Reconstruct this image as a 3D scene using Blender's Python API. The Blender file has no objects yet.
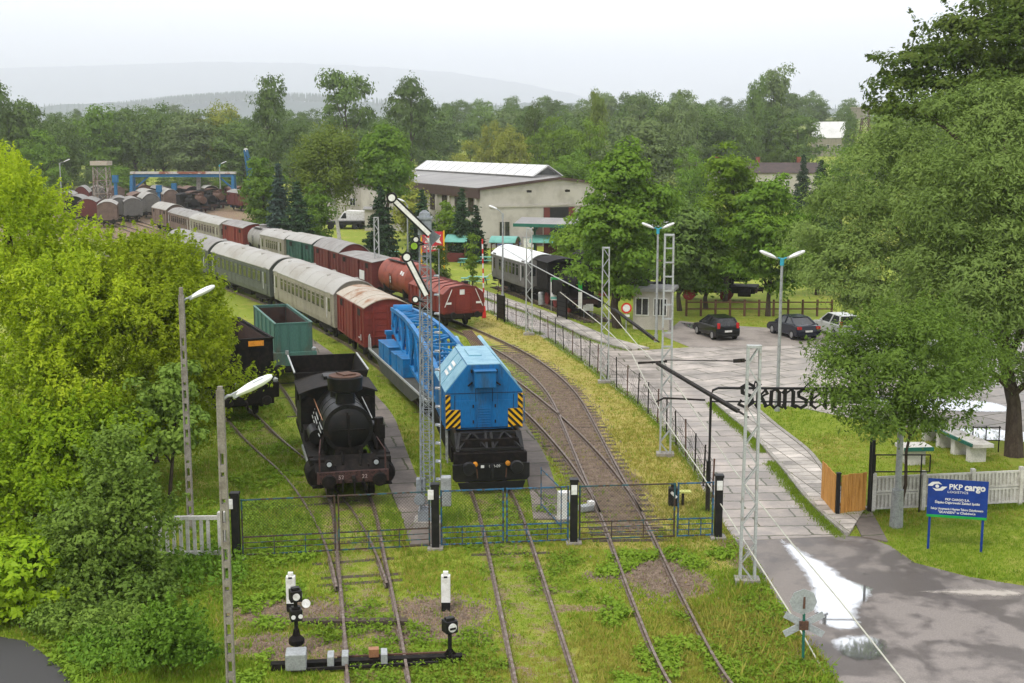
import bpy, math, random
import numpy as np
from mathutils import Vector, Matrix
R = math.radians
sc = bpy.context.scene
C = sc.collection
random.seed(7)
RNG = np.random.default_rng(11)

# ------------------------------------------------------------------ camera, sky, sun, exposure
CAMH, FPX, PITCH = 12.7, 1250.0, R(9.02)
cam_data = bpy.data.cameras.new('camera'); cam = bpy.data.objects.new('camera', cam_data); C.objects.link(cam)
cam.location = (0, 0, CAMH); cam.rotation_euler = (R(90) - PITCH, 0, 0)
cam_data.sensor_width = 36.0; cam_data.lens = FPX / 1024 * 36.0
cam_data.clip_start = 0.5; cam_data.clip_end = 45000
sc.camera = cam
SUN_EL, SUN_AZ = R(52), R(215)        # azimuth clockwise from +Y
world = bpy.data.worlds.new('World'); sc.world = world; world.use_nodes = True
wn = world.node_tree.nodes; wl = world.node_tree.links
bg = wn['Background']; bg.inputs['Strength'].default_value = 0.1
sky = wn.new('ShaderNodeTexSky'); sky.sky_type = 'NISHITA'; sky.sun_disc = False
sky.sun_elevation = SUN_EL; sky.sun_rotation = SUN_AZ; sky.air_density = 1.5; sky.dust_density = 3.0
wtc = wn.new('ShaderNodeTexCoord')
wmap = wn.new('ShaderNodeMapping'); wmap.inputs['Scale'].default_value = (2.0, 2.0, 9.0)
wno = wn.new('ShaderNodeTexNoise'); wno.inputs['Scale'].default_value = 1.6; wno.inputs['Detail'].default_value = 5
wl.new(wtc.outputs['Generated'], wmap.inputs['Vector']); wl.new(wmap.outputs['Vector'], wno.inputs['Vector'])
wr = wn.new('ShaderNodeValToRGB')
wr.color_ramp.elements[0].position = 0.3; wr.color_ramp.elements[0].color = (0.79, 0.815, 0.86, 1)
wr.color_ramp.elements[1].position = 0.7; wr.color_ramp.elements[1].color = (1.0, 0.98, 1.02, 1)
wl.new(wno.outputs['Fac'], wr.inputs['Fac'])
sep = wn.new('ShaderNodeSeparateXYZ'); wl.new(wtc.outputs['Generated'], sep.inputs[0])
mr = wn.new('ShaderNodeMapRange'); mr.inputs['From Min'].default_value = -0.6; mr.inputs['From Max'].default_value = 0.6
mr.inputs['To Min'].default_value = 11.3; mr.inputs['To Max'].default_value = 14.5
wl.new(sep.outputs['X'], mr.inputs['Value'])
mry = wn.new('ShaderNodeMapRange'); mry.inputs['From Min'].default_value = -.3; mry.inputs['From Max'].default_value = .9   # the cloud is thinner and brighter to the north
mry.inputs['To Min'].default_value = .78; mry.inputs['To Max'].default_value = 1.36
wl.new(sep.outputs['Y'], mry.inputs['Value'])
mm = wn.new('ShaderNodeMath'); mm.operation = 'MULTIPLY'; wl.new(mr.outputs['Result'], mm.inputs[0]); wl.new(mry.outputs['Result'], mm.inputs[1])
vm = wn.new('ShaderNodeVectorMath'); vm.operation = 'SCALE'
wl.new(wr.outputs['Color'], vm.inputs[0]); wl.new(mm.outputs[0], vm.inputs['Scale'])
wmix = wn.new('ShaderNodeMix'); wmix.data_type = 'RGBA'; wmix.inputs['Factor'].default_value = 0.9
wl.new(sky.outputs['Color'], wmix.inputs['A']); wl.new(vm.outputs['Vector'], wmix.inputs['B'])
wl.new(wmix.outputs['Result'], bg.inputs['Color'])
sun_data = bpy.data.lights.new('sun', 'SUN'); sun_data.energy = 1.5; sun_data.angle = R(14); sun_data.color = (1.0, 0.95, 0.86)
sun = bpy.data.objects.new('sun', sun_data); C.objects.link(sun)
sun.rotation_euler = (R(90) - SUN_EL, 0, -SUN_AZ + math.pi)
sun.location = (0, 0, 60)
sc.view_settings.view_transform = 'Standard'
sc.view_settings.look = 'None'; sc.view_settings.gamma = 1; sc.view_settings.use_curve_mapping = False
sc.view_settings.exposure = 0.48
sc.cycles.use_denoising = True
sc.cycles.max_bounces = 6; sc.cycles.transparent_max_bounces = 8; sc.cycles.volume_bounces = 2
sc.cycles.caustics_reflective = False; sc.cycles.caustics_refractive = False

# ------------------------------------------------------------------ measuring helpers
def ray(u, v):
    d = (u - 512) / FPX; e = -(v - 341.5) / FPX
    return Vector((d, math.cos(PITCH) + e * math.sin(PITCH), -math.sin(PITCH) + e * math.cos(PITCH)))
def G(u, v, z=0.0):
    d = ray(u, v); t = (z - CAMH) / d.z
    return Vector((d.x * t, d.y * t, z))
def at(u, v, Y):
    d = ray(u, v); t = Y / d.y
    return Vector((d.x * t, Y, CAMH + d.z * t))
def ppm(Y, z=5.0):                     # pixels per metre at distance Y
    return FPX / (Y * math.cos(PITCH) + (CAMH - z) * math.sin(PITCH))
def sst(a, b, x):
    t = np.clip((x - a) / (b - a), 0, 1); return t * t * (3 - 2 * t)
def terr(x, y):
    x = np.asarray(x, float); y = np.asarray(y, float)
    return 17 * sst(240, 640, y) + 10 * sst(560, 900, y) + 4 * sst(260, 520, y) * sst(20, 180, x) \
        + 1.2 * sst(230, 400, y) * np.sin(x * .021 + 1) * np.cos(y * .013)

def inpoly(P, poly):
    x, y = P[:, 0], P[:, 1]; ins = np.zeros(len(P), bool); n = len(poly)
    for i in range(n):
        x0, y0 = poly[i][0], poly[i][1]; x1, y1 = poly[(i + 1) % n][0], poly[(i + 1) % n][1]
        if y0 == y1: continue
        c = ((y0 > y) != (y1 > y)) & (x < (x1 - x0) * (y - y0) / (y1 - y0) + x0)
        ins ^= c
    return ins
def dline(P, pts):
    d = np.full(len(P), 1e9)
    for a, b in zip(pts[:-1], pts[1:]):
        a = np.array(a[:2], float); b = np.array(b[:2], float); ab = b - a
        t = np.clip(((P[:, :2] - a) @ ab) / (ab @ ab + 1e-12), 0, 1)
        d = np.minimum(d, np.hypot(*(P[:, :2] - a - t[:, None] * ab).T))
    return d
def smooth_path(pts, step=0.8):
    p = [np.array(q[:2], float) for q in pts]
    p = [2 * p[0] - p[1]] + p + [2 * p[-1] - p[-2]]
    out = []
    for i in range(1, len(p) - 2):
        n = max(2, int(np.linalg.norm(p[i + 1] - p[i]) / step))
        for k in range(n):
            t = k / n
            out.append(0.5 * (2 * p[i] + (p[i + 1] - p[i - 1]) * t + (2 * p[i - 1] - 5 * p[i] + 4 * p[i + 1] - p[i + 2]) * t * t
                              + (3 * p[i] - p[i - 1] - 3 * p[i + 1] + p[i + 2]) * t ** 3))
    out.append(p[-2])
    o = np.array(out)
    for _ in range(6):                    # fair the curve
        o[1:-1] = (o[:-2] + 2 * o[1:-1] + o[2:]) / 4
    return o
class Path:
    def __init__(s, pts):
        s.p = smooth_path(pts); s.l = np.concatenate([[0], np.cumsum(np.hypot(*np.diff(s.p, axis=0).T))])
    def at(s, d): return np.array([np.interp(d, s.l, s.p[:, 0]), np.interp(d, s.l, s.p[:, 1])])
    def near(s, q): return s.l[np.argmin(np.hypot(s.p[:, 0] - q[0], s.p[:, 1] - q[1]))]
    def place(s, o, d, L):               # local +x points away along the track; near end at arc length d
        a, b = s.at(d + .15 * L), s.at(d + .85 * L); m = (a + b) / 2 - (b - a) / np.hypot(*(b - a)) * L / 2
        o.location = (m[0], m[1], .17); o.rotation_euler = (0, 0, math.atan2(b[1] - a[1], b[0] - a[0]))
    def offset(s, w):
        t = np.gradient(s.p, axis=0); t /= np.hypot(*t.T)[:, None]
        return s.p + w * np.stack([-t[:, 1], t[:, 0]], 1)

# ------------------------------------------------------------------ materials
def srgb(r, g, b):
    f = lambda c: (c / 255 / 12.92) if c <= 10 else ((c / 255 + .055) / 1.055) ** 2.4
    return (f(r), f(g), f(b))
def _new(name):
    m = bpy.data.materials.new(name); m.use_nodes = True
    return m, m.node_tree.nodes, m.node_tree.links, m.node_tree.nodes['Principled BSDF']
def pm(name, a, b=None, scale=2.0, rough=.6, metal=0.0, lo=.45, hi=.65, stretch=(1, 1, 1), fine=.18, fscale=25, bump=0.0, spec=.22):
    m, n, l, p = _new(name)
    tc = n.new('ShaderNodeTexCoord'); mp = n.new('ShaderNodeMapping'); mp.inputs['Scale'].default_value = stretch
    l.new(tc.outputs['Object'], mp.inputs['Vector'])
    no = n.new('ShaderNodeTexNoise'); no.inputs['Scale'].default_value = scale; no.inputs['Detail'].default_value = 6; no.inputs['Roughness'].default_value = .65
    l.new(mp.outputs['Vector'], no.inputs['Vector'])
    r = n.new('ShaderNodeMapRange'); r.inputs['From Min'].default_value = lo; r.inputs['From Max'].default_value = hi
    l.new(no.outputs['Fac'], r.inputs['Value'])
    mx = n.new('ShaderNodeMix'); mx.data_type = 'RGBA'
    mx.inputs['A'].default_value = (*a, 1); mx.inputs['B'].default_value = (*(b or tuple(c * .8 for c in a)), 1)
    l.new(r.outputs['Result'], mx.inputs['Factor'])
    n2 = n.new('ShaderNodeTexNoise'); n2.inputs['Scale'].default_value = fscale; n2.inputs['Detail'].default_value = 4
    l.new(mp.outputs['Vector'], n2.inputs['Vector'])
    r2 = n.new('ShaderNodeMapRange'); r2.inputs['From Min'].default_value = .3; r2.inputs['From Max'].default_value = .7
    r2.inputs['To Min'].default_value = 1 - fine; r2.inputs['To Max'].default_value = 1 + fine
    l.new(n2.outputs['Fac'], r2.inputs['Value'])
    v = n.new('ShaderNodeVectorMath'); v.operation = 'SCALE'
    l.new(mx.outputs['Result'], v.inputs[0]); l.new(r2.outputs['Result'], v.inputs['Scale'])
    l.new(v.outputs['Vector'], p.inputs['Base Color'])
    p.inputs['Roughness'].default_value = rough; p.inputs['Metallic'].default_value = metal; p.inputs['Specular IOR Level'].default_value = spec
    if bump:
        bp = n.new('ShaderNodeBump'); bp.inputs['Strength'].default_value = bump; bp.inputs['Distance'].default_value = .03
        l.new(n2.outputs['Fac'], bp.inputs['Height']); l.new(bp.outputs['Normal'], p.inputs['Normal'])
    return m
def leafm(name, a, b, c=None, trans=.3, nscale=.35, spread=.5):
    m, n, l, p = _new(name); n.remove(p)
    out = n['Material Output']
    geo = n.new('ShaderNodeNewGeometry'); tc = n.new('ShaderNodeTexCoord')
    no = n.new('ShaderNodeTexNoise'); no.inputs['Scale'].default_value = nscale; no.inputs['Detail'].default_value = 3
    l.new(tc.outputs['Object'], no.inputs['Vector'])
    r = n.new('ShaderNodeMapRange'); r.inputs['From Min'].default_value = .38; r.inputs['From Max'].default_value = .62
    l.new(no.outputs['Fac'], r.inputs['Value'])
    mx = n.new('ShaderNodeMix'); mx.data_type = 'RGBA'; mx.inputs['A'].default_value = (*a, 1); mx.inputs['B'].default_value = (*b, 1)
    ad = n.new('ShaderNodeMath'); ad.operation = 'MULTIPLY_ADD'; ad.inputs[1].default_value = .6; ad.use_clamp = True
    sb = n.new('ShaderNodeMath'); sb.operation = 'MULTIPLY'; sb.inputs[1].default_value = .5
    l.new(r.outputs['Result'], sb.inputs[0]); l.new(geo.outputs['Random Per Island'], ad.inputs[0]); l.new(sb.outputs[0], ad.inputs[2])
    l.new(ad.outputs[0], mx.inputs['Factor'])
    oi = n.new('ShaderNodeObjectInfo')
    rv = n.new('ShaderNodeMapRange'); rv.inputs['To Min'].default_value = 1 - spread * .4; rv.inputs['To Max'].default_value = 1 + spread * .4
    l.new(oi.outputs['Random'], rv.inputs['Value'])
    sc_ = n.new('ShaderNodeVectorMath'); sc_.operation = 'SCALE'; l.new(mx.outputs['Result'], sc_.inputs[0]); l.new(rv.outputs['Result'], sc_.inputs['Scale'])
    d = n.new('ShaderNodeBsdfDiffuse'); t = n.new('ShaderNodeBsdfTranslucent'); g = n.new('ShaderNodeBsdfGlossy')
    g.inputs['Roughness'].default_value = .45; g.inputs['Color'].default_value = (.9, 1, .8, 1)
    l.new(sc_.outputs['Vector'], d.inputs['Color']); l.new(sc_.outputs['Vector'], t.inputs['Color'])
    m1 = n.new('ShaderNodeMixShader'); m1.inputs[0].default_value = trans; l.new(d.outputs[0], m1.inputs[1]); l.new(t.outputs[0], m1.inputs[2])
    m2 = n.new('ShaderNodeMixShader'); m2.inputs[0].default_value = .006; l.new(m1.outputs[0], m2.inputs[1]); l.new(g.outputs[0], m2.inputs[2])
    l.new(m2.outputs[0], out.inputs['Surface'])
    return m
def slabm(name, a, b, joint, bw, bh, rz=0.0, off=.5, mortar=.03, rough=.5, wet=.0, loc=(0, 0, 0), wob_=.16):
    """concrete slabs: a brick pattern laid in world metres, each slab its own tone, stained"""
    m, n, l, p = _new(name)
    geo = n.new('ShaderNodeNewGeometry'); mp = n.new('ShaderNodeMapping'); mp.vector_type = 'TEXTURE'
    mp.inputs['Rotation'].default_value = (0, 0, rz); mp.inputs['Location'].default_value = loc
    l.new(geo.outputs['Position'], mp.inputs['Vector'])
    wob = n.new('ShaderNodeTexNoise'); wob.inputs['Scale'].default_value = 1.5; wob.inputs['Detail'].default_value = 3
    l.new(geo.outputs['Position'], wob.inputs['Vector'])
    va = n.new('ShaderNodeVectorMath'); va.operation = 'MULTIPLY_ADD'; va.inputs[1].default_value = (wob_, wob_, 0); wob.inputs['Scale'].default_value = 3.5
    l.new(wob.outputs['Color'], va.inputs[0]); l.new(mp.outputs['Vector'], va.inputs[2])
    br = n.new('ShaderNodeTexBrick'); br.offset = off; br.inputs['Scale'].default_value = 1; br.inputs['Brick Width'].default_value = bw; br.inputs['Row Height'].default_value = bh
    br.inputs['Mortar Size'].default_value = mortar; br.inputs['Mortar Smooth'].default_value = .2; br.inputs['Bias'].default_value = -.1
    br.inputs['Color1'].default_value = (*a, 1); br.inputs['Color2'].default_value = (*b, 1); br.inputs['Mortar'].default_value = (*joint, 1)
    l.new(va.outputs['Vector'], br.inputs['Vector'])
    no = n.new('ShaderNodeTexNoise'); no.inputs['Scale'].default_value = .55; no.inputs['Detail'].default_value = 10; no.inputs['Roughness'].default_value = .78
    l.new(geo.outputs['Position'], no.inputs['Vector'])
    r = n.new('ShaderNodeMapRange'); r.inputs['From Min'].default_value = .35; r.inputs['From Max'].default_value = .65; r.inputs['To Min'].default_value = .44; r.inputs['To Max'].default_value = 1.25
    l.new(no.outputs['Fac'], r.inputs['Value'])
    v = n.new('ShaderNodeVectorMath'); v.operation = 'SCALE'; l.new(br.outputs['Color'], v.inputs[0]); l.new(r.outputs['Result'], v.inputs['Scale'])
    l.new(v.outputs['Vector'], p.inputs['Base Color'])
    rr = n.new('ShaderNodeMapRange'); rr.inputs['From Min'].default_value = .4; rr.inputs['From Max'].default_value = .6; rr.inputs['To Min'].default_value = rough - wet; rr.inputs['To Max'].default_value = rough + .15
    l.new(no.outputs['Fac'], rr.inputs['Value']); l.new(rr.outputs['Result'], p.inputs['Roughness'])
    return m

M = {}
M['rust'] = pm('rust', (.115, .06, .04), (.06, .035, .028), 6, .8, bump=.3)
M['rail'] = pm('rail_steel', (.135, .092, .068), (.24, .20, .17), 5, .45, .35)
M['sleeper'] = pm('sleeper_wood', (.085, .064, .05), (.055, .043, .034), 4, .9, stretch=(.5, 4, 4), bump=.4)
M['black'] = pm('black_paint', (.007, .007, .008), (.016, .014, .013), 3, .5, spec=.3)
M['loco'] = pm('loco_black', (.0055, .0055, .006), (.02, .013, .0095), 3.5, .45, lo=.52, hi=.68, fine=.3, spec=.2)
M['soot'] = pm('soot_black', (.007, .0065, .0065), (.02, .015, .013), 5, .7, bump=.2, spec=.1)
M['under'] = pm('underframe_grime', (.011, .010, .0095), (.03, .021, .016), 4, .8, spec=.2)
M['beam'] = pm('faded_red_beam', (.07, .035, .032), (.022, .016, .015), 6, .7)
M['crane'] = pm('crane_blue', (.004, .115, .31), (.03, .06, .10), 2.2, .5, lo=.5, hi=.74, fine=.16, stretch=(1, 1, .22), spec=.25)
M['crane_roof'] = pm('crane_pale_blue', (.20, .38, .47), (.10, .25, .36), 2, .45, lo=.45, hi=.7, fine=.12)
M['boom'] = pm('boom_blue', (.006, .16, .40), (.02, .10, .24), 2, .5, spec=.25)
M['blue'] = pm('gate_blue', (.02, .115, .215), (.06, .045, .035), 6, .6, lo=.46, hi=.56)
M['teal'] = pm('gate_teal', (.03, .10, .115), (.065, .042, .03), 4, .7, lo=.42, hi=.52)
M['gantry'] = pm('gantry_blue', (.022, .13, .27), None, 3, .5)
M['red'] = pm('wagon_red', (.185, .03, .022), (.12, .024, .019), 1.5, .6, stretch=(1, 1, .4))
M['redb'] = pm('wagon_brown_red', (.27, .07, .045), (.19, .05, .035), 1.5, .6)
M['deck'] = pm('flat_wagon_deck', (.055, .06, .052), (.085, .08, .07), 2, .75)
M['maroon'] = pm('wagon_maroon', (.14, .032, .028), (.10, .03, .028), 2, .6)
M['wgreen'] = pm('wagon_green', (.035, .10, .075), (.02, .05, .04), 2, .6)
M['tender'] = pm('tender_green', (.06, .145, .12), (.09, .095, .07), 1.5, .6, lo=.5, hi=.7, stretch=(1, 1, .3))
M['coach_beige'] = pm('coach_beige', (.28, .255, .205), (.21, .19, .155), 1.5, .5, stretch=(1, 1, .3))
M['coach_green'] = pm('coach_grey_green', (.092, .10, .088), (.068, .074, .066), 1.5, .5, stretch=(1, 1, .3))
M['coach_grey'] = pm('coach_grey', (.14, .135, .125), (.11, .105, .10), 2, .5)
M['coach_brown'] = pm('coach_brown', (.18, .125, .10), (.12, .085, .07), 1.5, .6)
M['roof_white'] = pm('coach_roof_white', (.36, .35, .325), (.29, .27, .235), .6, .65, stretch=(.3, 1, 1), fine=.08)
M['roof_pure'] = pm('carriage_roof_white', (.72, .74, .74), (.6, .62, .62), 1, .5)
M['roof_grey'] = pm('wagon_roof_grey', (.27, .26, .245), (.21, .195, .18), .8, .65)
M['roof_rust'] = pm('wagon_roof_rusty', (.40, .355, .29), (.26, .135, .07), .9, .7, lo=.5, hi=.64)
M['roof_brown'] = pm('roof_brown', (.16, .10, .08), (.22, .15, .12), 1, .8)
M['glass'] = pm('window_glass', (.012, .014, .015), (.04, .042, .045), 1.2, .08, fine=.05, spec=.5)
M['white'] = pm('white_paint', (.74, .74, .72), (.55, .54, .5), 4, .5, fine=.06)
M['mark'] = pm('marking_white', (.72, .72, .7), None, 3, .6, fine=.04)
M['steel'] = pm('galvanised_steel', (.36, .38, .38), (.27, .28, .28), 5, .5, .25)
M['mast'] = pm('mast_grey', (.38, .40, .39), (.26, .23, .2), 3, .55, lo=.55, hi=.7)
M['mastd'] = pm('semaphore_grey', (.24, .265, .29), (.17, .185, .2), 3, .5)
M['concrete'] = pm('concrete', (.33, .31, .28), (.22, .20, .175), 2.5, .85, bump=.25)
M['poleconc'] = pm('pole_concrete', (.25, .23, .20), (.17, .15, .125), 3, .9, bump=.3)
M['palecon'] = pm('white_concrete', (.60, .58, .54), (.42, .40, .36), 2, .8)
M['plaster'] = pm('plaster', (.47, .44, .40), (.37, .34, .305), .5, .9, fine=.08)
M['plaster2'] = pm('plaster_grey', (.45, .42, .38), (.38, .35, .31), .6, .9)
M['brownfascia'] = pm('brown_fascia', (.075, .045, .04), (.06, .035, .03), 1, .7)
M['shedroof'] = pm('shed_roof_felt', (.24, .235, .23), (.31, .30, .29), .35, .8, stretch=(1, .3, 1))
M['monitor'] = pm('monitor_roof_white', (.68, .68, .67), (.58, .58, .57), .4, .5)
M['darkroof'] = pm('dark_roof', (.06, .045, .045), (.09, .06, .055), 1, .8)
M['greenroof'] = pm('green_roof', (.16, .42, .36), (.12, .34, .28), 1.5, .5)
M['greenpaint'] = pm('green_paint', (.02, .13, .095), (.02, .10, .075), 2, .5)
M['wood'] = pm('orange_wood', (.58, .29, .075), (.40, .18, .04), 3, .6, stretch=(3, 3, .4))
M['woodbrown'] = pm('brown_wood', (.13, .07, .04), (.09, .045, .03), 3, .8)
M['board_blue'] = pm('sign_blue', (.012, .045, .24), None, 2, .35, fine=.03)
M['board_green'] = pm('sign_green', (.02, .34, .06), None, 2, .35, fine=.03)
M['board_red'] = pm('billboard_red', (.55, .03, .05), None, 2, .4, fine=.04)
M['signred'] = pm('sign_red', (.6, .03, .025), None, 2, .4, fine=.03)
M['yellow'] = pm('yellow_paint', (.75, .42, .012), None, 2, .45, fine=.06)
M['paleyel'] = pm('pale_yellow_plate', (.55, .58, .16), None, 2, .5)
M['orange'] = pm('orange_marker', (.7, .28, .03), None, 2, .6)
M['cyan'] = pm('cyan_bracket', (.05, .38, .5), None, 3, .5)
M['signback'] = pm('sign_back_grey', (.42, .45, .47), None, 3, .45, .2)
M['lampglass'] = pm('lamp_white', (.82, .83, .82), None, 3, .25, fine=.03)
M['greenglass'] = pm('green_glass', (.22, .38, .03), None, 3, .15)
M['copper'] = pm('copper_pipe', (.35, .17, .09), None, 3, .5, .4)
M['carblack'] = pm('car_black', (.006, .007, .008), None, 1, .15, fine=.02, spec=.4)
M['carblue'] = pm('car_navy', (.012, .015, .028), None, 1, .18, fine=.02, spec=.4)
M['carwhite'] = pm('car_silver_white', (.55, .56, .54), None, 1, .25, fine=.02)
M['tyre'] = pm('tyre', (.016, .016, .017), None, 4, .85)
M['rim'] = pm('wheel_rim', (.45, .46, .47), None, 4, .3, .6)
M['taillight'] = pm('tail_light', (.5, .02, .02), None, 3, .2)
M['bark'] = pm('bark', (.055, .04, .03), (.085, .066, .05), 6, .95, stretch=(1, 1, .3), bump=.6)
M['birchbark'] = pm('birch_bark', (.52, .5, .46), (.12, .11, .1), 4, .8, lo=.55, hi=.65, stretch=(.6, .6, 2))
M['wire'] = pm('fence_wire', (.045, .038, .032), None, 3, .7)
M['wirepale'] = pm('pale_wire', (.50, .50, .42), None, 3, .6)
M['redwheel'] = pm('red_wheel', (.17, .022, .02), None, 3, .7)
M['towersteel'] = pm('rusty_tower_steel', (.30, .27, .24), (.18, .12, .09), 1.5, .8, lo=.45, hi=.6)
M['beamdigit'] = pm('faded_digits', (.40, .33, .31), (.22, .15, .14), 9, .7)
M['coal'] = pm('rusty_interior', (.05, .028, .022), (.03, .02, .018), 3, .9, bump=.4)
M['ladderroof'] = pm('patchy_roof', (.52, .5, .46), (.26, .10, .06), .35, .7, lo=.48, hi=.55)
M['water'] = None

# leaves
M['lf_yellow'] = leafm('leaf_yellow_green', (.47, .56, .03), (.30, .42, .022), trans=.45)
M['lf_yellow2'] = leafm('leaf_golden_green', (.33, .46, .022), (.21, .35, .018), trans=.42)
M['lf_sap'] = leafm('leaf_maple_sapling', (.225, .33, .055), (.14, .235, .04), trans=.3)
M['lf_bush'] = leafm('leaf_bush', (.19, .33, .035), (.12, .24, .028), trans=.3)
M['lf_mid'] = leafm('leaf_mid_green', (.165, .27, .03), (.105, .20, .025), trans=.3)
M['lf_light'] = leafm('leaf_light_green', (.21, .32, .033), (.14, .24, .025), trans=.35)
M['lf_willow'] = leafm('leaf_willow', (.27, .375, .095), (.185, .28, .065), trans=.3)
M['lf_willow2'] = leafm('leaf_willow_low', (.20, .31, .05), (.14, .235, .04), trans=.32)
M['lf_dark'] = leafm('leaf_dark_green', (.075, .13, .022), (.11, .15, .028), trans=.28)
M['lf_wood'] = leafm('leaf_wood_green', (.145, .22, .05), (.095, .16, .04), trans=.25, spread=.7)
M['lf_grey'] = leafm('leaf_grey_green', (.20, .265, .10), (.14, .20, .07), trans=.25, spread=.6)
M['lf_gold'] = leafm('leaf_gold', (.34, .35, .06), (.24, .29, .05), trans=.3)
M['lf_birch'] = leafm('leaf_birch', (.21, .27, .04), (.15, .22, .035), trans=.35)
M['lf_spruce'] = leafm('needle_spruce', (.05, .09, .04), (.03, .062, .028), trans=.1, spread=.6)
M['lf_bluespruce'] = leafm('needle_blue_spruce', (.085, .13, .105), (.06, .10, .08), trans=.1)
M['gr_fresh'] = leafm('grass_fresh', (.235, .335, .03), (.165, .27, .022), trans=.3, nscale=.5)
M['gr_weed'] = leafm('weed_leaves', (.225, .34, .033), (.165, .275, .027), trans=.35)
M['gr_dry'] = leafm('grass_dry', (.42, .365, .085), (.34, .34, .06), trans=.3, nscale=.5)

# ------------------------------------------------------------------ object helpers
def link(o, parent=None):
    C.objects.link(o)
    if parent is not None: o.parent = parent
    return o
def tag(o, label=None, cat=None, group=None, kind=None):
    if label: o['label'] = label
    if cat: o['category'] = cat
    if group: o['group'] = group
    if kind: o['kind'] = kind
    return o
def thing(name, label, cat, loc=(0, 0, 0), rz=0.0, group=None):
    o = bpy.data.objects.new(name, None); o.empty_display_size = .3; link(o)
    o.location = loc; o.rotation_euler = (0, 0, rz)
    return tag(o, label, cat, group)
def copy_tree(o, parent=None):
    c = o.copy(); C.objects.link(c); c.parent = parent
    for ch in list(o.children): copy_tree(ch, c)
    return c
class MB:
    def __init__(s): s.v = []; s.f = []; s.m = []
    def add(s, vs, fs, mi=0):
        b = len(s.v); s.v += [tuple(q) for q in vs]; s.f += [tuple(i + b for i in f) for f in fs]; s.m += [mi] * len(fs); return s
    def box(s, c, d, mi=0, rz=0.0, top=1.0, topy=None):
        x, y, z = d[0] / 2, d[1] / 2, d[2] / 2; ty = top if topy is None else topy
        vs = [(-x, -y, -z), (x, -y, -z), (x, y, -z), (-x, y, -z), (-x * top, -y * ty, z), (x * top, -y * ty, z), (x * top, y * ty, z), (-x * top, y * ty, z)]
        cr, sr = math.cos(rz), math.sin(rz)
        vs = [(c[0] + a * cr - b * sr, c[1] + a * sr + b * cr, c[2] + e) for a, b, e in vs]
        return s.add(vs, [(3, 2, 1, 0), (4, 5, 6, 7), (0, 1, 5, 4), (1, 2, 6, 5), (2, 3, 7, 6), (3, 0, 4, 7)], mi)
    def bar(s, p, q, w, h=None, mi=0, up=(0, 0, 1)):
        p = Vector(p); q = Vector(q); h = w if h is None else h; d = (q - p).normalized(); u = Vector(up)
        if abs(d.dot(u)) > .97: u = Vector((1, 0, 0))
        a = d.cross(u).normalized() * w / 2; b = a.cross(d).normalized() * h / 2
        vs = [p - a - b, p + a - b, p + a + b, p - a + b, q - a - b, q + a - b, q + a + b, q - a + b]
        return s.add(vs, [(3, 2, 1, 0), (4, 5, 6, 7), (0, 1, 5, 4), (1, 2, 6, 5), (2, 3, 7, 6), (3, 0, 4, 7)], mi)
    def tube(s, p, q, r, n=8, r2=None, mi=0, caps=True):
        p = Vector(p); q = Vector(q); r2 = r if r2 is None else r2; d = (q - p).normalized()
        u = Vector((0, 0, 1)) if abs(d.z) < .95 else Vector((1, 0, 0)); a = d.cross(u).normalized(); b = a.cross(d)
        vs = []
        for c, rr in ((p, r), (q, r2)):
            for i in range(n):
                t = 2 * math.pi * i / n; vs.append(c + (a * math.cos(t) + b * math.sin(t)) * rr)
        fs = [(i, (i + 1) % n, n + (i + 1) % n, n + i) for i in range(n)]
        if caps: fs += [tuple(range(n - 1, -1, -1)), tuple(range(n, 2 * n))]
        return s.add(vs, fs, mi)
    def pipe(s, pts, rs, n=6, mi=0):
        pts = [Vector(p) for p in pts]; rs = rs if hasattr(rs, '__len__') else [rs] * len(pts); vs = []
        for i, p in enumerate(pts):
            d = (pts[min(i + 1, len(pts) - 1)] - pts[max(i - 1, 0)]).normalized()
            u = Vector((0, 0, 1)) if abs(d.z) < .9 else Vector((1, 0, 0)); a = d.cross(u).normalized(); b = a.cross(d)
            for k in range(n):
                t = 2 * math.pi * k / n; vs.append(p + (a * math.cos(t) + b * math.sin(t)) * rs[i])
        fs = [(i * n + k, i * n + (k + 1) % n, (i + 1) * n + (k + 1) % n, (i + 1) * n + k) for i in range(len(pts) - 1) for k in range(n)]
        fs += [tuple(range(n - 1, -1, -1)), tuple(range((len(pts) - 1) * n, len(pts) * n))]
        return s.add(vs, fs, mi)
    def prism(s, poly, a, b, axis='x', mi=0):
        n = len(poly)
        f = {'x': lambda p, t: (t, p[0], p[1]), 'y': lambda p, t: (p[0], t, p[1]), 'z': lambda p, t: (p[0], p[1], t)}[axis]
        vs = [f(p, a) for p in poly] + [f(p, b) for p in poly]
        return s.add(vs, [tuple(range(n - 1, -1, -1)), tuple(range(n, 2 * n))] + [(i, (i + 1) % n, n + (i + 1) % n, n + i) for i in range(n)], mi)
    def lathe(s, prof, c=(0, 0, 0), n=16, axis='z', mi=0):
        vs = []
        for r, t in prof:
            for k in range(n):
                a = 2 * math.pi * k / n; x, y = r * math.cos(a), r * math.sin(a)
                vs.append({'z': (c[0] + x, c[1] + y, c[2] + t), 'x': (c[0] + t, c[1] + x, c[2] + y), 'y': (c[0] + x, c[1] + t, c[2] + y)}[axis])
        fs = [(i * n + k, i * n + (k + 1) % n, (i + 1) * n + (k + 1) % n, (i + 1) * n + k) for i in range(len(prof) - 1) for k in range(n)]
        fs += [tuple(range(n - 1, -1, -1)), tuple(range((len(prof) - 1) * n, len(prof) * n))]
        return s.add(vs, fs, mi)
    def disc(s, c, nrm, r, t, n=20, mi=0):
        nrm = Vector(nrm).normalized(); c = Vector(c)
        return s.tube(c - nrm * t / 2, c + nrm * t / 2, r, n, mi=mi)
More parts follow.
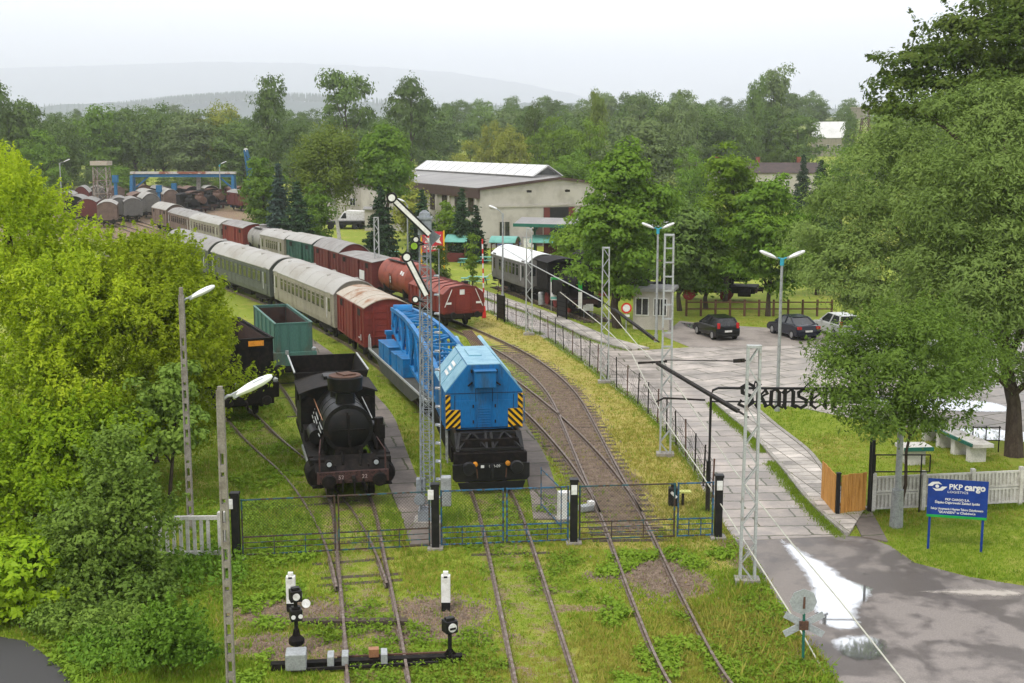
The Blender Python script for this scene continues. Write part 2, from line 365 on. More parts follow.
    def build(s, name, mats, parent=None, smooth=False, loc=(0, 0, 0), rz=0.0, bevel=0.0, label=None):
        me = bpy.data.meshes.new(name); me.from_pydata(s.v, [], s.f)
        mats = mats if isinstance(mats, (list, tuple)) else [mats]
        for m in mats: me.materials.append(m)
        if len(mats) > 1: me.polygons.foreach_set('material_index', s.m)
        import bmesh
        bm = bmesh.new(); bm.from_mesh(me); bmesh.ops.recalc_face_normals(bm, faces=bm.faces); bm.to_mesh(me); bm.free()
        if smooth:
            me.polygons.foreach_set('use_smooth', [True] * len(me.polygons))
            try: me.set_sharp_from_angle(angle=R(40))
            except Exception: pass
        o = bpy.data.objects.new(name, me); link(o, parent); o.location = loc; o.rotation_euler = (0, 0, rz)
        if bevel:
            b = o.modifiers.new('Bevel', 'BEVEL'); b.width = bevel; b.segments = 2; b.limit_method = 'ANGLE'
        if label: o['label'] = label
        return o
def npmesh(name, V, F, mat, parent=None, smooth=False):
    """V (n,3), F (m,k) numpy arrays -> mesh object"""
    me = bpy.data.meshes.new(name); k = F.shape[1]
    me.vertices.add(len(V)); me.vertices.foreach_set('co', np.ascontiguousarray(V, np.float32).ravel())
    me.loops.add(F.size); me.loops.foreach_set('vertex_index', np.ascontiguousarray(F, np.int32).ravel())
    me.polygons.add(len(F)); me.polygons.foreach_set('loop_start', np.arange(0, F.size, k, dtype=np.int32))
    me.polygons.foreach_set('loop_total', np.full(len(F), k, np.int32))
    if smooth: me.polygons.foreach_set('use_smooth', np.ones(len(F), bool))
    me.materials.append(mat); me.update(calc_edges=True)
    return link(bpy.data.objects.new(name, me), parent)
def sheet(name, poly, z, mat, kind='structure', thick=0.0):
    n = len(poly); mb = MB()
    if thick: mb.prism([(p[0], p[1]) for p in poly], z - thick, z, 'z')
    else: mb.add([(p[0], p[1], z) for p in poly], [tuple(range(n))])
    o = mb.build(name, mat)
    if not thick:
        pass
    if kind: o['kind'] = kind
    return o
def text(body, size, mat, parent, loc, rot, name='lettering', extrude=.004, align='CENTER', bold=0.0, sx=1.0):
    cu = bpy.data.curves.new('tmp_text', 'FONT'); cu.body = body; cu.size = size; cu.extrude = extrude; cu.align_x = align; cu.align_y = 'CENTER'
    cu.offset = bold; cu.resolution_u = 3
    t = bpy.data.objects.new('tmp_text', cu); C.objects.link(t)
    bpy.context.view_layer.update()
    me = bpy.data.meshes.new_from_object(t.evaluated_get(bpy.context.evaluated_depsgraph_get()))
    bpy.data.objects.remove(t); bpy.data.curves.remove(cu)
    me.materials.clear(); me.materials.append(mat); me.name = name
    o = bpy.data.objects.new(name, me); link(o, parent); o.location = loc; o.rotation_euler = rot; o.scale = (sx, 1, 1)
    return o

# ------------------------------------------------------------------ foliage
def leaf_quads(P, N, size, rng, aspect=.55, jitter=.4):
    """rhombic leaves at P facing roughly N"""
    n = len(P)
    d = N + jitter * rng.normal(size=(n, 3)); d /= np.linalg.norm(d, axis=1)[:, None] + 1e-9
    a = np.cross(d, rng.normal(size=(n, 3))); a /= np.linalg.norm(a, axis=1)[:, None] + 1e-9
    b = np.cross(d, a)
    s = size * rng.uniform(.65, 1.35, n)[:, None]
    V = np.empty((n, 4, 3)); V[:, 0] = P - a * s; V[:, 1] = P - b * s * aspect + a * s * .1; V[:, 2] = P + a * s; V[:, 3] = P + b * s * aspect + a * s * .1
    V[:, 0] -= d * s * .15; V[:, 2] -= d * s * .2
    return V.reshape(-1, 3), np.arange(n * 4).reshape(n, 4)
def crown_points(lobes, nclump, per, cr, rng, inner=.25, flat=.7, droop=0.0):
    L = np.array(lobes, float); w = (L[:, 3] * L[:, 4] * L[:, 5]) ** (2 / 3); w /= w.sum()
    idx = rng.choice(len(L), nclump, p=w)
    d = rng.normal(size=(nclump, 3)); d /= np.linalg.norm(d, axis=1)[:, None]
    low = d[:, 2] < -.35; d[low, 2] *= .5
    rad = np.where(rng.random(nclump) < inner, rng.uniform(.35, .8, nclump), rng.uniform(.8, 1.08, nclump))
    c = L[idx, :3] + d * L[idx, 3:6] * rad[:, None]
    k = np.repeat(np.arange(nclump), per)
    sz = cr * rng.uniform(.55, 1.35, nclump)
    e = rng.normal(size=(len(k), 3)); up = rng.random(len(k)) < .8; e[up, 2] = np.abs(e[up, 2]); e /= np.linalg.norm(e, axis=1)[:, None] + 1e-9
    rag = .78 + .3 * np.sin(e[:, 0] * 4 + k) * np.cos(e[:, 1] * 5 + 2 * k)
    off = e * (sz[k] * rag * rng.uniform(.7, 1.12, len(k)))[:, None] * np.array([1, 1, flat])
    P = c[k] + off
    if droop: P[:, 2] -= droop * rng.random(len(k)) ** 1.5 * sz[k]
    N = d[k] * .35 + e * 1.0 + np.array([0, 0, .35])
    return P, N
def crown(name, lobes, mat, parent, nclump, per, cr, leaf, seed=1, inner=.25, flat=.7, droop=0.0, aspect=.55, zmin=None, sprays=None):
    rng = np.random.default_rng(seed)
    P, N = crown_points(lobes, nclump, per, cr, rng, inner, flat, droop)
    if sprays:                            # shoots that stand out of the crown: leaves set along short rising axes
        ns, ps, ln = sprays; L = np.array(lobes, float); w = (L[:, 3] * L[:, 4] * L[:, 5]) ** (2 / 3); ix = rng.choice(len(L), ns, p=w / w.sum())
        d = rng.normal(size=(ns, 3)); d[:, 2] = np.abs(d[:, 2]) * .9 - .25; d /= np.linalg.norm(d, axis=1)[:, None]
        c = L[ix, :3] + d * L[ix, 3:6] * .95; ax = d * .7 + np.array([0, 0, .75]) + rng.normal(size=(ns, 3)) * .25; ax /= np.linalg.norm(ax, axis=1)[:, None]
        k = np.repeat(np.arange(ns), ps); t = rng.random(len(k)) ** .8; ll = ln * rng.uniform(.5, 1.3, ns)
        r_ = rng.normal(size=(len(k), 3)); P2 = c[k] + ax[k] * (ll[k] * t)[:, None] + r_ * (.17 * ln * (1.1 - t))[:, None]; P2[:, 2] -= .12 * ln * np.linalg.norm(r_[:, :2], axis=1) * .3
        P = np.concatenate([P, P2]); N = np.concatenate([N, r_ * .5 + np.array([0, 0, .8])])
    if zmin is not None: P[:, 2] = np.maximum(P[:, 2], zmin + rng.random(len(P)) * .5)
    V, F = leaf_quads(P, N, leaf, rng, aspect)
    return npmesh(name, V, F, mat, parent)
def trunk(parent, base, top, r, limbs=(), mat=None, seed=0, name='trunk'):
    rng = random.Random(seed); mb = MB(); base = Vector(base); top = Vector(top); n = 7; pts = []
    for i in range(n):
        t = i / (n - 1); p = base.lerp(top, t)
        if 0 < i < n - 1: p += Vector((rng.uniform(-1, 1), rng.uniform(-1, 1), 0)) * r * 1.0
        pts.append(p)
    mb.pipe(pts, [r * (1.25 if i == 0 else 1 - .75 * i / (n - 1)) for i in range(n)], 8)
    for q in limbs:
        q = Vector(q); t = min(.85, max(.2, (q.z - base.z) / max(.1, (top.z - base.z)) * .62)); p = base.lerp(top, t)
        mid = p.lerp(q, .5) + Vector((rng.uniform(-.3, .3), rng.uniform(-.3, .3), rng.uniform(-.1, .5))) * (q - p).length * .15
        mb.pipe([p, p.lerp(mid, .5) + Vector((0, 0, .05)), mid, mid.lerp(q, .55), q], [r * .45, r * .38, r * .28, r * .18, r * .06], 6)
    return mb.build(name, mat or M['bark'], parent, smooth=True)
# ------------------------------------------------------------------ track lines (world metres, fitted to the ground)
g = lambda *p: [tuple(G(u, v))[:2] for u, v in p]
trunk_pts = g((712, 705), (694, 683), (656, 600), (618.5, 511))
TR_BAY = Path(g((551, 705), (545, 683), (505, 532), (490, 492)) + [(-2.5, 55), (-7.0, 70.5), (-9.4, 77.3), (-9.9, 78.8), (-16.3, 93.4), (-24, 108.4), (-33, 126), (-42, 144), (-56, 172), (-70, 200), (-82, 226)])
TR_LOCO = Path(g((381, 705), (377.5, 683), (371, 625), (358.5, 545), (352.6, 507)) + [(-8.5, 54.5), (-11.4, 64.5), (-16, 77), (-22.5, 92), (-31, 110), (-43, 134), (-58, 164), (-76, 200)])
TR_LEFT = Path(g((371, 625), (348.5, 545), (325, 503), (300, 472), (282, 457), (262, 441)) + [(-11.9, 55.3), (-15.8, 64), (-21.5, 77), (-30, 95), (-40, 115)])
TR_WAG = Path(trunk_pts + g((598.6, 470), (577, 423), (563, 397), (541.5, 374.5), (510, 353)) + [(-4.0, 86.5), (-9.7, 99.6), (-13.3, 107.6), (-16.5, 115.2), (-23.4, 128.2), (-30.2, 142), (-37, 154.6), (-43.7, 169.6), (-47, 175.6), (-58, 197), (-70, 222)])
TR_MID = Path(g((656, 600), (618.5, 511), (592, 470), (568, 442), (541, 415), (500, 381), (462, 356)) + [(-12.5, 97), (-20, 113), (-30, 133), (-43, 158), (-64, 200)])

ROAD_L = g((712, 506), (690, 466), (655, 421), (632, 402), (601, 378), (582, 363), (561, 350), (540, 336), (517, 328), (488, 312), (468, 302), (440, 284))
SIDE_L = g((849, 536), (833, 522.7), (807, 498.5), (791.5, 477), (776, 459.5), (754, 435), (734, 419), (717, 404))
SIDE_R = g((864, 512), (835, 490), (818, 468), (807, 453), (776, 429), (745, 402))
ROAD_R2 = g((628, 351), (592, 341), (560, 327), (529, 314), (504, 305.5), (472, 294), (452, 286))
FENCE = g((712, 502), (688.7, 462), (653, 419), (631.6, 400), (600, 376), (581, 361), (560.6, 348), (539, 334), (516, 326.6), (488, 311))
WALK1 = g((428, 545), (420, 520), (406, 490), (392, 450), (381, 417), (362, 394), (341, 372), (325, 356), (305, 341), (280, 322))
WALK2 = g((548, 520), (543, 490), (535, 462), (524, 440), (505, 412))
road_poly = g((735, 541)) + ROAD_L + ROAD_R2[::-1] + g((660, 360), (700, 388)) + SIDE_L[::-1]
plaza_poly = g((628, 351), (660, 360), (700, 388), (717, 404), (752, 403), (800, 408), (850, 418), (900, 427), (1024, 441), (1250, 462), (1250, 346), (1024, 342), (880, 344.5), (690, 347.5))
apron_poly = g((662, 336), (690, 347.5), (880, 344.5), (1024, 342), (1250, 346), (1250, 327), (1024, 325), (800, 330), (705, 324), (680, 321))
asphalt_poly = g((735, 541), (754, 563), (776, 604), (795, 627), (826.6, 664.6), (840, 690), (880, 760), (1300, 760), (1300, 640), (1024, 586), (969, 577), (915, 563), (890, 546), (866, 537), (849, 536))
path_poly = g((-60, 632), (0, 637), (25, 641), (60, 665), (76, 686), (70, 720), (-90, 720))

# ------------------------------------------------------------------ terrain: one sheet to the horizon
def axis(lo, hi, fine_lo, fine_hi, st):
    a = list(np.arange(fine_lo, fine_hi, st)); s = st; x = fine_lo
    left = []
    while x > lo: s *= 1.22; x -= min(s, 220); left.append(x)
    s = st; x = a[-1]; right = []
    while x < hi: s *= 1.22; x += min(s, 220); right.append(x)
    return np.array(left[::-1] + a + right)
gx = axis(-10200, 10200, -22, 22, .3); gy = axis(-60, 14850, 22, 100, .3)
X, Y = np.meshgrid(gx, gy); PX = np.stack([X.ravel(), Y.ravel()], 1)
Z = terr(PX[:, 0], PX[:, 1])
near = (PX[:, 1] < 130) & (PX[:, 1] > 15) & (abs(PX[:, 0]) < 45)
idx = np.where(near)[0]; Q = PX[idx]
mask = np.zeros((len(PX), 3)); mask[:, 1] = .25
def lumps(P, s, seed):
    r = np.random.default_rng(seed); f = np.zeros(len(P))
    for k in range(6):
        a = r.uniform(0, 6.28); w = s * r.uniform(.6, 2.2); f += np.sin(P[:, 0] * math.cos(a) * w + P[:, 1] * math.sin(a) * w + r.uniform(0, 6)) / 6
    return f
lu = lumps(Q, 1.4, 3)
dirt = np.zeros(len(Q)); dry = np.full(len(Q), .25)
for pth, y0, y1, w in ((TR_WAG, 40.0, 84, 1.12), (TR_MID, 42, 78, 1.05)):
    d = dline(Q, pth.p); dirt = np.maximum(dirt, (1 - sst(w * .55, w * 1.15, d + lu * .7)) * sst(y0 - 2, y0 + 2.5, Q[:, 1] + lu * 2) * (1 - sst(y1 - 22, y1, Q[:, 1] + lu * 5) * .75))
def patch(u, v, rx, ry, amt=1.0):
    c = G(u, v); d = np.hypot((Q[:, 0] - c.x) / rx, (Q[:, 1] - c.y) / ry) + lu * .55
    return (1 - sst(.2, 1.4, d)) * amt
for a in ((305, 612, 1.9, 1.4), (285, 645, 1.8, 1.0, .9), (560, 590, 1.6, .5, .6), (500, 640, 2.2, .4, .5), (440, 612, 1.6, 1.6, .85), (415, 634, 2.2, .7, .75), (345, 655, 3.6, .5, .8), (385, 663, 2.5, .5, .7), (662, 577, 1.3, 2.0), (606, 576, .6, .5, .7), (600, 608, 2.4, .35, .6), (690, 608, 1.6, .4, .5), (370, 624, 1.6, .35, .9)):
    dirt = np.maximum(dirt, patch(*a))
for t_, lim in ((TR_BAY, 75), (TR_LOCO, 58), (TR_LEFT, 56)):
    d = dline(Q, t_.p); dirt = np.maximum(dirt, (1 - sst(.5, 1.5, d + lu * .6)) * .38 * (Q[:, 1] < lim))
dirt = np.maximum(dirt, (1 - sst(.25, .8, dline(Q, [np.array(p) - np.array((.2, 0)) for p in g((826, 668), (795, 628), (776, 605), (754, 564), (735, 542))]) + lu * .3)) * .9)
d = dline(Q, FENCE); left_of = dline(Q, TR_WAG.p)
strip = inpoly(Q, [tuple(p) for p in TR_WAG.p[(TR_WAG.p[:, 1] > 38.5) & (TR_WAG.p[:, 1] < 84)]] + FENCE[::-1])
dry = np.where(strip, .95 + lu * .3, dry)
dry = np.maximum(dry, (1 - sst(2, 5, np.hypot(Q[:, 0] - 5, Q[:, 1] - 38.5))) * .8)
field = (Q[:, 1] < 38) & (Q[:, 0] > -7) & (Q[:, 0] < 6)
dry = np.where(field, .22 + lu * .35, dry)
mask[idx, 0] = dirt; mask[idx, 1] = np.clip(dry, 0, 1)
far = np.clip((PX[:, 1] - 125) / 40, 0, 1); mask[:, 1] = np.where(PX[:, 1] > 130, .3, mask[:, 1])
yard = (1 - sst(14, 30, dline(PX, [(-58, 186), (-70, 236), (-90, 290)]))) * .95
yard = np.maximum(yard, (1 - sst(3, 7, dline(PX, [(-28, 160), (-44, 186)]))) * .9)
mask[:, 0] = np.maximum(mask[:, 0], yard)
nx, ny = len(gx), len(gy)
ii = np.arange((nx) * (ny)).reshape(ny, nx)
F = np.stack([ii[:-1, :-1].ravel(), ii[:-1, 1:].ravel(), ii[1:, 1:].ravel(), ii[1:, :-1].ravel()], 1)
m, n, l, p = _new('ground_grass')
at_ = n.new('ShaderNodeAttribute'); at_.attribute_name = 'cover'
sp = n.new('ShaderNodeSeparateColor'); l.new(at_.outputs['Color'], sp.inputs[0])
geo = n.new('ShaderNodeNewGeometry')
def noise_(s, d=6, r=.65):
    q = n.new('ShaderNodeTexNoise'); q.inputs['Scale'].default_value = s; q.inputs['Detail'].default_value = d; q.inputs['Roughness'].default_value = r
    l.new(geo.outputs['Position'], q.inputs['Vector']); return q.outputs['Fac']
def mrange(x, a, b, c=0, d=1):
    q = n.new('ShaderNodeMapRange'); q.inputs['From Min'].default_value = a; q.inputs['From Max'].default_value = b; q.inputs['To Min'].default_value = c; q.inputs['To Max'].default_value = d
    l.new(x, q.inputs['Value']); return q.outputs['Result']
def mixc(f, a, b):
    q = n.new('ShaderNodeMix'); q.data_type = 'RGBA'
    for s_, v_ in (('A', a), ('B', b)):
        if isinstance(v_, tuple): q.inputs[s_].default_value = (*v_, 1)
        else: l.new(v_, q.inputs[s_])
    l.new(f, q.inputs['Factor']); return q.outputs['Result']
def math_(op, a, b):
    q = n.new('ShaderNodeMath'); q.operation = op; q.use_clamp = op != 'MULTIPLY_ADD'
    for i, v_ in enumerate((a, b)):
        if isinstance(v_, (int, float)): q.inputs[i].default_value = v_
        else: l.new(v_, q.inputs[i])
    return q.outputs[0]
n_big, n_mid, n_fine = noise_(.25, 5), noise_(1.6, 6), noise_(14, 5, .75)
grass_c = mixc(mrange(n_mid, .35, .65), (.19, .255, .02), (.255, .305, .034))
dry_c = mixc(mrange(n_mid, .35, .65), (.36, .325, .07), (.42, .335, .11))
dryf = math_('ADD', sp.outputs['Green'], mrange(n_big, .3, .7, -.3, .3)); dryf = mrange(math_('ADD', dryf, mrange(n_mid, .3, .7, -.25, .25)), .25, .95)
gc = mixc(dryf, grass_c, dry_c)
dirt_c = mixc(mrange(n_fine, .35, .65), (.105, .07, .046), (.33, .23, .155))
df = math_('ADD', sp.outputs['Red'], mrange(n_mid, .3, .7, -.38, .38)); df = mrange(math_('ADD', df, mrange(n_fine, .3, .7, -.3, .3)), .36, .62)
spos = n.new('ShaderNodeSeparateXYZ'); l.new(geo.outputs['Position'], spos.inputs[0]); gc = mixc(mrange(spos.outputs['Y'], 500, 900), gc, (.05, .06, .045))
col = mixc(df, gc, dirt_c)
v = n.new('ShaderNodeVectorMath'); v.operation = 'SCALE'; l.new(col, v.inputs[0]); l.new(mrange(n_fine, .3, .7, .7, 1.25), v.inputs['Scale'])
l.new(v.outputs['Vector'], p.inputs['Base Color']); p.inputs['Roughness'].default_value = .95; p.inputs['Specular IOR Level'].default_value = .2
bp = n.new('ShaderNodeBump'); bp.inputs['Strength'].default_value = .7; bp.inputs['Distance'].default_value = .08; l.new(n_fine, bp.inputs['Height']); l.new(bp.outputs['Normal'], p.inputs['Normal'])
ground = npmesh('ground', np.column_stack([PX, Z]), F, m, smooth=True); ground['kind'] = 'structure'
ca = ground.data.color_attributes.new('cover', 'FLOAT_COLOR', 'POINT')
ca.data.foreach_set('color', np.column_stack([mask, np.ones(len(mask))]).astype(np.float32).ravel())

# ------------------------------------------------------------------ roads, plaza, paths, water
M['slab_road'] = slabm('slab_road', (.43, .375, .335), (.30, .26, .23), (.075, .08, .035), 3.0, 1.0, R(3), mortar=.04, rough=.5, wet=.15)
M['slab_plaza'] = slabm('slab_plaza', (.47, .415, .37), (.36, .32, .285), (.09, .09, .045), 3.0, 1.5, R(28), mortar=.045, rough=.5, wet=.12)
M['slab_side'] = slabm('slab_sidewalk', (.56, .51, .46), (.33, .30, .265), (.13, .115, .08), .75, .55, R(8), off=0, mortar=.025, rough=.6, wob_=.05)
M['slab_walk'] = slabm('slab_walkway', (.15, .125, .108), (.235, .20, .172), (.06, .065, .03), 6.0, 1.9, R(12), off=.3, mortar=.045, rough=.85)
M['puddle'] = None
def asphalt_mat():
    m, n, l, p = _new('wet_asphalt'); geo = n.new('ShaderNodeNewGeometry')
    def nz(s, d=6, dist=0.0):
        q = n.new('ShaderNodeTexNoise'); q.inputs['Scale'].default_value = s; q.inputs['Detail'].default_value = d; q.inputs['Distortion'].default_value = dist
        l.new(geo.outputs['Position'], q.inputs['Vector']); return q.outputs['Fac']
    def rg(x, a, b, c, d):
        q = n.new('ShaderNodeMapRange'); q.inputs['From Min'].default_value = a; q.inputs['From Max'].default_value = b; q.inputs['To Min'].default_value = c; q.inputs['To Max'].default_value = d
        l.new(x, q.inputs['Value']); return q.outputs['Result']
    big = nz(.42, 5, .8); fi = nz(30, 4)
    md = nz(2.2, 8, .4); ms = n.new('ShaderNodeMath'); ms.operation = 'MULTIPLY_ADD'; ms.inputs[1].default_value = .45; l.new(md, ms.inputs[0]); l.new(big, ms.inputs[2]); w = rg(ms.outputs[0], .66, .80, 0, 1)
    mx = n.new('ShaderNodeMix'); mx.data_type = 'RGBA'; mx.inputs['A'].default_value = (.215, .19, .172, 1); mx.inputs['B'].default_value = (.108, .093, .086, 1)
    l.new(w, mx.inputs['Factor'])
    v = n.new('ShaderNodeVectorMath'); v.operation = 'SCALE'; l.new(mx.outputs['Result'], v.inputs[0]); l.new(rg(fi, .3, .7, .82, 1.18), v.inputs['Scale'])
    l.new(v.outputs['Vector'], p.inputs['Base Color'])
    l.new(rg(w, 0, 1, .7, .42), p.inputs['Roughness'])
    return m
M['asphalt'] = asphalt_mat()
m, n, l, p = _new('dark_asphalt_path'); p.inputs['Base Color'].default_value = (.04, .038, .038, 1); p.inputs['Roughness'].default_value = .7; M['pathmat'] = m
m, n, l, p = _new('puddle_water'); p.inputs['Base Color'].default_value = (.66, .67, .68, 1); p.inputs['Metallic'].default_value = .8; p.inputs['Roughness'].default_value = .035; p.inputs['IOR'].default_value = 3.6; M['puddle'] = m
pa = n.new('ShaderNodeAttribute'); pa.attribute_name = 'rim'; pg = n.new('ShaderNodeNewGeometry'); pn = n.new('ShaderNodeTexNoise'); pn.inputs['Scale'].default_value = 3.0; pn.inputs['Detail'].default_value = 9; pn.inputs['Roughness'].default_value = .7
l.new(pg.outputs['Position'], pn.inputs['Vector']); pm_ = n.new('ShaderNodeMath'); pm_.operation = 'MULTIPLY_ADD'; pm_.inputs[1].default_value = .6; l.new(pn.outputs['Fac'], pm_.inputs[0]); l.new(pa.outputs['Fac'], pm_.inputs[2])
pr_ = n.new('ShaderNodeMapRange'); pr_.inputs['From Min'].default_value = .27; pr_.inputs['From Max'].default_value = .5; l.new(pm_.outputs[0], pr_.inputs['Value']); l.new(pr_.outputs['Result'], p.inputs['Alpha'])
m = M['puddle'].copy(); m.name = 'pale_silt'; p = m.node_tree.nodes['Principled BSDF']; p.inputs['Base Color'].default_value = (.42, .38, .335, 1); p.inputs['Metallic'].default_value = 0; p.inputs['Roughness'].default_value = .6; p.inputs['IOR'].default_value = 1.45; M['silt'] = m
sheet('road', road_poly, .012, M['slab_road'])
sheet('plaza', plaza_poly, .012, M['slab_plaza'])
sheet('car_park_apron', apron_poly, .016, pm('apron_asphalt', (.30, .265, .235), (.20, .175, .155), .6, .75))
sheet('asphalt_road', asphalt_poly, .008, M['asphalt'])
sheet('path', path_poly, .01, M['pathmat'])
def ribbon(name, A, B, z, mat, h=.12):
    mb = MB(); n = len(A)
    vs = [(p[0], p[1], z) for p in A] + [(p[0], p[1], z) for p in B] + [(p[0], p[1], z - h) for p in A] + [(p[0], p[1], z - h) for p in B]
    fs = []
    for i in range(n - 1):
        fs += [(i, i + 1, n + i + 1, n + i), (2 * n + i, 2 * n + i + 1, i + 1, i), (n + i, n + i + 1, 3 * n + i + 1, 3 * n + i)]
    fs += [(0, n, 3 * n, 2 * n), (n - 1, 2 * n - 1, 4 * n - 1, 3 * n - 1)]
    mb.add(vs, fs); o = mb.build(name, mat); o['kind'] = 'structure'; return o
sl = smooth_path(SIDE_L, .6); sr = smooth_path(SIDE_R, .6)
def resample(p, k):
    l_ = np.concatenate([[0], np.cumsum(np.hypot(*np.diff(p, axis=0).T))]); t = np.linspace(0, l_[-1], k)
    return np.stack([np.interp(t, l_, p[:, 0]), np.interp(t, l_, p[:, 1])], 1)
sl = resample(sl, 40); sr = resample(sr, 40)
ribbon('sidewalk', sl, sr, .10, M['slab_side'])
off = sr + np.array([.16, .05]); ribbon('kerb', sr + np.array([.003, 0]), off, .15, M['concrete'], .2)
off2 = sl + np.array([-.15, 0]); ribbon('kerb', off2, sl - np.array([.003, 0]), .12, M['concrete'], .2)
r2 = resample(smooth_path(ROAD_R2, .8), 40); dirn = np.gradient(r2, axis=0); dirn /= np.hypot(*dirn.T)[:, None]; nr = np.stack([dirn[:, 1], -dirn[:, 0]], 1)
ribbon('sidewalk', r2 + nr * .25, r2 + nr * 1.6, .10, M['slab_side'])
ribbon('kerb', r2 + nr * .08, r2 + nr * .247, .13, M['concrete'], .2)
def walkway(name, line, w):
    p_ = resample(smooth_path(line, .5), 60); d_ = np.gradient(p_, axis=0); d_ /= np.hypot(*d_.T)[:, None]; q = np.stack([-d_[:, 1], d_[:, 0]], 1)
    return ribbon(name, p_ + q * w / 2, p_ - q * w / 2, .05, M['slab_walk'], .1)
walkway('walkway', WALK1, 1.15); walkway('walkway', WALK2, 1.0)
pad = g((846, 505), (869, 508), (888, 543), (862, 538)); sheet('gate_pad', pad, .06, M['slab_walk'], thick=.1)
def c8(*q): return g(*[(700 + x / 3.16, 500 + y / 3.16) for x, y in q])
def puddle(poly, z, label_=None):
    """a sheet whose rim breaks up along the grain of the tarmac"""
    pp = smooth_path(list(poly) + [poly[0]], .25)[:-1]; lo, hi = pp.min(0) - .5, pp.max(0) + .5
    xs = np.arange(lo[0], hi[0], .09); ys = np.arange(lo[1], hi[1], .09); X_, Y_ = np.meshgrid(xs, ys); Q_ = np.column_stack([X_.ravel(), Y_.ravel()])
    sd = dline(Q_, list(pp) + [pp[0]]) * np.where(inpoly(Q_, pp), 1, -1)
    k = np.arange(len(Q_)).reshape(len(ys), len(xs)); F_ = np.stack([k[:-1, :-1].ravel(), k[:-1, 1:].ravel(), k[1:, 1:].ravel(), k[1:, :-1].ravel()], 1)
    F_ = F_[(sd[F_] > -.35).any(1)]; used, inv = np.unique(F_, return_inverse=True); F_ = inv.reshape(F_.shape)
    o = npmesh('puddle', np.column_stack([Q_[used], np.full(len(used), z)]), F_, M['puddle']); o['kind'] = 'structure'
    ca_ = o.data.color_attributes.new('rim', 'FLOAT_COLOR', 'POINT'); ca_.data.foreach_set('color', np.repeat(sd[used][:, None], 4, 1).astype(np.float32).ravel())
    return o
puddle(c8((250, 125), (290, 137), (350, 180), (415, 205), (440, 240), (480, 265), (575, 280), (545, 300), (520, 320), (492, 350), (500, 385), (530, 412), (470, 418), (420, 414), (385, 400), (362, 360), (338, 330), (352, 290), (345, 255), (325, 235), (300, 195), (268, 155)), .016)
puddle(c8((412, 440), (450, 430), (520, 424), (575, 432), (608, 455), (606, 490), (570, 512), (500, 514), (440, 500)), .016)
silt = puddle(c8((700, 290), (800, 283), (900, 280), (1010, 285), (1060, 300), (960, 310), (860, 303), (760, 300)), .016); silt.name = 'silt_streak'; silt.data.materials[0] = M['silt']
puddle(c8((500, 232), (530, 228), (548, 240), (520, 246)), .016)
puddle(g((930, 432), (970, 428), (1010, 431), (1060, 436), (1060, 444), (1000, 441), (950, 440)), .02)
puddle(g((681, 323), (704, 324), (706, 329), (690, 329)), .022)
puddle(g((855, 395), (915, 398), (990, 402), (1010, 412), (930, 410), (870, 404)), .02)
puddle(c8((262, 18), (330, 20), (325, 25), (275, 25)), .018)

# ------------------------------------------------------------------ mountains, far hills
def ridge(name, pts, Yc, depth, mat, base=0.0):
    xs = np.linspace(-.7 * Yc, .7 * Yc, 220); top = np.interp(xs, [p[0] for p in pts], [p[1] for p in pts])
    top = top + RNG.normal(size=len(xs)) * (.5 if Yc < 2000 else 3)
    ys = np.linspace(-1, 1, 9); V = []
    for y in ys:
        f = (1 - y * y) ** .8
        for x, t in zip(xs, top): V.append((x, Yc + y * depth, base + (t - base) * f))
    V = np.array(V); k = len(xs); ii = np.arange(len(V)).reshape(9, k)
    F = np.stack([ii[:-1, :-1].ravel(), ii[:-1, 1:].ravel(), ii[1:, 1:].ravel(), ii[1:, :-1].ravel()], 1)
    o = npmesh(name, V, F, mat, smooth=True); o['kind'] = 'structure'; return o
def rz_(u, v, Y): q = at(u, v, Y); return (q.x, q.z)
M['hill'] = pm('forested_mountain', (.04, .07, .05), (.03, .055, .04), .02, .95)
ridge('mountain', [rz_(-250, 74, 13500), rz_(-60, 70, 13500), rz_(80, 66, 13500), rz_(200, 62, 13500), rz_(300, 63, 13500), rz_(380, 67, 13500), rz_(450, 72, 13500), rz_(520, 83, 13500), rz_(600, 100, 13500), rz_(760, 118, 13500), rz_(1300, 122, 13500)], 13500, 1100, M['hill'], 0)
ridge('hill', [rz_(-250, 108, 3900), rz_(20, 106, 3900), rz_(180, 101, 3900), rz_(240, 99, 3900), rz_(320, 101, 3900), rz_(420, 105, 3900), rz_(560, 104, 3900), rz_(700, 103, 3900), rz_(860, 110, 3900), rz_(1300, 112, 3900)], 3900, 350, M['hill'], 0)

# ------------------------------------------------------------------ haze
mb = MB(); mb.box((0, 7400, 473.5), (20600, 15060, 953)); hz = mb.build('haze', [])
m = bpy.data.materials.new('haze_air'); m.use_nodes = True; nn = m.node_tree.nodes; nn.remove(nn['Principled BSDF'])
pv = nn.new('ShaderNodeVolumePrincipled'); pv.inputs['Color'].default_value = (.93, .96, 1, 1); pv.inputs['Density'].default_value = .00023; pv.inputs['Anisotropy'].default_value = .45
m.node_tree.links.new(pv.outputs[0], nn['Material Output'].inputs['Volume'])
hz.data.materials.append(m); hz['kind'] = 'stuff'

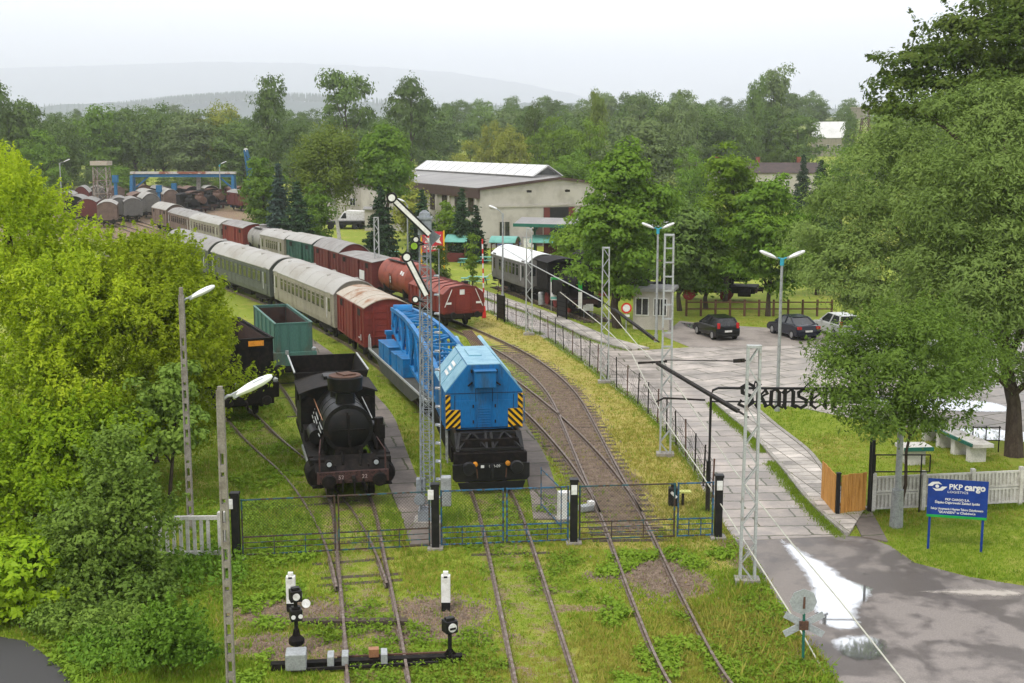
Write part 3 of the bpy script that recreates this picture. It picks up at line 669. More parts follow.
# ------------------------------------------------------------------ railway tracks
def track(path, d0, d1, label, gauge=1.435, shown=(0, 0), sunk=0.0):
    """rails swept along the path; sleepers one by one where the picture shows them"""
    t = thing('railway_track', label, 'railway track', (0, 0, 0), 0, 'tracks of the yard')
    prof = [(-.065, 0), (.065, 0), (.065, .02), (.012, .035), (.012, .12), (.035, .13), (.035, .165), (-.035, .165), (-.035, .13), (-.012, .12), (-.012, .035), (-.065, .02)]
    k = (path.l >= d0) & (path.l <= d1)
    for s in (-1, 1):
        P = path.offset(s * gauge / 2)[k]; tt = np.gradient(P, axis=0); tt /= np.hypot(*tt.T)[:, None]; nn_ = np.stack([-tt[:, 1], tt[:, 0]], 1)
        mb = MB(); n_ = len(prof); V = []
        for q, w in zip(P, nn_):
            V += [(q[0] + w[0] * a, q[1] + w[1] * a, b + .008 - sunk * min(1, max(0, (56 - q[1]) / 6)) * min(1, max(0, (q[1] - 36) / 3))) for a, b in prof]
        Fs = [(i * n_ + j, i * n_ + (j + 1) % n_, (i + 1) * n_ + (j + 1) % n_, (i + 1) * n_ + j) for i in range(len(P) - 1) for j in range(n_)]
        mb.add(V, Fs); mb.build('rail', M['rail'], t)
    mb = MB(); mb.box((0, 0, 0), (.24, 2.5, .16)); first = None; c = 0
    rest = MB()
    for d in np.arange(max(d0, .3), d1 - .3, .65):
        a = path.at(d); b = path.at(d + .1); rz = math.atan2(b[1] - a[1], b[0] - a[0])
        if shown[0] <= d <= shown[1] and c < 98:
            if first is None: o = first = mb.build('sleeper', M['sleeper'], t, bevel=.015)
            else: o = first.copy(); C.objects.link(o)
            o.location = (a[0], a[1], -.066 + RNG.uniform(-.018, .016)); o.rotation_euler = (0, 0, rz + RNG.uniform(-.03, .03)); c += 1
        else:
            rest.box((a[0], a[1], -.078 if RNG.random() < .08 else -.105), (.24, 2.5, .16), rz=rz)
    if rest.v:
        o = rest.build('sleepers', M['sleeper'], t); o['kind'] = 'stuff'
    return t
dw = TR_WAG.near(tuple(G(612, 500))[:2])
track(TR_BAY, 0, TR_BAY.l[-1], 'rusty track under the blue crane and the pale coaches', shown=(0, 0))
track(TR_LOCO, 0, TR_LOCO.l[-1], 'rusty track under the black steam engine and teal tender')
track(TR_LEFT, TR_LEFT.near(tuple(G(363, 590))[:2]), TR_LEFT.l[-1], 'branch track curving to the black tender by the yellow green tree', sunk=.09)
track(TR_WAG, 0, TR_WAG.l[-1], 'long curving track through the gate to the dark red wagons', shown=(TR_WAG.near((5, 39)), TR_WAG.near((5, 39)) + 40))
track(TR_MID, TR_MID.near(tuple(G(622, 520))[:2]), TR_MID.l[-1], 'track branching off behind the blue crane cab', shown=(TR_MID.near((4, 42)), TR_MID.near((4, 42)) + 30))

# ------------------------------------------------------------------ grass (real blades)
def grass_blades(name, P, h, mat, spread=.06, blades=4):
    n_ = len(P) * blades; B = np.repeat(P, blades, 0) + np.column_stack([RNG.normal(size=(n_, 2)) * spread, np.zeros(n_)])
    H = (np.repeat(h, blades) if hasattr(h, '__len__') else np.full(n_, h)) * RNG.uniform(.5, 1.3, n_)
    a = RNG.uniform(0, 6.28, n_); w = .012 + H * .05; lean = RNG.normal(size=(n_, 2)) * .45
    V = np.empty((n_, 3, 3)); dx = np.stack([np.cos(a), np.sin(a)], 1) * w[:, None]
    V[:, 0, :2] = B[:, :2] - dx; V[:, 1, :2] = B[:, :2] + dx; V[:, 0, 2] = V[:, 1, 2] = B[:, 2] - .02
    V[:, 2, :2] = B[:, :2] + lean * H[:, None]; V[:, 2, 2] = B[:, 2] + H
    o = npmesh(name, V.reshape(-1, 3), np.arange(n_ * 3).reshape(n_, 3), mat); o['kind'] = 'stuff'; return o
def scatter(n_, x0, x1, y0, y1):
    yy = 1 / RNG.uniform(1 / y1, 1 / y0, n_); return np.column_stack([RNG.uniform(x0, x1, n_), yy])
P = scatter(230000, -17, 20, 25.5, 95)
keep = np.ones(len(P), bool); keep &= abs(P[:, 0]) < P[:, 1] * .43 + 1
pads = [road_poly, plaza_poly, apron_poly, asphalt_poly, path_poly, pad, list(map(tuple, sl)) + list(map(tuple, sr[::-1]))]
for q in pads: keep &= ~inpoly(P, q)
P = P[keep]
cov = np.zeros(len(P))
for q, w in ((WALK1, .62), (WALK2, .58)): cov = np.maximum(cov, dline(P, q) < w)
lp = lumps(P, 1.4, 3); big = lumps(P, .5, 9)
for pth, y0, w in ((TR_WAG, 40, 1.5), (TR_MID, 42, 1.5)): cov = np.maximum(cov, ((dline(P, pth.p) + lp * .7 < w) & (P[:, 1] > y0)) * np.where(P[:, 1] < 66, .56, .35))
def pdirt(P, u, v, rx, ry, amt=1.0):
    c = G(u, v); return (np.hypot((P[:, 0] - c.x) / rx, (P[:, 1] - c.y) / ry) + lp * .5 < .9) * amt * .85
for a in ((305, 612, 1.7, 1.2), (285, 645, 1.5, .8), (440, 612, 1.6, 1.6), (415, 634, 2.2, .7), (345, 655, 3.6, .5), (662, 577, 1.3, 2.0), (600, 608, 2.4, .35)): cov = np.maximum(cov, pdirt(P, *a))
for t_ in (TR_BAY, TR_LOCO, TR_WAG, TR_MID):
    for s in (-1, 1): cov = np.maximum(cov, dline(P, t_.offset(s * .7175)) < .09)
for t_ in (TR_BAY, TR_LOCO): cov = np.maximum(cov, (dline(P, t_.p) < 1.2) * .5)
P = P[RNG.random(len(P)) > cov]
lp = lumps(P, .9, 5); big = lumps(P, .35, 8)
strip = inpoly(P, [tuple(p) for p in TR_WAG.p[(TR_WAG.p[:, 1] > 38.5) & (TR_WAG.p[:, 1] < 84)]] + FENCE[::-1])
dryp = np.clip(.35 + big * .8 + lp * .3, 0, 1); dryp[strip] = .85; dryp[(P[:, 0] < -6)] *= .4
isd = RNG.random(len(P)) < dryp
h = np.clip(.06 + lp * .06 + RNG.exponential(.03, len(P)), .03, .35) * np.where(P[:, 1] < 60, 1, .8)
right_lawn = P[:, 0] > 9
h[right_lawn] *= .75
tr_near = np.min([dline(P, t_.p) for t_ in (TR_BAY, TR_LOCO, TR_WAG)], 0) < 1.0; h[tr_near] *= .6
lush = (P[:, 1] < 36) & (P[:, 0] > 3.5); h[lush] *= 1.5
behind_gate = (P[:, 1] > 38.3) & (P[:, 1] < 42) & (P[:, 0] < 1); h[behind_gate] *= 1.6
P3 = np.column_stack([P, np.zeros(len(P))])
grass_blades('grass', P3[~isd], h[~isd], M['gr_fresh']); grass_blades('dry_grass', P3[isd], h[isd], M['gr_dry'])
# weeds along the kerb of the pavement, along the fence foot and round the gate posts
def along(line, n_, w):
    p_ = resample(smooth_path(line, .4), n_); k = lumps(p_, 1.1, 21) > -.4; p_ = p_[k]
    return np.column_stack([p_ + RNG.normal(size=p_.shape) * w, np.zeros(len(p_))])
W = np.concatenate([along([q - np.array([.28, 0]) for q in sl], 3600, .12), along(ROAD_R2, 1800, .16), along(FENCE, 3000, .15), along(g((838, 516), (868, 514)), 250, .15), along(g((871, 513), (1024, 506), (1100, 503)), 1500, .15)])
grass_blades('weeds', W, RNG.uniform(.03, .15, len(W)), M['gr_fresh'], .1, 5)

def rosettes(name, n_, box_, mat, leaf, per=9, seed=3, bias=None):
    rg = np.random.default_rng(seed); P = scatter(n_, *box_); k = np.ones(len(P), bool)
    for q in pads: k &= ~inpoly(P, q)
    k &= lumps(P, .8, seed) + .4 * lumps(P, 2.2, seed + 1) > .2
    for a_ in ((305, 612, 1.5, 1.0), (285, 645, 1.3, .7), (440, 612, 1.4, 1.4), (662, 577, 1.1, 1.8)): 
        c = G(a_[0], a_[1]); k &= np.hypot((P[:, 0] - c.x) / a_[2], (P[:, 1] - c.y) / a_[3]) > .8
    for t_ in (TR_WAG, TR_MID): k &= (dline(P, t_.p) > 1.3) | (P[:, 1] < 39)
    for t_ in (TR_BAY, TR_LOCO, TR_LEFT, TR_WAG):
        for s in (-1, 1): k &= dline(P, t_.offset(s * .7175)) > .12
    P = P[k]; Q3 = np.repeat(np.column_stack([P, np.zeros(len(P))]), per, 0); Q3 += rg.normal(size=Q3.shape) * np.array([.09, .09, 0]); Q3[:, 2] = rg.uniform(.02, .16, len(Q3))
    V, F_ = leaf_quads(Q3, np.column_stack([rg.normal(size=(len(Q3), 2)) * .4, np.ones(len(Q3))]), leaf, rg, .5, .3)
    o = npmesh(name, V, F_, mat); o['kind'] = 'stuff'; return o
rosettes('leafy_weeds', 10000, (-13, 8.5, 26, 44), M['gr_weed'], .055, seed=3)
rosettes('leafy_weeds', 7000, (2.5, 9, 26, 38), M['gr_weed'], .065, seed=14)
rosettes('leafy_weeds', 9000, (-15, -6, 26, 60), M['gr_weed'], .07, seed=25)

M['stone'] = leafm('ballast_stone', (.33, .255, .20), (.175, .13, .10), trans=0.0, nscale=3)
def stones(name, P, seed):
    rg = np.random.default_rng(seed); n_ = len(P); r = rg.uniform(.018, .05, n_)[:, None, None]
    T = np.array([(1, 0, -.3), (-.5, .87, -.3), (-.5, -.87, -.3), (0, 0, .9)]); V = P[:, None, :] + (T[None] + rg.normal(size=(n_, 4, 3)) * .3) * r
    b = (np.arange(n_) * 4)[:, None]; F_ = np.concatenate([b + np.array(q) for q in ((0, 1, 3), (1, 2, 3), (2, 0, 3))]); o = npmesh(name, V.reshape(-1, 3), F_, M['stone']); o['kind'] = 'stuff'; return o
Ps = []
for t_, y0, y1 in ((TR_WAG, 39.5, 76), (TR_MID, 42, 70)):
    k = t_.p[(t_.p[:, 1] > y0) & (t_.p[:, 1] < y1)]; n_ = 17000; i_ = RNG.integers(0, len(k) - 1, n_); f_ = RNG.random(n_)[:, None]; q = k[i_] * (1 - f_) + k[i_ + 1] * f_
    Ps.append(q + np.column_stack([np.clip(RNG.normal(size=n_) * .6, -1.5, 1.5), RNG.normal(size=n_) * .2]))
for u, v, rx, ry, n_ in ((305, 612, 1.6, 1.1, 1200), (440, 612, 1.5, 1.5, 1200), (662, 577, 1.2, 1.9, 2600), (415, 634, 2.0, .6, 600), (285, 645, 1.4, .8, 600), (606, 576, .6, .5, 300)):
    c = G(u, v); Ps.append(np.array((c.x, c.y)) + RNG.normal(size=(n_, 2)) * np.array((rx, ry)) * .5)
Ps = np.concatenate(Ps); ok_ = np.ones(len(Ps), bool)
for t_ in (TR_WAG, TR_MID):
    for s_ in (-1, 1): ok_ &= dline(Ps, t_.offset(s_ * .7175)) > .09
for q in pads: ok_ &= ~inpoly(Ps, q)
Ps = Ps[ok_]; stones('gravel', np.column_stack([Ps, RNG.uniform(.0, .03, len(Ps))]), 4)
# ------------------------------------------------------------------ rolling stock (local: +x away along the track, +y to the photo's left, z=0 at rail top)
def arc(W, z0, rise, n=10, e=2.0): return [(-W / 2 + W * i / n, z0 + rise * (1 - abs(2 * i / n - 1) ** e)) for i in range(n + 1)]
def shell(W, z0, rise, t=.06, n=10, e=2.0):
    a = arc(W, z0, rise, n, e); b = arc(W - .04, z0 - t, rise, n, e)
    return a + b[::-1]
def running_gear(t, L, W=2.6, wb=None, bogies=False, r=.46, frame='under', zf=1.0, buffers=True, beam='under'):
    mb = MB()
    for s in (-1, 1): mb.box((L / 2, s * 1.0, zf - .14), (L - .1, .14, .24))
    for x in (.06, L - .06): mb.box((x, 0, zf - .12), (.12, W, .30))
    for s in (-1, 1): mb.box((L / 2, s * .5, zf - .5), (min(2.2, L * .25), .5, .4))
    mb.build('underframe', M[frame], t, bevel=.01)
    xs = [L * .14, L * .14 + 2.4, L * .86 - 2.4, L * .86] if bogies else ([L * .22, L * .78] if wb is None else wb)
    for x in xs:
        w = MB(); w.tube((x, -.9, r), (x, .9, r), .07, 8)
        for s in (-1, 1): w.tube((x, s * .68, r), (x, s * .80, r), r, 18); w.tube((x, s * .66, r), (x, s * .68, r), r + .03, 18); w.box((x, s * 1.02, r + .02), (.26, .16, .28)); w.box((x, s * 1.02, r + .22), (1.1, .1, .07))
        w.build('wheelset', M['under'], t)
    if bogies:
        for x in (L * .14 + 1.2, L * .86 - 1.2):
            w = MB()
            for s in (-1, 1): w.box((x, s * 1.02, r + .12), (3.2, .12, .3))
            w.box((x, 0, r + .2), (.7, 2.0, .25)); w.build('bogie_frame', M['under'], t)
    if buffers:
        for x, d in ((0, -1), (L, 1)):
            for s in (-1, 1):
                w = MB(); w.tube((x, s * .875, 1.06 - .1), (x + d * .35, s * .875, 1.06 - .1), .085, 10); w.tube((x + d * .35, s * .875, .96), (x + d * .42, s * .875, .96), .23, 16, .2); w.build('buffer', M['under'], t)
            w = MB(); w.bar((x, 0, .92), (x + d * .3, 0, .86), .08); w.bar((x + d * .3, 0, .86), (x + d * .34, 0, .55), .06); w.build('coupling', M['under'], t)
def van_wagon(name, label, cat, path, d, L, body, roof, W=2.75, zf=1.0, zw=3.25, rise=.55, e=2.0, door=True, ribs=11, group=None, panel=False, marks=(), vents=0, roof_over=.12):
    t = thing(name, label, cat, group=group); path.place(t, d, L)
    running_gear(t, L, W)
    mb = MB(); mb.prism([(-W / 2, zf)] + arc(W, zw, rise, 10, e) + [(W / 2, zf)], 0, L)
    for s in (-1, 1):
        for i in range(ribs + 1):
            x = L * i / ribs; mb.box((min(max(x, .05), L - .05), s * (W / 2 + .03), (zf + zw) / 2), (.09, .06, zw - zf - .04))
        mb.box((L / 2, s * (W / 2 + .035), zf + .08), (L, .05, .12)); mb.box((L / 2, s * (W / 2 + .035), zw - .07), (L, .05, .1))
    for x in (-.03, L + .03):
        for y in (-.85, 0, .85): mb.box((x, y, (zf + zw + .1) / 2), (.06, .1, zw - zf + .1))
        mb.box((x, 0, zf + .6), (.05, W - .1, .08))
        for k in range(6): mb.box((x * .6, 0, zf + .2 + k * .36), (.025, W - .2, .02))
    mb.build('body', body, t, bevel=.008)
    r = MB(); r.prism(shell(W + .16, zw + .04, rise, .05, 12, e), -roof_over, L + roof_over)
    for i in range(1, int(L / 1.6)): r.prism(shell(W + .18, zw + .055, rise, .05, 12, e), L * i / int(L / 1.6) - .02, L * i / int(L / 1.6) + .02)
    r.build('roof', roof, t, smooth=True)
    if door:
        for s in (-1, 1):
            q = MB(); q.box((L / 2 - .1, s * (W / 2 + .09), (zf + zw) / 2), (1.9, .05, zw - zf - .1))
            for x in (-.9, 0, .9): q.box((L / 2 - .1 + x * .97, s * (W / 2 + .125), (zf + zw) / 2), (.07, .03, zw - zf - .1))
            q.box((L / 2 + .8, s * (W / 2 + .11), zw - .02), (4.2, .05, .07)); q.build('sliding_door', body, t)
            q = MB()
            for x in (1.3, L - 1.3): q.box((x, s * (W / 2 + .045), zw - .35), (.75, .03, .38))
            q.build('vent_flap', M['under'] if not panel else M['roof_grey'], t)
    for i, (x, z, w, h) in enumerate(marks):
        q = MB(); q.box((x, W / 2 + .075, z), (w, .012, h)); q.build('marking_panel', M['mark'], t)
    for k in range(vents):
        q = MB(); q.lathe([(.12, 0), (.12, .14), (.2, .16), (.2, .2), (.05, .25)], (L * (k + .5) / vents, 0, zw + rise - .02), 10); q.build('roof_vent', M['steel'], t)
    return t
def coach(name, label, path, d, L, body, roof, nwin=10, W=2.9, zf=.95, zw=3.05, rise=.85, e=2.6, win=(1.9, .85), lamp=False, group='old passenger coaches in the yard', ww=.95, cat='railway coach', far=False, vents=6, loc=None):
    t = thing(name, label, cat, group=group)
    if loc is None: path.place(t, d, L)
    else: t.location = loc[0]; t.rotation_euler = (0, 0, loc[1])
    running_gear(t, L, 2.7, bogies=not far, beam='under', zf=.95, wb=[L * .2, L * .8])
    mb = MB(); mb.prism([(-W / 2 + .05, zf), (-W / 2, zf + .3)] + arc(W, zw, rise - .03, 12, e) + [(W / 2, zf + .3), (W / 2 - .05, zf)], 0, L)
    for s in (-1, 1):
        for z in (win[0] - .12, win[0] + win[1] + .1): mb.box((L / 2, s * (W / 2 + .012), z), (L - .02, .025, .05))
        for i in range(int(L / 1.3)): mb.box((.6 + i * 1.3, s * (W / 2 + .006), (zf + win[0]) / 2 + .1), (.02, .014, win[0] - zf - .25))
    mb.build('body', body, t, bevel=.01)
    r = MB(); r.prism(shell(W + .1, zw + .03, rise, .06, 14, e), -.08, L + .08)
    for i in range(1, int(L / 2.2)): r.prism(shell(W + .115, zw + .042, rise, .05, 14, e), L * i / int(L / 2.2) - .025, L * i / int(L / 2.2) + .025)
    r.build('roof', roof, t, smooth=True)
    x0, x1 = 2.1, L - 2.1
    for s in ((1, -1) if not far else (1,)):
        for i in range(nwin):
            x = x0 + (x1 - x0) * (i + .5) / nwin; w = min(ww, (x1 - x0) / nwin * .68); z = win[0] + win[1] / 2
            f = MB(); f.box((x, s * (W / 2 + .012), z), (w, .03, win[1]), 0)
            f.box((x, s * (W / 2 + .02), z + win[1] * .22), (w, .03, .035), 1)
            for a in (-1, 1): f.box((x + a * w / 2, s * (W / 2 + .022), z), (.045, .035, win[1] + .05), 1)
            for a in (-1, 1): f.box((x, s * (W / 2 + .022), z + a * win[1] / 2), (w, .035, .045), 1)
            f.build('window', [M['glass'], body], t)
        for x in (1.0, L - 1.0):
            q = MB(); q.box((x, s * (W / 2 + .02), zf + 1.15), (.75, .04, 2.05), 0); q.box((x, s * (W / 2 + .045), win[0] + win[1] / 2), (.45, .012, win[1]), 1); q.bar((x + .5, s * (W / 2 + .06), zf + .5), (x + .5, s * (W / 2 + .06), zf + 1.8), .035, mi=2)
            dq = q.build('door', [body, M['glass'], M['mark']], t)
            q = MB()
            for k in range(2): q.box((x, s * (W / 2 - .02 + .1 * k), zf - .25 - .3 * k), (.8, .28, .04))
            q.build('step', M['under'], t)
    for x, dd in ((0, -1), (L, 1)):
        q = MB(); q.prism([(-.62, 1.15)] + arc(1.24, 2.9, .3, 6) + [(.62, 1.15)], x if dd > 0 else x - .3, x + .3 if dd > 0 else x); q.build('gangway', M['under'], t)
        q = MB()
        for s in (-1, 1): q.box((x + dd * .012, s * .98, 2.3), (.03, .45, .7))
        q.build('end_window', M['glass'], t)
    for k in range(vents):
        q = MB(); q.box((L * (k + .6) / (vents + .2), .55 * (1 if k % 2 else -1), zw + rise * .93), (.3, .3, .18), top=.7); q.build('roof_vent', roof, t)
    return t
def tank_wagon(name, label, path, d, L, mat, r=1.25, zc=2.35, group='tank wagons among the vans', mark=False):
    t = thing(name, label, 'tank wagon', group=group); path.place(t, d, L); running_gear(t, L, 2.5)
    mb = MB(); a, b = .55, L - .55
    mb.lathe([(.05, a - .28), (r * .55, a - .22), (r * .85, a - .1), (r, a + .1), (r, b - .1), (r * .85, b + .1), (r * .55, b + .22), (.05, b + .28)], (0, 0, zc), 28, 'x')
    for k in range(1, 4): mb.lathe([(r + .012, a + (b - a) * k / 4 - .03), (r + .012, a + (b - a) * k / 4 + .03)], (0, 0, zc), 28, 'x')
    mb.build('tank', mat, t, smooth=True)
    q = MB(); q.lathe([(.38, 0), (.38, .3), (.42, .3), (.42, .36), (.1, .42)], (L * .55, 0, zc + r - .06), 14); q.build('dome', mat, t, smooth=True)
    for x in (L * .2, L * .8): q = MB(); q.prism([(-1.1, .95), (-1.15, zc - .45), (-.6, zc - 1.05), (.6, zc - 1.05), (1.15, zc - .45), (1.1, .95)], x - .12, x + .12); q.build('saddle', M['under'], t)
    
    q = MB()
    for y in (-.2, .2): q.bar((L * .45, r + .12 + 0, .9), (L * .45, r + .12, zc + .4), .04) if y < 0 else q.bar((L * .45 + .4, r + .12, .9), (L * .45 + .4, r + .12, zc + .4), .04)
    for k in range(6): q.bar((L * .45, r + .12, 1.1 + k * .28), (L * .45 + .4, r + .12, 1.1 + k * .28), .03)
    q.build('ladder', M['under'], t)
    q = MB(); q.box((L * .55, .62, zc + r - .05), (L * .5, .3, .04)); q.box((L * .55, -.62, zc + r - .05), (L * .5, .3, .04)); q.build('walkway_board', M['under'], t)
    if mark:
        for (x, z, w, h) in ((1.3, zc + .55, .35, .28), (1.75, zc + .6, .3, .28), (3.9, zc - .1, .3, .5)):
            th = math.asin((z - zc) / r); y = r * math.cos(th)
            q = MB(); q.bar((x - w / 2, y + .008, z), (x + w / 2, y + .008, z), .012, h, up=(0, -math.sin(th), math.cos(th))); q.build('marking', M['mark'], t)
    return t
def open_tender(name, label, path, d, L, mat, W=2.3, zf=1.0, zb=2.0, zt=3.7, inset=.25, cat='tender', plate=None):
    t = thing(name, label, cat); path.place(t, d, L); running_gear(t, L, 2.6, wb=[L * .2, L * .5, L * .8], frame='soot')
    mb = MB(); mb.box((L / 2, 0, (zf + zb) / 2), (L, W + .5, zb - zf), 0)
    mb.build('tank', mat, t, bevel=.04)
    mb = MB(); th = .05
    for s in (-1, 1):
        mb.box((L / 2, s * (W / 2), (zb + zt) / 2), (L - .2, th, zt - zb), 0)
        for i in range(6): mb.box((.3 + i * (L - .6) / 5, s * (W / 2 + .05), (zb + zt) / 2), (.07, .06, zt - zb), 0)
        mb.box((L / 2, s * (W / 2 + .02), zt), (L - .15, .12, .07), 0)
    for x in (.1, L - .1):
        mb.box((x, 0, (zb + zt) / 2), (th, W - .06, zt - zb), 0); mb.box((x, 0, zt + .002), (.1, W - .14, .07), 0)
    for y in (-.72, -.3, .3, .72): mb.box((.055, y, (zb + zt) / 2), (.04, .05, zt - zb), 0)
    mb.build('bunker', [mat], t)
    q = MB(); hh = zt - zb - .12
    for s in (-1, 1): q.box((L / 2, s * (W / 2 - .045), zb + hh / 2), (L - .4, .03, hh))
    for x in (.16, L - .16): q.box((x, 0, zb + hh / 2), (.03, W - .16, hh))
    q.build('bunker_lining', M['coal'], t)
    q = MB(); q.box((L / 2, 0, zb + .12), (L - .3, W - .1, .2)); q.box((L * .62, .1, zb + .35), (L * .5, W * .7, .4), top=.5); q.build('coal_floor', M['coal'], t)
    q = MB(); q.tube((-.06, .4, zb - .1), (-.06, .4, zb + .1), .09, 10); q.build('tail_lamp', M['steel'], t); q = MB(); q.lathe([(.12, 0), (.14, .12), (.02, .2)], (.15, -W / 2 - .1, zb + .02), 10); q.build('filler_cap', M['steel'], t)
    if plate:
        q = MB(); q.box((.04, plate[0], plate[1]), (.03, .7, .24)); q.build('plate', M['orange'], t)
    return t

# ---- the bay track: blue crane, match wagon, red van, coaches
dC = TR_BAY.near((-.77, 44.75))
def crane():
    t = thing('railway_crane', 'blue breakdown crane with black and yellow hazard stripes on its cab corners', 'railway crane'); TR_BAY.place(t, dC, 10.0)
    # carriage
    mb = MB(); mb.box((5, 0, 1.15), (9.6, 2.5, .42)); mb.box((.3, 0, 1.05), (.35, 2.7, .55))
    for s in (-1, 1): mb.box((5.2, s * 1.22, 1.0), (7.6, .22, .6))
    mb.build('carriage', M['soot'], t, bevel=.02)
    for x in (1.4, 3.0, 4.6, 6.2, 7.8):
        w = MB(); w.tube((x, -.8, .45), (x, .8, .45), .08, 8)
        for s in (-1, 1): w.tube((x, s * .68, .45), (x, s * .82, .45), .45, 18)
        w.build('wheelset', M['under'], t)
    mb = MB(); mb.prism([(-1.3, .30), (-1.42, .42), (-1.42, .95), (1.42, .95), (1.42, .42), (1.3, .30)], -.02, .1); mb.prism([(-1.15, .02), (1.15, .02), (1.25, .3), (-1.25, .3)], -.14, -.06); mb.build('headstock', M['black'], t, bevel=.015)
    q = MB(); q.box((-.03, 0, .86), (.02, .95, .2)); hp = q.build('number_plate', M['black'], t)
    text('030-09', .15, M['mark'], hp, (-.045, -.12, .86), (R(90), 0, R(-90)), 'plate_numbers', .003)
    q = MB(); q.box((-.045, .33, .86), (.01, .12, .1)); q.build('plate_emblem', M['mark'], hp)
    for s in (-1, 1):
        w = MB(); w.tube((0, s * .875, 1.0 - .1), (-.42, s * .875, .9), .1, 10); w.tube((-.42, s * .875, .9), (-.52, s * .875, .9), .26, 20, .22); w.build('buffer', M['black'], t, smooth=True)
        w = MB(); w.lathe([(.03, -.12), (.09, -.1), (.09, 0)], (-.05, s * .6, .97), 10, 'x'); w.build('lamp', M['orange'], t)
        w = MB(); w.bar((-.1, s * .55, .8), (-.12, s * .52, .45), .04); w.build('brake_hose', M['rust'], t)
    w = MB(); w.bar((0, 0, .9), (-.32, 0, .88), .12); w.bar((-.32, 0, .88), (-.36, 0, .5), .07); w.build('coupling', M['black'], t)
    # truss / outrigger beam over the headstock
    mb = MB(); mb.box((.35, 0, 1.42), (.16, 2.5, .1)); mb.box((.9, 0, 1.9), (.12, 2.2, .1))
    for s in (-1, 1):
        for a, b in (((.3, .12), (.9, .6)), ((.3, 1.15), (.9, .6)), ((.3, .12), (.9, .1)), ((.3, 1.2), (.9, 1.05))): mb.bar((a[0], s * a[1], 1.42), (b[0], s * b[1], 1.92), .1)
        mb.prism([(.2, 1.38), (.95, 1.92), (2.3, 1.92), (2.3, 1.38)], s * 1.2 - .06, s * 1.2 + .06, 'y')
    mb.build('outrigger_truss', M['black'], t, bevel=.01)
    mb = MB(); mb.box((2.3, 0, 1.55), (3.6, 2.2, .4)); mb.lathe([(1.05, 0), (1.05, .45)], (4.6, 0, 1.38), 24); mb.build('slewing_base', M['soot'], t)
    # superstructure
    x0, x1, hw = 1.95, 6.25, 1.47
    prof = [(-hw, 1.8), (-hw, 3.22), (-.62, 4.28), (.62, 4.28), (hw, 3.22), (hw, 1.8)]
    mb = MB(); mb.prism(prof, x0, x1)
    for x in (3.0, 4.1, 5.2):
        for s in (-1, 1): mb.bar((x, s * (hw + .004), 1.85), (x, s * (hw + .004), 3.2), .03)
    mb.build('cab_body', M['crane'], t, bevel=.03)
    mb = MB(); off = .025
    a, b = Vector((0, -hw, 3.22)), Vector((0, -.62, 4.28)); nr_ = Vector((0, -(b.z - a.z), b.y - a.y)).normalized()
    for s in (-1, 1):
        A = Vector((0, s * hw, 3.25)); B = Vector((0, s * .64, 4.26)); N_ = Vector((0, s * abs(nr_.y), abs(nr_.z))) * off
        vs = [Vector((x0 + .04, 0, 0)) + A + N_, Vector((x1 - .04, 0, 0)) + A + N_, Vector((x1 - .04, 0, 0)) + B + N_, Vector((x0 + .04, 0, 0)) + B + N_]
        vs += [q - N_ * 1.4 for q in vs]
        mb.add(vs, [(0, 1, 2, 3), (4, 5, 6, 7), (0, 1, 5, 4), (1, 2, 6, 5), (2, 3, 7, 6), (3, 0, 4, 7)])
        for x in (x0 + 1.45, x0 + 2.9): mb.bar(Vector((x, 0, 0)) + A + N_ * 1.5, Vector((x, 0, 0)) + B + N_ * 1.5, .04, .03)
    mb.box(((x0 + x1) / 2, 0, 4.295), (x1 - x0 - .02, 1.26, .03)); mb.box(((x0 + x1) / 2 + .5, .1, 4.33), (1.6, .5, .05)); mb.build('roof_panels', M['crane_roof'], t)
    mb = MB(); mb.box((x0 - .22, 0, 3.78), (.46, .8, .62)); mb.box((x0 - .24, 0, 4.11), (.52, .86, .05)); mb.build('exhaust_box', M['crane'], t, bevel=.02)
    q = MB()
    for s in (-1, 1): q.box((x0 - .02, s * .48, 4.05), (.1, .06, .12)); q.bar((x0 - .02, s * .45, 3.62), (x0 - .1, s * .62, 3.5), .05)
    q.build('roof_brackets', M['black'], t)
    mb = MB(); mb.box((x0 - .012, -.72, 2.4), (.03, .78, 1.05)); mb.box((x0 - .012, .72, 2.4), (.03, .78, 1.05)); mb.box((x0 - .016, 0, 2.3), (.03, .5, .85))
    for k in range(7): mb.box((x0 - .04, 0, 2.0 + k * .1), (.03, .46, .025))
    mb.build('rear_doors', M['crane'], t, bevel=.008)
    q = MB()
    for y in (-1.12, -.32, .32, 1.12): q.box((x0 - .006, y, 2.5 + (.62 if abs(y) < 1 else .0)), (.012, .018, 1.25 if abs(y) > 1 else .5))
    q.box((x0 - .006, 0, 3.2), (.012, 2.9, .018)); q.box((x0 - .006, 0, 1.86), (.012, 2.9, .03))
    q.build('panel_seams', M['under'], t)
    q = MB()
    for y in (-.36, .36):
        for z in (2.1, 2.7): q.box((x0 - .035, y + (.06 if y < 0 else -.06) * -1, z), (.03, .05, .12))
    q.build('door_hinges', M['under'], t)
    q = MB()
    for s in (-1, 1): q.pipe([(x0 + .15, s * 1.5, 1.95), (x0 + .15, s * 1.56, 2.0), (x0 + .15, s * 1.56, 3.0), (x0 + .15, s * 1.5, 3.05)], .018, 6)
    q.build('grab_rails', M['boom'], t)
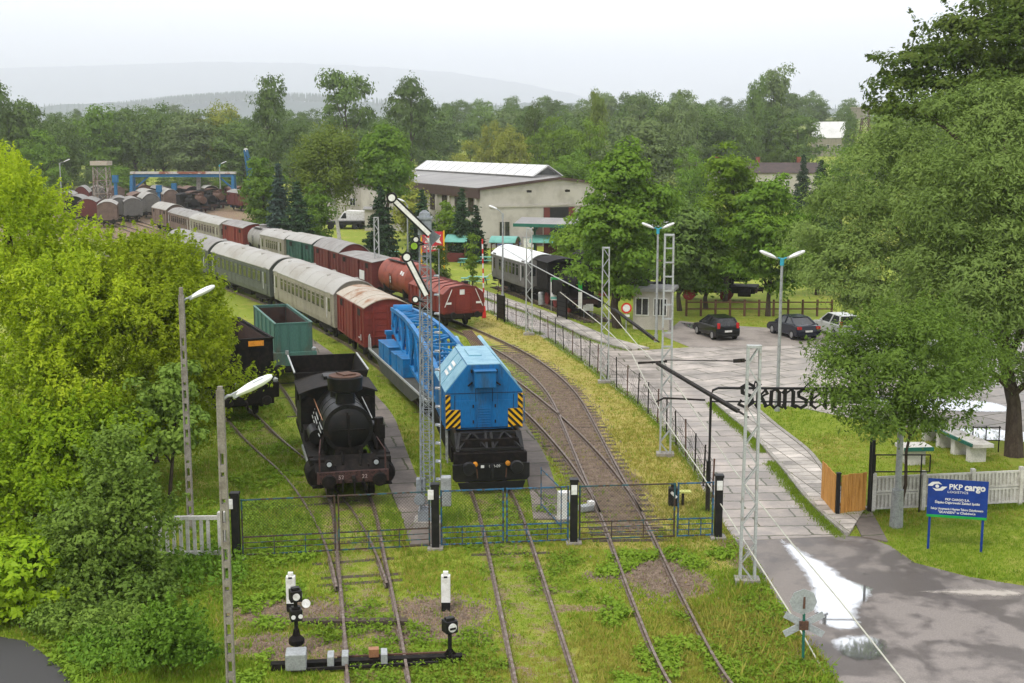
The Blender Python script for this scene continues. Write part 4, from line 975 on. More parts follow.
    for s in (-1, 1):   # hazard stripes on the corners
        q = MB(); z0, z1, y0, y1 = 1.86, 2.58, s * (hw - .56), s * hw
        def clip_stripes(y0, y1, z0, z1, xx, w=.13):
            lo, hi = min(y0, y1), max(y0, y1); k = -1.0
            while k < 2.2:
                pts = []
                for zz in (z0, z1):
                    for off_ in (0, w): pts.append((zz, k + off_))
                # stripe: y-position runs with z (slope 1)
                poly = [(lo + k, z0), (lo + k + w, z0), (lo + k + w + (z1 - z0) * 1.0, z1), (lo + k + (z1 - z0) * 1.0, z1)]
                if s > 0: poly = [(lo + hi - p_[0], p_[1]) for p_ in poly]
                poly = clip_poly(poly, lo, hi)
                if len(poly) > 2: q.prism(poly, xx - .006, xx + .001, 'x', 1)
                k += 2 * w
        q.box((x0 - .022, (y0 + y1) / 2, (z0 + z1) / 2), (.03, .56, z1 - z0), 0); clip_stripes(y0, y1, z0, z1, x0 - .04)
        q.box((x0 - .022, s * (hw - .09), 2.88), (.03, .18, .56), 0); clip_stripes(s * (hw - .18), s * hw, 2.6, 3.16, x0 - .04)
        q.build('hazard_stripes', [M['yellow'], M['black']], t)
    q = MB()
    for k, w in ((0, .95), (1, .8), (2, .9)):
        A = Vector((x0 + 2.1 + .0, hw, 3.25)); B = Vector((x0 + 2.1, .64, 4.26)); N_ = Vector((0, .77, .64)) * .05
        c_ = A.lerp(B, .7 - k * .17) + N_; q.bar(c_ - Vector((w / 2, 0, 0)), c_ + Vector((w / 2, 0, 0)), .01, .12, up=(0, -.66, .75))
    q.build('lettering_strip', M['mark'], t)
    for s in (1, -1):
        q = MB(); xx = 2.25
        for a in (0, .5): q.bar((xx + a, s * 1.38, .45), (xx + a, s * 1.38, 1.8), .05)
        for k in range(5): q.bar((xx, s * 1.38, .55 + k * .28), (xx + .5, s * 1.38, .55 + k * .28), .04)
        q.build('ladder', M['steel'], t)
    q = MB(); q.box((5.4, -.95, 2.2), (1.3, 1.0, 1.7)); q.build('driver_cabin', M['crane'], t)
    # boom, laid forward over the match wagon
    bm_ = MB(); A0, A1 = Vector((6.4, .1, 2.15)), Vector((23.2, 1.75, 3.2))
    w0, w1, h0, h1 = .95, .45, .45, .75; ch = []
    def bp_(tt, s, u): p_ = A0.lerp(A1, tt); return p_ + Vector((0, s * (w0 + (w1 - w0) * tt), u * (h0 + .6 * math.sin(tt * 3.1))))
    for s in (-1, 1):
        for u in (-1, 1):
            for k in range(12): bm_.bar(bp_(k / 12, s, u), bp_((k + 1) / 12, s, u), .2 if u > 0 else .17)
        for k in range(12):
            bm_.bar(bp_(k / 12, s, -1), bp_(k / 12, s, 1), .1); bm_.bar(bp_(k / 12, s, -1 if k % 2 else 1), bp_((k + 1) / 12, s, 1 if k % 2 else -1), .09)
    for k in range(13):
        for u in (-1, 1): bm_.bar(bp_(k / 12, -1, u), bp_(k / 12, 1, u), .12)
        if k < 12: bm_.bar(bp_(k / 12, -1 if k % 2 else 1, 1), bp_((k + 1) / 12, 1 if k % 2 else -1, 1), .09)
    bm_.build('boom', M['boom'], t)
    q = MB(); q.tube((23.0, 1.25, 3.2), (23.0, 2.25, 3.2), .5, 18); q.tube((22.3, 1.2, 3.7), (22.3, 2.2, 3.7), .32, 16); q.build('boom_head_sheave', M['boom'], t)
    q = MB()
    for s in (-1, 1): q.tube((6.2, s * .8 - .75, 3.1), (13.5, s * .55 - .75, 3.5), .13, 10)
    q.build('luffing_strut', M['crane_roof'], t)
    q = MB()
    for k in range(7): q.tube((6.6, -.45 - k * .09, 3.75), (12.2, -.35 - k * .07, 4.05), .03, 6)
    q.build('hoist_ropes', M['rust'], t)
    q = MB(); q.tube((7.4, -.9, 3.3), (7.4, .9, 3.3), .38, 16); q.tube((8.4, -.9, 3.2), (8.4, .9, 3.2), .3, 16); q.build('winch_drum', M['boom'], t)
    return t
def clip_poly(poly, lo, hi):
    def cl(p, f, val):
        out = []
        for i in range(len(p)):
            a, b = p[i], p[(i + 1) % len(p)]; ia, ib = f(a[0], val), f(b[0], val)
            if ia: out.append(a)
            if ia != ib:
                t_ = (val - a[0]) / (b[0] - a[0]); out.append((val, a[1] + t_ * (b[1] - a[1])))
        return out
    p = cl(poly, lambda x, v: x >= v, lo)
    return cl(p, lambda x, v: x <= v, hi) if len(p) > 2 else []
crane()
def match_wagon():
    L = 15.2; t = thing('match_wagon', 'flat match wagon with white edged deck and blue weights under the crane jib', 'flat wagon'); TR_BAY.place(t, dC + 10.6, L)
    running_gear(t, L, 2.6, bogies=True)
    mb = MB()
    for s in (-1, 1): mb.prism([(0, 1.15), (0, .95), (2.2, .9), (3.6, .45), (11.4, .45), (12.8, .9), (15.2, .95), (15.2, 1.15)], s * 1.36 - .04, s * 1.36 + .04, 'y')
    mb.box((L / 2, 0, 1.1), (L, 2.66, .12)); mb.build('deck', M['deck'], t)
    q = MB()
    for s in (-1, 1): q.box((L / 2, s * 1.42, 1.17), (L, .06, .1)); q.pipe([(L - .1, s * 1.42, 1.2), (L - .1, s * 1.42, 1.9), (L - .35, s * 1.42, 2.0), (L - .6, s * 1.42, 1.8), (L - .7, s * 1.42, 1.2)], .035, 6)
    q.build('edge_rail', M['mast'], t)
    for x, y, z, w in ((10.2, .95, 1.62, 1.5), (11.8, .95, 1.58, 1.3), (6.6, .95, 1.62, 1.6), (8.2, .95, 1.55, 1.2), (10.5, -.95, 1.6, 1.6), (7, -.95, 1.6, 1.6)):
        q = MB(); q.box((x, y, z), (w, .8, .9)); q.box((x, y, z + .47), (w + .06, .86, .05)); q.build('counterweight', M['boom'], t, bevel=.02)
    q = MB()
    for s in (-1, 1): q.box((13.4, s * .6, 1.7), (.3, .25, 1.1))
    q.box((13.4, 0, 2.3), (.4, 1.6, .2)); q.build('boom_rest', M['boom'], t)
    return t
match_wagon()
dR = TR_BAY.near((-7.0, 70.5))
VG = 'old covered vans in the sidings'
van_wagon('covered_van', 'red van with a rust streaked pale roof beyond the blue crane jib', 'railway van', TR_BAY, dR, 7.4, M['red'], M['roof_rust'], rise=.5, group=VG, ribs=9, marks=((.7, 1.5, .12, .35), (1.15, 1.45, .3, .08)))
d2 = dR + 8.6
coach('passenger_coach', 'beige ribbed coach with light roof right behind the rusty roofed red van', TR_BAY, d2, 16.6, M['coach_beige'], M['roof_white'], nwin=11)
coach('passenger_coach', 'grey green coach with pale roof, its far half behind the yellow green tree', TR_BAY, d2 + 17.8, 17.6, M['coach_green'], M['roof_white'], nwin=10)
coach('passenger_coach', 'dark green coach showing only a roof end above the yellow green tree', TR_BAY, d2 + 36.6, 17.6, M['coach_green'], M['roof_grey'], nwin=10)

# ---- the wagon track
def lime_wagon(d):
    L = 7.6; t = thing('lidded_wagon', 'low dark red wagon with ridged lid roof, its end facing the yard', 'goods wagon'); TR_WAG.place(t, d, L); running_gear(t, L, 2.8)
    W = 2.9; mb = MB(); mb.prism([(-W / 2, 1.0), (-W / 2, 2.35), (-.9, 2.75), (0, 2.88), (.9, 2.75), (W / 2, 2.35), (W / 2, 1.0)], 0, L)
    for s in (-1, 1):
        for i in range(10): mb.box((.06 + i * (L - .12) / 9, s * (W / 2 + .03), 1.7), (.1, .06, 1.3))
    mb.box((-.03, 0, 1.85), (.06, 1.0, 1.2)); mb.box((-.02, 0, 1.15), (.05, W, .15))
    for y in (-.55, .55): mb.box((-.06, y, 1.7), (.06, .08, 1.35))
    mb.build('body', M['red'], t, bevel=.01)
    q = MB()
    for i in range(6):
        x0, x1 = .05 + i * (L - .1) / 6, (i + 1) * (L - .1) / 6
        for s in (-1, 1):
            q.prism([(s * .02, 2.93), (s * .92, 2.80), (s * (W / 2 + .04), 2.38), (s * (W / 2 + .04), 2.33), (s * .9, 2.74), (s * .02, 2.87)], x0 + .03, x1 - .03)
    q.build('roof_lids', M['redb'], t)
    q = MB()
    for i in range(7):
        x = .05 + i * (L - .1) / 6
        q.prism([(-W / 2 - .06, 2.35), (-.92, 2.86), (0, 2.99), (.92, 2.86), (W / 2 + .06, 2.35), (.9, 2.7), (0, 2.85), (-.9, 2.7)], x - .05, x + .05)
    q.build('roof_bows', M['maroon'], t)
    q = MB(); q.box((-.075, .12, 2.5), (.02, .34, .34)); q.build('white_square', M['mark'], t)
    q = MB()
    for s in (-1, 1): q.bar((-.07, s * 1.38, 1.5), (-.07, s * .85, 2.7), .04); q.box((-.06, s * 1.1, 1.75), (.02, .4, .14))
    q.build('end_braces', M['mark'], t)
    return t
dW = TR_WAG.near((-3.3, 84.6))
lime_wagon(dW)
tank_wagon('tank_wagon', 'rust red tank wagon between the dark red wagon and the grey roofed van', TR_WAG, dW + 8.4, 7.6, M['redb'], r=1.3, zc=2.3, mark=True)
van_wagon('covered_van', 'brown red van with flat grey roof and a white panel, next to the tank', 'railway van', TR_WAG, dW + 16.6, 9.0, M['maroon'], M['roof_grey'], rise=.2, e=1.3, zw=3.1, group=VG, ribs=10, marks=((2.6, 1.9, 1.3, .75),))
van_wagon('covered_van', 'maroon van with high arched grey roof, ahead of the dark green van', 'railway van', TR_WAG, dW + 26.2, 8.4, M['maroon'], M['roof_grey'], rise=.75, zw=3.1, group=VG, ribs=9)
van_wagon('covered_van', 'dark green van with pale arched roof in the long rake', 'railway van', TR_WAG, dW + 35.2, 7.4, M['wgreen'], M['roof_white'], rise=.6, zw=3.2, group=VG, ribs=8, marks=((3.0, 2.2, .12, .9),))
coach('passenger_coach', 'short beige brown coach with roof vents, beside the dark spruces', TR_WAG, dW + 43.2, 8.4, M['coach_beige'], M['roof_white'], nwin=6, rise=.55, zw=3.1, vents=5, far=True)
tank_wagon('tank_wagon', 'pale grey tank wagon between the beige coach and a red van', TR_WAG, dW + 52.2, 6.4, M['roof_grey'], r=1.2)
van_wagon('covered_van', 'small plain red van coupled behind the grey tank wagon', 'railway van', TR_WAG, dW + 59.2, 8.6, M['red'], M['roof_grey'], rise=.45, group=VG, ribs=8)
coach('passenger_coach', 'olive coach with cream roof in the far part of the long rake', TR_WAG, dW + 68.6, 15.6, M['coach_beige'], M['roof_white'], nwin=8, rise=.6, far=True, vents=4)
coach('passenger_coach', 'brown coach with clerestory roof near the blue gantry', TR_WAG, dW + 85.0, 15.0, M['coach_brown'], M['roof_grey'], nwin=8, rise=.6, far=True, vents=7)
van_wagon('covered_van', 'brown van with a pale blue sheet over its roof, near the gantry', 'railway van', TR_WAG, dW + 100.8, 9.5, M['coach_brown'], M['roof_white'], rise=.8, group=VG, ribs=8)

# ---- tenders on the left
dG = TR_LOCO.near((-11.6, 64.2))
open_tender('tender', 'tall teal open tender with rusty inside behind the steam engine', TR_LOCO, dG, 8.0, M['tender'], W=1.85, zb=1.75, zt=3.25)
dB = TR_LEFT.near((-11.9, 55.4))
open_tender('tender', 'black coal tender with a small orange plate beside the yellow green tree', TR_LEFT, dB, 7.5, M['soot'], W=2.6, zb=1.7, zt=3.75, plate=(-.55, 3.55))
open_tender('tender', 'rusty brown tender further back between coach and yellow green tree', TR_LEFT, dB + 15.0, 7.5, M['rust'], W=2.4, zb=1.7, zt=3.2)

# ---- the black tank engine
def steam_engine():
    t = thing('steam_engine', 'black steam engine with wide round chimney facing the gate', 'steam locomotive'); TR_LOCO.place(t, TR_LOCO.near((-5.64, 42.75)), 11.8)
    r, zc = .84, 2.43
    mb = MB(); mb.lathe([(r, 1.35), (r, 5.0)], (0, 0, zc), 36, 'x')
    for x in (2.5, 3.3, 4.1): mb.lathe([(r + .015, x - .04), (r + .015, x + .04)], (0, 0, zc), 36, 'x')
    mb.build('boiler', M['loco'], t, smooth=True)
    mb = MB(); mb.lathe([(.02, 1.14), (.3, 1.15), (.62, 1.22), (.74, 1.30), (.74, 1.335)], (0, 0, zc), 36, 'x'); mb.lathe([(r + .05, 1.30), (r + .05, 1.42)], (0, 0, zc), 36, 'x')
    mb.build('smokebox_door', M['loco'], t, smooth=True)
    q = MB()
    for a in (-.45, .45): q.box((1.14, a * .1, zc + a), (.06, .05, .4))
    q.box((1.12, 0, zc), (.05, .08, 1.1)); q.box((1.13, 0, zc), (.05, 1.2, .05)); q.build('door_straps', M['soot'], t)
    mb = MB(); mb.lathe([(.36, 3.15), (.34, 3.6), (.62, 3.72), (.64, 4.18), (.60, 4.22)], (2.15, 0, 0), 32); mb.build('chimney', M['loco'], t, smooth=True)
    q = MB(); q.lathe([(.58, 4.221), (.58, 4.25)], (2.15, 0, 0), 32); q.box((2.2, -.05, 4.28), (.6, .5, .05), rz=.4); q.build('chimney_lid', M['rust'], t)
    mb = MB(); mb.lathe([(.42, 0), (.42, .45), (.3, .62), (.05, .68)], (3.6, 0, zc + r - .12), 24); mb.lathe([(.16, 0), (.16, .3), (.05, .36)], (4.5, 0, zc + r - .05), 12); mb.build('steam_dome', M['loco'], t, smooth=True)
    mb = MB()
    for s in (-1, 1): mb.box((4.3, s * 1.15, 1.52), (6.4, .6, .06)); mb.box((4.3, s * 1.44, 1.46), (6.4, .03, .16))
    mb.prism([(.15, 1.2), (1.1, 1.55), (1.1, 1.49), (.15, 1.14)], -1.3, 1.3, 'y'); mb.build('running_board', M['soot'], t)
    mb = MB()
    for s in (-1, 1): mb.box((5.6, s * .58, .95), (10.6, .06, .8))
    mb.box((5.6, 0, 1.05), (10.4, 1.1, .2)); mb.box((1.7, 0, 1.45), (.9, 1.0, .7)); mb.build('frame', M['soot'], t)
    for s in (-1, 1):
        q = MB(); q.lathe([(.1, .55), (.4, .58), (.46, .7), (.46, 1.75), (.4, 1.86), (.1, 1.9)], (0, s * 1.12, .92), 22, 'x'); q.box((1.2, s * 1.18, 1.3), (1.0, .5, .4)); q.build('cylinder', M['soot'], t, smooth=True)
        q = MB(); q.bar((1.9, s * 1.2, .8), (4.2, s * 1.2, .72), .1, .14); q.bar((2.8, s * 1.28, .62), (6.6, s * 1.28, .62), .08, .14); q.build('side_rod', M['steel'], t)
        q = MB(); q.tube((2.3, s * 1.05, 1.95), (3.5, s * 1.05, 1.95), .28, 16); q.build('air_reservoir' if s > 0 else 'air_pump', M['loco'], t)
        if s < 0:
            q = MB(); q.box((1.75, -1.15, 2.2), (.35, .4, .5)); q.tube((1.75, -1.15, 1.8), (1.75, -1.15, 2.7), .17, 12); q.tube((1.75, -1.15, 1.5), (1.75, -1.15, 1.9), .2, 12); q.build('feed_pump', M['soot'], t)
        for k, x in enumerate((1.0, 2.9, 4.4, 5.9, 8.6, 10.2)):
            rr = .62 if 1 <= k <= 3 else .42
            q = MB(); q.tube((x, s * .68, rr), (x, s * .82, rr), rr, 22); q.tube((x, s * .66, rr), (x, s * .68, rr), rr + .03, 22); q.build('wheel', M['under'], t)
        q = MB()
        for k in range(3): q.pipe([(1.9, s * (.88 + .05 * k), zc - .1 - k * .13), (3.4, s * (.9 + .05 * k), zc - .05 - k * .13), (4.9, s * (.9 + .05 * k), zc + .05 - k * .13)], .022, 6)
        q.build('boiler_pipes', M['mast'], t)
        q = MB(); q.pipe([(1.6, s * (r + .05), zc + .3), (4.95, s * (r + .08), zc + .42)], .02, 6); q.build('handrail', M['copper'] if s > 0 else M['mast'], t)
        q = MB(); q.pipe([(.1, s * 1.15, 1.2), (.12, s * 1.15, 1.9)], .03, 6); q.pipe([(.1, s * 1.15, 1.9), (1.3, s * 1.0, 2.1)], .02, 6); q.build('front_handrail', M['beam'], t)
        q = MB(); q.lathe([(.03, -.16), (.13, -.14), (.13, .08)], (.22, s * .82, 1.48), 14, 'x'); lamp = q.build('headlamp', M['soot'], t); q = MB(); q.tube((.05, s * .82, 1.48), (.06, s * .82, 1.48), .085, 14); q.build('lens', M['signback'], lamp)
        q = MB(); q.tube((.02, s * .875, .98), (-.4, s * .875, .98), .1, 10); q.tube((-.4, s * .875, .98), (-.48, s * .875, .98), .25, 20, .22); q.build('buffer', M['soot'], t, smooth=True)
    mb = MB(); mb.box((.08, 0, 1.0), (.12, 2.5, .42)); mb.build('buffer_beam', M['beam'], t, bevel=.01)
    q = MB()
    for y in np.linspace(-1.15, 1.15, 12): q.box((.015, y, 1.16), (.03, .035, .035)); q.box((.015, y, .84), (.03, .035, .035))
    q.build('rivets', M['soot'], t)
    q = MB()
    for s in (-1, 1):
        q.pipe([(1.5, s * .86, 2.2), (1.4, s * .98, 1.8), (1.2, s * 1.05, 1.45)], .07, 8); q.pipe([(2.6, s * .87, 2.7), (2.6, s * 1.0, 2.3), (2.9, s * 1.12, 1.7)], .03, 6); q.pipe([(4.3, s * .88, 2.75), (4.2, s * 1.0, 2.2), (4.4, s * 1.1, 1.6)], .03, 6)
        q.box((3.9, s * 1.2, 1.78), (1.0, .4, .42)); q.box((.5, s * 1.25, .62), (.5, .3, .04)); q.bar((.3, s * 1.28, .62), (.3, s * 1.28, 1.2), .04)
    q.pipe([(1.25, .3, 1.62), (.9, .3, 1.7), (.5, .3, 1.35)], .04, 6); q.pipe([(1.25, -.35, 1.62), (.8, -.35, 1.66), (.4, -.3, 1.3)], .035, 6); q.build('pipework', M['soot'], t)
    q = MB()
    for k in range(20):
        a = 2 * math.pi * k / 20; q.box((1.285, .80 * math.cos(a), zc + .80 * math.sin(a)), (.03, .05, .05), rz=0)
    q.build('door_clamps', M['soot'], t)
    text('52', .2, M['beamdigit'], t, (.012, .42, 1.0), (R(90), 0, R(-90)), 'beam_numbers', .006); text('22', .2, M['beamdigit'], t, (.012, -.40, 1.0), (R(90), 0, R(-90)), 'beam_numbers', .006)
    q = MB(); q.bar((0, 0, 1.0), (-.35, 0, .95), .12); q.bar((-.35, 0, .95), (-.38, 0, .5), .07)
    for s in (-1, 1): q.bar((-.02, s * .35, .95), (-.12, s * .4, .5), .06)
    q.build('coupling', M['soot'], t)
    # cab
    W = 2.85; mb = MB(); x0, x1 = 4.9, 7.1
    for s in (-1, 1):
        mb.box(((x0 + x1) / 2, s * (W / 2 - .02), 1.95), (x1 - x0, .05, 1.0))
        mb.box((x0 + .25, s * (W / 2 - .02), 2.78), (.5, .05, .66)); mb.box((x1 - .2, s * (W / 2 - .02), 2.78), (.4, .05, .66))
    # front wall: two side pieces and a top piece round the boiler
    for s in (-1, 1): mb.box((x0, s * 1.13, 2.23), (.05, .56, 1.55))
    mb.prism([(-.85, 2.8)] + [(-.85, 3.0)] + [(-W / 2 + .02, 3.0), (-W / 2 + .02, 3.1)] + arc(W - .04, 3.1, .3, 8)[1:-1] + [(W / 2 - .02, 3.1), (W / 2 - .02, 3.0), (.85, 3.0), (.85, 2.8)], x0 - .025, x0 + .025)
    mb.build('cab', M['loco'], t)
    for s in (-1, 1):
        q = MB(); q.disc((x0 - .04, s * 1.12, 2.62), (1, 0, 0), .25, .03, 22, 0); q.lathe([(.25, -.04), (.30, -.04), (.30, .02), (.25, .02)], (x0 - .04, s * 1.12, 2.62), 22, 'x', 1); q.build('spectacle_window', [M['glass'], M['soot']], t)
    q = MB(); q.prism(shell(W + .16, 3.12, .32, .05, 12), x0 - .28, x1 + .35); q.build('cab_roof', M['under'], t, smooth=True)
    q = MB(); q.tube((x0 + .2, 0, 3.4), (x0 + .2, 0, 3.85), .05, 8); q.box((x0 + 1.3, 0, 3.48), (.8, .9, .12)); q.build('whistle', M['loco'], t)
    # tender-like bunker, open, flared
    mb = MB(); b0, b1, wb, wt, z0, z1 = 7.3, 11.5, 1.22, 1.48, 1.3, 3.45
    for s in (-1, 1):
        mb.prism([(s * wb, z0), (s * wb, 2.5), (s * wt, z1), (s * (wt - .05), z1), (s * (wb - .06), 2.5), (s * (wb - .06), z0)], b0, b1)
    for x in (b0, b1): mb.prism([(-wb + .06, z0), (-wb + .06, 2.5), (-wt + .06, z1), (wt - .06, z1), (wb - .06, 2.5), (wb - .06, z0)], x - .03, x + .03)
    mb.build('coal_bunker', M['soot'], t)
    q = MB(); q.box(((b0 + b1) / 2, 0, 2.0), (b1 - b0 - .1, 2 * wb - .16, .5)); q.build('bunker_floor', M['coal'], t)
    q = MB()
    for s in (-1, 1): q.box(((b0 + b1) / 2, s * (wt + .0), z1 + .02), (b1 - b0, .06, .05))
    q.build('bunker_rim', M['mast'], t)
    return t
steam_engine()

# ---- museum train on the lawn, right of the yard road
dirv = Vector((-3.0, 9.5)).normalized(); ang = math.atan2(dirv.y, dirv.x)
coach('museum_carriage', 'dark grey wooden carriage with bright white roof on the green', None, 0, 10.0, M['coach_grey'], M['roof_pure'], nwin=6, rise=.75, zw=2.95, loc=((2.6, 100.5, .17), ang), group='museum train on the green', win=(1.75, .95), vents=0, e=2.2)
def small_engine(name, label, loc, rz, mats, L=8.6, group=None, front=-1, simple=False):
    """small tank engine; front = the -x end"""
    t = thing(name, label, 'steam locomotive', loc, rz, group)
    mb = MB(); mb.lathe([(.02, .75), (.6, .8), (.7, .9), (.7, L * .6)], (0, 0, 2.25), 24, 'x'); mb.build('boiler', mats, t, smooth=True)
    q = MB(); q.lathe([(.24, 2.85), (.22, 3.4), (.3, 3.75), (.26, 3.8)], (1.4, 0, 0), 16); q.build('chimney', mats, t, smooth=True)
    q = MB(); q.lathe([(.38, 2.85), (.38, 3.3), (.1, 3.5)], (L * .36, 0, 0), 16); q.build('steam_dome', mats, t, smooth=True)
    mb = MB(); mb.box((L * .76, 0, 2.4), (L * .3, 2.7, 2.1)); mb.build('cab', mats, t, bevel=.03)
    q = MB(); q.prism(shell(2.9, 3.47, .3, .05, 10), L * .58, L * .95); q.build('cab_roof', mats, t, smooth=True)
    mb = MB(); mb.box((L / 2, 0, 1.2), (L, 2.4, .16)); mb.box((L / 2, 0, .9), (L * .95, 1.2, .5))
    for s in (-1, 1): mb.box((L * .42, s * 1.0, 1.75), (L * .36, .55, 1.0)); mb.lathe([(.34, .5), (.34, 1.5)], (0, s * 1.05, .8), 14, 'x')
    mb.build('frame', M['soot'], t)
    q = MB(); q.box((.05, 0, 1.0), (.12, 2.4, .4)); q.build('buffer_beam', M['beam'], t)
    for s in (-1, 1):
        for x in (2.0, 3.5, 5.0, 7.0) if not simple else (2.5, 5.5):
            q = MB(); q.tube((x, s * .68, .5), (x, s * .8, .5), .5, 18); q.build('wheel', M['redwheel'], t)
        q = MB(); q.tube((0, s * .85, 1.0), (-.4, s * .85, 1.0), .1, 8); q.tube((-.4, s * .85, 1.0), (-.46, s * .85, 1.0), .22, 14); q.build('buffer', M['soot'], t)
    return t
e1 = Vector((2.6, 100.5)) - dirv * 9.9
small_engine('museum_engine', 'black tank engine coupled to the white roofed carriage on the green', (e1.x, e1.y, .17), ang, M['soot'], group='museum train on the green')
e2 = e1 - dirv * .9 + Vector((1.9, -.6))
mt = MB()
q0 = Vector((2.6, 100.5)) + dirv * 11; q1 = e1 - dirv * 3
t_ = thing('railway_track', 'short display track under the museum carriage on the green', 'railway track', group='tracks of the yard')
for s in (-1, 1):
    mb = MB(); nv = Vector((-dirv.y, dirv.x)) * s * .72; mb.bar((q0.x + nv.x, q0.y + nv.y, .1), (q1.x + nv.x, q1.y + nv.y, .1), .07, .14); mb.build('rail', M['rail'], t_)
mb = MB()
for k in range(36):
    p_ = q0.lerp(q1, k / 36); mb.box((p_.x, p_.y, .02), (.24, 2.5, .1), rz=ang)
mb.build('sleepers', M['sleeper'], t_)['kind'] = 'stuff'
# steps beside the carriage
st = G(497, 277); t_ = thing('boarding_steps', 'pale boarding steps at the far end of the white roofed carriage', 'steps', (st.x, st.y, 0), ang)
for s in (-.45, .45): MB().bar((0, s - .8, .9), (-.0, s + .9 - .8 + .6, .05), .05).build('stringer', M['palecon'], t_)
mb = MB()
for k in range(4): mb.box((0, -.7 + .32 * k, .85 - .24 * k), (.9, .3, .04))
mb.build('treads', M['palecon'], t_)
st = G(517, 293); t_ = thing('boarding_steps', 'dark brown wooden steps at the near end of the white roofed carriage', 'steps', (st.x - .5, st.y + .6, 0), ang)
mb = MB()
for k in range(4): mb.box((0, .9 - .35 * k, .25 + .24 * k), (1.0, .32, .05))
mb.build('treads', M['woodbrown'], t_)
for s in (-.5, .5):
    mb = MB(); mb.bar((s, 1.1, 0), (s, -.4, 1.05), .06); mb.bar((s, 1.0, 1.0), (s, -.4, 2.0), .05); mb.bar((s, 1.0, 0), (s, 1.0, 1.0), .05); mb.bar((s, -.3, 0), (s, -.3, 2.0), .05); mb.build('railing', M['woodbrown'], t_)
